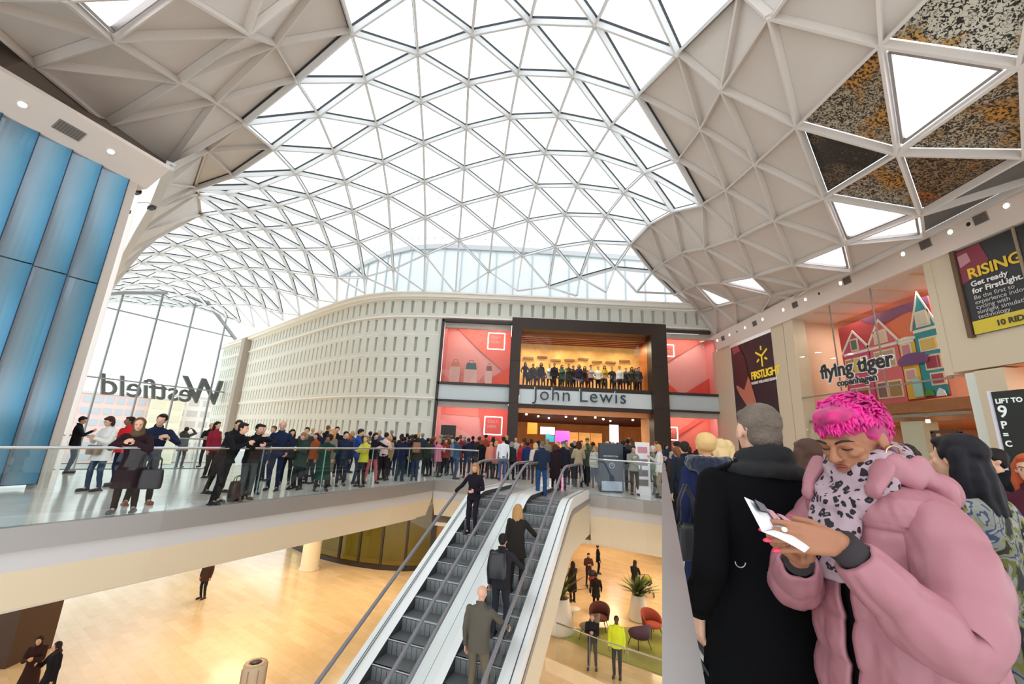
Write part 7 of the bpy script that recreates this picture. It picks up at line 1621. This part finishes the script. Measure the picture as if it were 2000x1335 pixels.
# coat
M_pink = mat('pink_nylon','a56e77',.42,spec=.4,bump=(18,.12))
RT = Jp['RT']; TT = Jp['T']
zs = [1.47,1.455,1.43,1.395,1.34,1.25,1.12,1.0,.86,.72,.58,.46,.42]; rx = [.085,.125,.170,.192,.198,.2,.205,.212,.222,.235,.25,.26,.25]; ry = [.075,.1,.12,.132,.142,.148,.15,.155,.163,.172,.18,.185,.175]
NN = 210; na = 150; vs = []; fs = []
for i in range(NN+1):
    t = i/NN; z = lerp_list(zs, t); a_ = lerp_list(rx, t); b_ = lerp_list(ry, t); c_ = TT(0,-.005,z/BH) if z > .9 else TT(0,-.005,.9/BH)+Vector((0,0,z-.9))
    g = R(5.0) if z > 1.25 else R(2.2+2.8*max(0,(z-1.05)/.2))
    rowf = abs(math.sin(math.pi*(1.47-z)/.125))**.28
    for k in range(na+1):
        q = math.pi/2+g+(2*math.pi-2*g)*k/na; ca, sa = math.cos(q), math.sin(q)
        colf = .35+.65*abs(math.sin(q*5+.4))**.3 if z < 1.36 else .9
        pf_ = .021*(rowf*colf-.6)+.006*noise.noise(Vector((ca*3,sa*3,z*9)))+.004*noise.noise(Vector((ca*9,sa*9,z*25)))
        ex = math.copysign(abs(ca)**.85, ca); ey = math.copysign(abs(sa)**.9, sa)
        X_ = RT @ Vector((1,0,0)) if z > .9 else Vector((1,0,0)); Y_ = RT @ Vector((0,1,0)) if z > .9 else Vector((0,1,0))
        vs.append(c_+X_*ex*(a_+pf_)+Y_*ey*(b_+pf_))
for i in range(NN):
    for k in range(na): fs.append((i*(na+1)+k, i*(na+1)+k+1, (i+1)*(na+1)+k+1, (i+1)*(na+1)+k))
cm = MB(); cm.add(vs, fs, 0, True)
co = place(obj('coat', cm, M_pink), pinkW); sm_ = co.modifiers.new('thickness','SOLIDIFY'); sm_.thickness = .012; sm_.offset = -1
# inner dark dress and jeans
idr = MB(); X_ = Vector((1,0,0)); Y_ = Vector((0,1,0))
loft(idr, [(TT(0,0,.8),.12,.09,X_,Y_),(TT(0,0,.7),.15,.11,X_,Y_),(TT(0,0,.6),.14,.11,X_,Y_),(Vector((0,0,.85)),.16,.13,X_,Y_),(Vector((0,0,.5)),.18,.14,X_,Y_)], 20); dress(pinkW, 'dress', remesh(idr, .015, 2), cloth('211c20'))
POSES['hero_pink']['curl'] = .5
dress(pinkW, 'trousers', g_trousers('f','hero_pink',Jp,0,.014), cloth('26262c'))
for n in 'lr': dress(pinkW, 'shoe', g_shoe('f','hero_pink',Jp,n,.012), mat('shoe_1e1a1a','1e1a1a',.4))
for n, s in (('l',-1),('r',1)):
    sh = Jp['sh'+n]+Vector((-s*.02,0,.0)); el = Jp['el'+n]+Vector((s*.02,-.03,-.02)); w_ = Jp['wr'+n]
    sleeve('sleeve', pinkW, [sh+Vector((-s*.02,0,.012)), sh.lerp(el,.5)+Vector((s*.035,0,0)), el, el.lerp(w_,.55)+Vector((0,0,-.012)), w_+(el-w_).normalized()*.035], [.072,.08,.079,.077,.074,.068,.056,.047], M_pink, 5, 2, .013)
    cf = MB(); c0 = w_+(el-w_).normalized()*.06; c1 = w_+(el-w_).normalized()*-.002; cf.tube([c0,c1], [.036,.038], 16); place(obj('inner_cuff', cf, cloth('3a3436')), pinkW)
# big folded collar and hood behind
def puffring(name, cen, pts, rads, m, flat=1, **k): return sleeve(name, pinkW, pts, rads, m, k.get('rows',6), 0, k.get('puff',.008), 36, flat)
nb = TT(0,-.01,.86)
hd = MB()
for k in range(34):
    a = R(48-276*k/33); hd.ell(nb+RT @ Vector((math.cos(a)*.112, math.sin(a)*.112-.005, .022+.01*math.sin(k*1.3)-.012*max(0,-math.sin(a)))), (.022,.024,.045), 10, 8)
for k in range(16):
    a = R(205+130*k/15); hd.ell(nb+RT @ Vector((math.cos(a)*.125, math.sin(a)*.14-.03, -.03)), (.04,.035,.05), 10, 8)
dress(pinkW, 'hood', remesh(hd, .008, 2, disp=wob(16,.01)), M_pink)
lpm = MB()
for sx in (-1,1):
    for t in range(7):
        u = t/6*(.62 if sx < 0 else .9); lpm.ell(nb+RT @ Vector((sx*(.105-.02*u+.012*math.sin(u*3)), .085+.075*u, .035-.11*u)), (.034-.01*u,.011,.024), 10, 8)
o_l = dress(co, 'lapel', remesh(lpm, .007, 2, disp=wob(20,.006)), M_pink)
# leopard scarf
def leopard():
    m = bpy.data.materials.new('leopard_print'); m.use_nodes = True; nt = m.node_tree; b = nt.nodes['Principled BSDF']; L = nt.links.new
    tc = nt.nodes.new('ShaderNodeTexCoord'); no = nt.nodes.new('ShaderNodeTexNoise'); no.inputs['Scale'].default_value = 30; ad = nt.nodes.new('ShaderNodeMix'); ad.data_type = 'VECTOR'; ad.inputs['Factor'].default_value = .035
    v = nt.nodes.new('ShaderNodeTexVoronoi'); v.inputs['Scale'].default_value = 40; v.inputs['Randomness'].default_value = .8
    L(tc.outputs['Object'], no.inputs['Vector']); L(tc.outputs['Object'], ad.inputs['A']); L(no.outputs['Color'], ad.inputs['B']); L(ad.outputs['Result'], v.inputs['Vector'])
    n2 = nt.nodes.new('ShaderNodeTexNoise'); n2.inputs['Scale'].default_value = 55; L(tc.outputs['Object'], n2.inputs['Vector'])
    mm = nt.nodes.new('ShaderNodeMath'); mm.operation = 'MULTIPLY_ADD'; mm.inputs[1].default_value = .5; L(n2.outputs['Fac'], mm.inputs[0]); L(v.outputs['Distance'], mm.inputs[2])
    r = nt.nodes.new('ShaderNodeValToRGB'); e = r.color_ramp.elements; r.color_ramp.interpolation = 'LINEAR'
    e[0].position = .0; e[0].color = (*srgb('86707a'),1); e[1].position = 1; e[1].color = (*srgb('a8929a'),1)
    for p_, c_ in ((.36,'86707a'),(.40,'161014'),(.62,'161014'),(.66,'a8929a')): q = e.new(p_); q.color = (*srgb(c_),1)
    L(mm.outputs[0], r.inputs[0]); L(r.outputs[0], b.inputs['Base Color']); b.inputs['Roughness'].default_value = .8; return m
M_leo = leopard(); sc = MB()
for k in range(26):
    a = 2*math.pi*k/26; sc.ell(nb+RT @ Vector((math.cos(a)*.082, math.sin(a)*.085+.012, .03+.02*math.sin(a*3)-.02*math.sin(a))), (.036,.036,.045), 10, 8)
for k in range(22):
    a = math.pi*k/21; sc.ell(nb+RT @ Vector((math.cos(a)*.085, .06+math.sin(a)*.085, -.02-.07*math.sin(a))), (.034,.034,.042), 10, 8)
for j, (x0, x1) in enumerate(((.03,.05),(-.03,-.02),(.0,.015))):
    pts = [nb+RT @ Vector((x0+(x1-x0)*t+.012*math.sin(t*7+j), .125+.05*min(1,t*2)+.006*math.sin(t*11+j), -.06-.20*t)) for t in (0,.15,.3,.45,.6,.75,.9,1)]
    chain(sc, pts, [.035,.04,.043,.044,.045,.044,.042,.036], 12, .7)
dress(pinkW, 'scarf', remesh(sc, .008, 2, disp=lambda v: v+Vector((noise.noise(v*30),noise.noise(v*30+Vector((5,5,5))),0))*.009), M_leo)
# hands (world-side targets kept in the figure's frame)
nl = []; hm = MB(); wl_ = Jp['wrl']; wr_ = Jp['wrr']
cap(hm, Jp['ell'].lerp(wl_,.6), wl_, .03, .026, 12); hand2(hm, wl_, (.2,.95,.1), (.9,-.1,-.4), (.35,.3,.35,.45), .3, nl, (.6,-.62,.5), .0086, .92)
hand_a = dress(pinkW, 'hand', remesh(hm, .0036, 2), M_skinH); add_nails(hand_a, nl, 'e0264e'); nl = []
hm = MB(); cap(hm, Jp['elr'].lerp(wr_,.6), wr_, .03, .026, 12); hand2(hm, wr_, (-.3,.85,.4), (-.3,-.35,.9), (.35,.42,.5,.6), .2, nl, (.5,-.7,.6), .0086, .92)
hand_b = dress(pinkW, 'hand', remesh(hm, .0036, 2), M_skinH); add_nails(hand_b, nl, 'e0264e')
rg_ = MB(); pr = wl_+Vector((.2,.95,.1)).normalized()*.125; rg_.ell(pr+Vector((0,0,.012)), (.008,.006,.006), 8, 6); place(obj('ring', rg_, mat('pearl','f0ead8',.2)), hand_a)
# leaflet held open
MW = Matrix.Translation(pinkW.location) @ Matrix.Rotation(rzP,4,'Z') @ Matrix.Scale(HS,4)
M_paper = mat('paper_white','e4e3e6',.5)
def leaf(name, quad, m, parent=None, bulge=.012, n=8, th=.0012):
    a, b, c, d = map(Vector, quad); nn = (b-a).cross(d-a).normalized(); mb = MB(); vs = []
    for i in range(n+1):
        for j in range(n+1):
            u, v = i/n, j/n; p = (a*(1-u)+b*u)*(1-v)+(d*(1-u)+c*u)*v; vs.append(p+nn*bulge*math.sin(math.pi*u)*(.4+.6*math.sin(math.pi*v)))
    mb.add(vs, [(i*(n+1)+j,(i+1)*(n+1)+j,(i+1)*(n+1)+j+1,i*(n+1)+j+1) for i in range(n) for j in range(n)], 0, True)
    o = obj(name, mb, m, parent); s_ = o.modifiers.new('t','SOLIDIFY'); s_.thickness = th; return o
lf_root = None
A1, A2, A3, A4, B3, B4 = [(.624,1.10,1.482),(.637,1.058,1.409),(.826,1.231,1.400),(.80,1.274,1.422),(.879,1.188,1.379),(.706,1.015,1.376)]
lf_root = leaf('leaflet', [A2,A3,A4,A1], M_paper); tag(lf_root, 'white folded leaflet held open by the woman in the pink coat', 'leaflet')
leaf('leaflet_page', [A2,B4,B3,A3], M_paper, lf_root, bulge=.008)
def lq(q, u0, v0, u1, v1, off):
    a, b, c, d = map(Vector, q); g = lambda u, v: (a*(1-u)+b*u)*(1-v)+(d*(1-u)+c*u)*v
    n_ = (b-a).cross(d-a).normalized(); return [g(u0,v0)+n_*off, g(u1,v0)+n_*off, g(u1,v1)+n_*off, g(u0,v1)+n_*off]
for u0, v0, u1, v1, col in ((.08,.55,.4,.9,'6a6a70'),(.35,.3,.6,.7,'c99aa4'),(.68,.15,.9,.6,'c8959e')):
    mb = MB(); q = lq([A2,A3,A4,A1], u0, v0, u1, v1, .016); mb.poly(q); q2 = lq([A2,A3,A4,A1], u0, v0, u1, v1, .010); mb.poly(q2[::-1]); obj('printed_picture', mb, mat('print_'+col, col, .5), lf_root)

# ---- man in the long black coat, seen from behind
rzM = R(-6); HM = 1.80/BH
man = empty('person', (1.0,1.74,0), 'man with cropped greying hair in a long black coat seen from behind', 'person', None, rzM); man.scale = (HM,HM,HM); man.rotation_euler = (0,R(2.6),rzM)
POSES['hero_man'] = {'head': (.06,.02), 'hand': ((-.235,.05,.93),(.25,.1,.93)), 'feet': ((-.12,.02),(.12,-.02)), 'curl': .95, 'pole': {'l': (-.25,-1,-.1), 'r': (.25,-1,-.1)}}
Jm = skeleton('m', POSES['hero_man']); M_skinM = mat('skin_pale', 'd2a48c', .5, spec=.35)
mb = MB(); head_shape(mb, Jm); cap(mb, Jm['necktop']+Vector((0,-.01,-.08)), Jm['headc']+Jm['RH'] @ Vector((0,-.012,-.06)), .062, .058, 16); dress(man, 'body', remesh(mb, .005, 3), M_skinM)
c_ = Jm['headc']; RHm = Jm['RH']; hm = MB(); PM = lambda x, y, z: c_+RHm @ Vector((x,y,z))
hm.ell(PM(0,-.02,.036), (.0765,.094,.082), 22, 14, rot=RHm); hm.ell(PM(0,-.05,-.018), (.064,.056,.062), 18, 12, rot=RHm); hm.ell(PM(0,.04,.075), (.06,.045,.03), 14, 8, rot=RHm)
hmesh = remesh(hm, .0055, 2, disp=wob(70,.0022)); dress(man, 'hair', hmesh, mat('hair_greybrown','5c5046',.8,var=(14,.2,'7a6c5e'),bump=(160,.5)))
M_wool = mat('black_wool','0d0d0f',.95,spec=.08,bump=(120,.15)); T = Jm['T']; X_ = Vector((1,0,0)); Y_ = Vector((0,1,0))
mb = MB()
loft(mb, [(T(0,-.01,.862),.085,.085,X_,Y_),(T(0,-.012,.845),.12,.1,X_,Y_),(T(0,-.012,.832),.155,.11,X_,Y_),(T(0,-.012,.812),.185,.12,X_,Y_),(T(0,-.01,.785),.2,.13,X_,Y_),(T(0,0,.73),.2,.14,X_,Y_),(T(0,0,.64),.19,.132,X_,Y_),(T(0,0,.56),.2,.14,X_,Y_),(T(0,0,.45),.225,.16,X_,Y_),(T(0,0,.32),.25,.18,X_,Y_),(T(0,0,.22),.262,.19,X_,Y_)], 30)
for n, s in (('l',-1),('r',1)):
    sh = Jm['sh'+n]+Vector((-s*.012,0,.006)); el = Jm['el'+n]+Vector((s*.0,0,0)); w_ = Jm['wr'+n]
    chain(mb, [sh, sh.lerp(el,.5)+Vector((s*.008,0,0)), el, el.lerp(w_,.9)], [.072,.068,.062,.054], 14)
dress(man, 'coat', remesh(mb, .009, 4, disp=lambda v: v+Vector((noise.noise(v*Vector((1,1,.4))*9),noise.noise(v*6+Vector((3,3,3))),0))*.011), M_wool)
mb = MB()      # upturned collar
for k in range(26):
    a = R(200)+R(320)*k/25-R(20)-R(180)+R(180); x = math.cos(a)*.088; y = math.sin(a)*.085-.008; back = max(0,-math.sin(a)); mb.ell(T(x,y,.862+.012*back), (.024,.022,.045+.01*back), 10, 8)
for k in range(22):
    a = R(180)+R(180)*k/21; mb.ell(T(math.cos(a)*.118, math.sin(a)*.1-.015, .842+.006*abs(math.sin(a))), (.032,.028,.028), 10, 8)
dress(man, 'collar', remesh(mb, .007, 2, disp=wob(25,.006)), mat('collar_black','0f0f11',.85))
for n, s in (('l',-1),('r',1)):
    ep_ = MB(); p0 = T(s*.10,-.02,.845)+Vector((0,0,.035)); p1 = T(s*.19,-.015,.812)+Vector((0,0,.05)); ep_.beam(p0, p1, .05, .012, up=(0,0,1)); o_e = place(obj('epaulette', ep_, M_wool), man); b2 = o_e.modifiers.new('b','BEVEL'); b2.width = .004
    bt = MB(); bt.ell(p0+Vector((s*.012,-.0,.002)), (.009,.009,.006), 10, 6); place(obj('button', bt, mat('horn_button','241e1c',.3)), o_e)
    cu = MB(); e = Jm['el'+n]; w_ = Jm['wr'+n]; q = e.lerp(w_,.78)+Vector((s*.02,0,0))*.2; cu.tube([q, q+(w_-e).normalized()*.035], [.061,.061], 16); place(obj('cuff_strap', cu, M_wool), man)
for x in (-.165,-.015):
    dr = MB(); c0 = T(x,-.152 if x < -.1 else -.172,.667); dr.tube([c0+Vector((.017*math.cos(a), -.006, .017*math.sin(a))) for a in [math.pi+math.pi*k/8 for k in range(9)]], .0022, 6); place(obj('belt_ring', dr, mat('dull_steel','b8b8bc',.3,metal=.9)), man)
for n in 'lr':
    hnd = MB(); cap(hnd, Jm['el'+n].lerp(Jm['wr'+n],.8), Jm['wr'+n], .03, .027, 12); s = -1 if n == 'l' else 1; nls = []
    hand2(hnd, Jm['wr'+n], (0,.1,-1), (-s*.9,.2,.0), (.7,.72,.75,.78), .1, nls, (.6,.6*(-1 if n == 'l' else 1),.4)); dress(man, 'hand', remesh(hnd, .0045, 2), M_skinM)
dress(man, 'trousers', g_trousers('m','hero_man',Jm,0,.014), cloth('1a1a1e'))
for n in 'lr': dress(man, 'shoe', g_shoe('m','hero_man',Jm,n,.012), mat('shoe_141414','141414',.3))
# black handbag hanging from his left hand
hbx, hby = 1.0-.235*HM-.0, 1.79
bb_ = bagthing(hbx+.02, hby-.02, .30, .30, .13, .26, -8, '19181b', 'soft black leather handbag hanging from the hand of the man in the black coat', strap=.0)
for sx in (-1,1):
    for sy in (-1,1):
        s_ = MB(); s_.tube([(hbx+.02+sx*.09,hby-.02+sy*.05,.54),(hbx+.02+sx*.05,hby-.02+sy*.03,.74),(hbx+.0,hby+.0,.86)], .0065, 6); obj('strap', s_, mat('leather_19181b','19181b',.4), bb_)
tl = MB(); tl.tube([(hbx+.14,hby-.09,.5),(hbx+.15,hby-.1,.4)], [.008,.02], 8); obj('tassel', tl, mat('leather_19181b','19181b',.4), bb_)

# ---- other near people
p_ = person(1.80,3.72,0,1.73,-8,'f','stand','long','1f2648','20242e','fur','d6b074','blonde woman in a navy hooded coat at the near balustrade',vx=.011)
fur = MB(); Jn = _sk[('f','stand')]
for k in range(30):
    a = R(170)+R(200)*k/29; fur.ell(Jn['T'](math.cos(a)*.15, math.sin(a)*.12-.05, .85+.01*math.sin(k*2)), (.05,.05,.055), 10, 8)
for k in range(8): fur.ell(Jn['T'](-.09+.18*k/7, -.15, .82), (.05,.04,.06), 10, 8)
dress(p_, 'hood_trim', remesh(fur, .012, 1, disp=wob(40,.014)), mat('fur_navy','141a30',.95,sheen=.5))
bagthing(1.5,3.5,.74,.24,.16,.26,10,'1e1c1e','black bucket bag hanging beside the navy hooded coat',strap=.3)
person(1.99,2.72,0,1.68,10,'f','stand3','jacket','2a2226','1e1c20','long','4a3226','woman with long brown hair between the black coat and the pink coat',vx=.009)
fl_w = person(2.26,2.05,0,1.715,14,'f','pocket','mid','6f7468','1c2436','long','17131a','woman with long black hair in a coat of olive, white and blue leaf print',vx=.009)
def leafprint():
    m = bpy.data.materials.new('leaf_print'); m.use_nodes = True; nt = m.node_tree; b = nt.nodes['Principled BSDF']; L = nt.links.new
    tc = nt.nodes.new('ShaderNodeTexCoord'); mp_ = nt.nodes.new('ShaderNodeMapping'); mp_.inputs['Scale'].default_value = (1,1,.6); mp_.inputs['Rotation'].default_value = (.5,.4,0)
    no = nt.nodes.new('ShaderNodeTexNoise'); no.inputs['Scale'].default_value = 8; no.inputs['Detail'].default_value = 3; no.inputs['Distortion'].default_value = 1.0
    r = nt.nodes.new('ShaderNodeValToRGB'); r.color_ramp.interpolation = 'CONSTANT'; e = r.color_ramp.elements; e[0].position = 0; e[0].color = (*srgb('1e2024'),1); e[1].position = .40; e[1].color = (*srgb('6f7030'),1)
    for p, c in ((.45,'9a9992'),(.50,'3a4a6a'),(.53,'8f8f88'),(.58,'8a8a3a'),(.62,'26282a'),(.68,'a9a8a0')): q = e.new(p); q.color = (*srgb(c),1)
    L(tc.outputs['Object'], mp_.inputs[0]); L(mp_.outputs[0], no.inputs['Vector']); L(no.outputs['Fac'], r.inputs[0]); L(r.outputs[0], b.inputs['Base Color']); b.inputs['Roughness'].default_value = .75; return m
for o in fl_w.children:
    if o.name.startswith('coat'): o.material_slots[0].material = leafprint()
person(4.0,3.15,0,1.66,118,'f','stand','jacket','4a1f2c','1e1c20','long','b4502a','red haired woman in a maroon jacket near the right edge',vx=.011,face=True)
person(2.12,1.42,0,1.80,15,'m','stand','long','1b2134','1b1d24','short','1a1614','person in a dark navy coat cut off by the right edge',vx=.011)
# backpack on the escalator rider, tan backpack in the queue, market bags
def on_person(label_part, dx, dy, dz, w, d, h, col, label, name='backpack', cat='bag', strap=0):
    for o in COL.objects:
        if o.get('label', '').startswith(label_part):
            rz = o.rotation_euler.z; f_ = Vector((-math.sin(rz), math.cos(rz), 0)); r_ = Vector((math.cos(rz), math.sin(rz), 0)); p = Vector(o.location)+r_*dx+f_*dy
            return bagthing(p.x, p.y, o.location.z+dz, w, d, h, math.degrees(rz), col, label, strap=strap, name=name, cat=cat)
on_person('man with a dark backpack', 0, -.2, 1.0, .32, .16, .42, '232428', 'dark backpack on the man in the middle of the right escalator')
on_person('woman in olive carrying', 0, -.19, .98, .3, .14, .36, '8a5638', 'tan leather backpack worn in the queue at the rail')
on_person('woman in a white coat and dark scarf', .02, .2, .82, .34, .12, .22, '8a7460', 'taupe satchel on the woman in the white coat')
on_person('woman in a brown headscarf', -.38, .05, .45, .34, .14, .34, '1d191d', 'black shopping bag beside the woman in the headscarf', name='shopping_bag', strap=.28)
on_person('woman in a white jacket and blue jeans', -.05, -.18, .85, .3, .1, .26, 'd8d4c4', 'cream shoulder bag left of the dark kiosk', strap=.3, name='shoulder_bag')
on_person('bearded man in a black suit', -.5, -.35, 0, .4, .2, .42, '3a241e', 'dark brown holdall on the floor behind the leaning men', name='holdall', strap=.12)
# kiosk and white poster
k_ = empty('information_kiosk', (3.68,14.6,0), 'dark slate kiosk panel with a round clock emblem by the corner of the glass', 'kiosk')
g = MB(); g.box((3.28,14.5,0),(4.1,14.75,1.62)); obj('kiosk_body', g, mat('kiosk_slate','343a46',.35), k_)
g = MB(); g.box((3.34,14.46,.05),(4.04,14.5,.36)); obj('base_panel', g, mat('kiosk_pale','b9c4d6',.4), k_); g = MB(); g.box((3.34,14.47,.36),(4.04,14.5,1.1)); obj('screen_panel', g, mat('kiosk_front','2d3648',.3), k_)
g = MB(); g.tube([(3.69+.085*math.cos(a),14.45,.88+.085*math.sin(a)) for a in [2*math.pi*i/20 for i in range(20)]], .008, 6, closed=True); g.tube([(3.69,14.45,.88),(3.69,14.45,.94)], .006, 5); g.tube([(3.69,14.45,.88),(3.73,14.45,.88)], .006, 5); obj('clock_emblem', g, mat('emblem_white','d8dee8',.4), k_)
text('kiosk_text','INFORMATION',.075,(3.4,14.455,1.16),(1,0,0),(0,0,1),mat('emblem_white','d8dee8',.4),parent=k_,ext=.002)
g = MB(); g.obox((4.62,14.05,.85), (.24,0,0), (0,.03,0), (0,0,.85)); wp = thing('poster_board', g, mat('poster_white','e9e6ea',.5), 'tall white poster board with portraits beside the boy in grey', 'poster')
for z, c in ((1.35,'c98a94'),(.95,'8a8088'),(.6,'7a7078'),(.3,'6a6268')):
    g = MB(); g.box((4.46,14.005,z),(4.78,14.02,z+.2)); obj('printed_picture', g, mat('pp'+c,c,.5), wp)
pr_ = empty('pushchair', (7.35,22.3,ZL), 'pushchair with a yellow-green blanket in the lower hall', 'pushchair')
g = MB(); g.ell((7.35,22.3,ZL+.62), (.26,.34,.2), 14, 10); obj('seat', g, mat('pram_black','26262a',.7), pr_); g = MB(); g.ell((7.4,22.2,ZL+.78), (.2,.24,.12), 12, 8); obj('blanket', g, mat('pram_lime','a7a83a',.8), pr_)
for sx in (-.24,.24):
    for sy in (-.3,.3):
        g = MB(); g.tube([(7.35+sx,22.3+sy+.09*math.cos(a),ZL+.1+.09*math.sin(a)) for a in [2*math.pi*i/14 for i in range(14)]], .018, 6, closed=True); obj('wheel', g, M_black, pr_)
        g = MB(); g.tube([(7.35+sx,22.3+sy,ZL+.1),(7.35+sx*.8,22.3,ZL+.5)], .012, 6); obj('strut', g, M_steel, pr_)
g = MB(); g.tube([(7.12,22.1,ZL+.6),(7.0,21.9,ZL+1.02),(7.3,21.8,ZL+1.05),(7.55,22.0,ZL+.6)], .014, 6); obj('push_handle', g, M_black, pr_)
pr_ = empty('pushchair', (4.75,22.6,ZL), 'dark pushchair with a red seat at the left of the lower hall', 'pushchair')
g = MB(); g.ell((4.75,22.6,ZL+.5), (.24,.3,.16), 14, 10); obj('seat', g, mat('pram_red','8a2c34',.7), pr_); g = MB(); g.ell((4.75,22.75,ZL+.72), (.24,.2,.18), 12, 8); obj('canopy', g, mat('pram_black','26262a',.7), pr_)
for sx in (-.24,.24):
    for sy in (-.28,.28): g = MB(); g.tube([(4.75+sx,22.6+sy+.08*math.cos(a),ZL+.095+.08*math.sin(a)) for a in [2*math.pi*i/14 for i in range(14)]], .018, 6, closed=True); obj('wheel', g, M_black, pr_)
bpy.data.scenes.remove(_tmp)
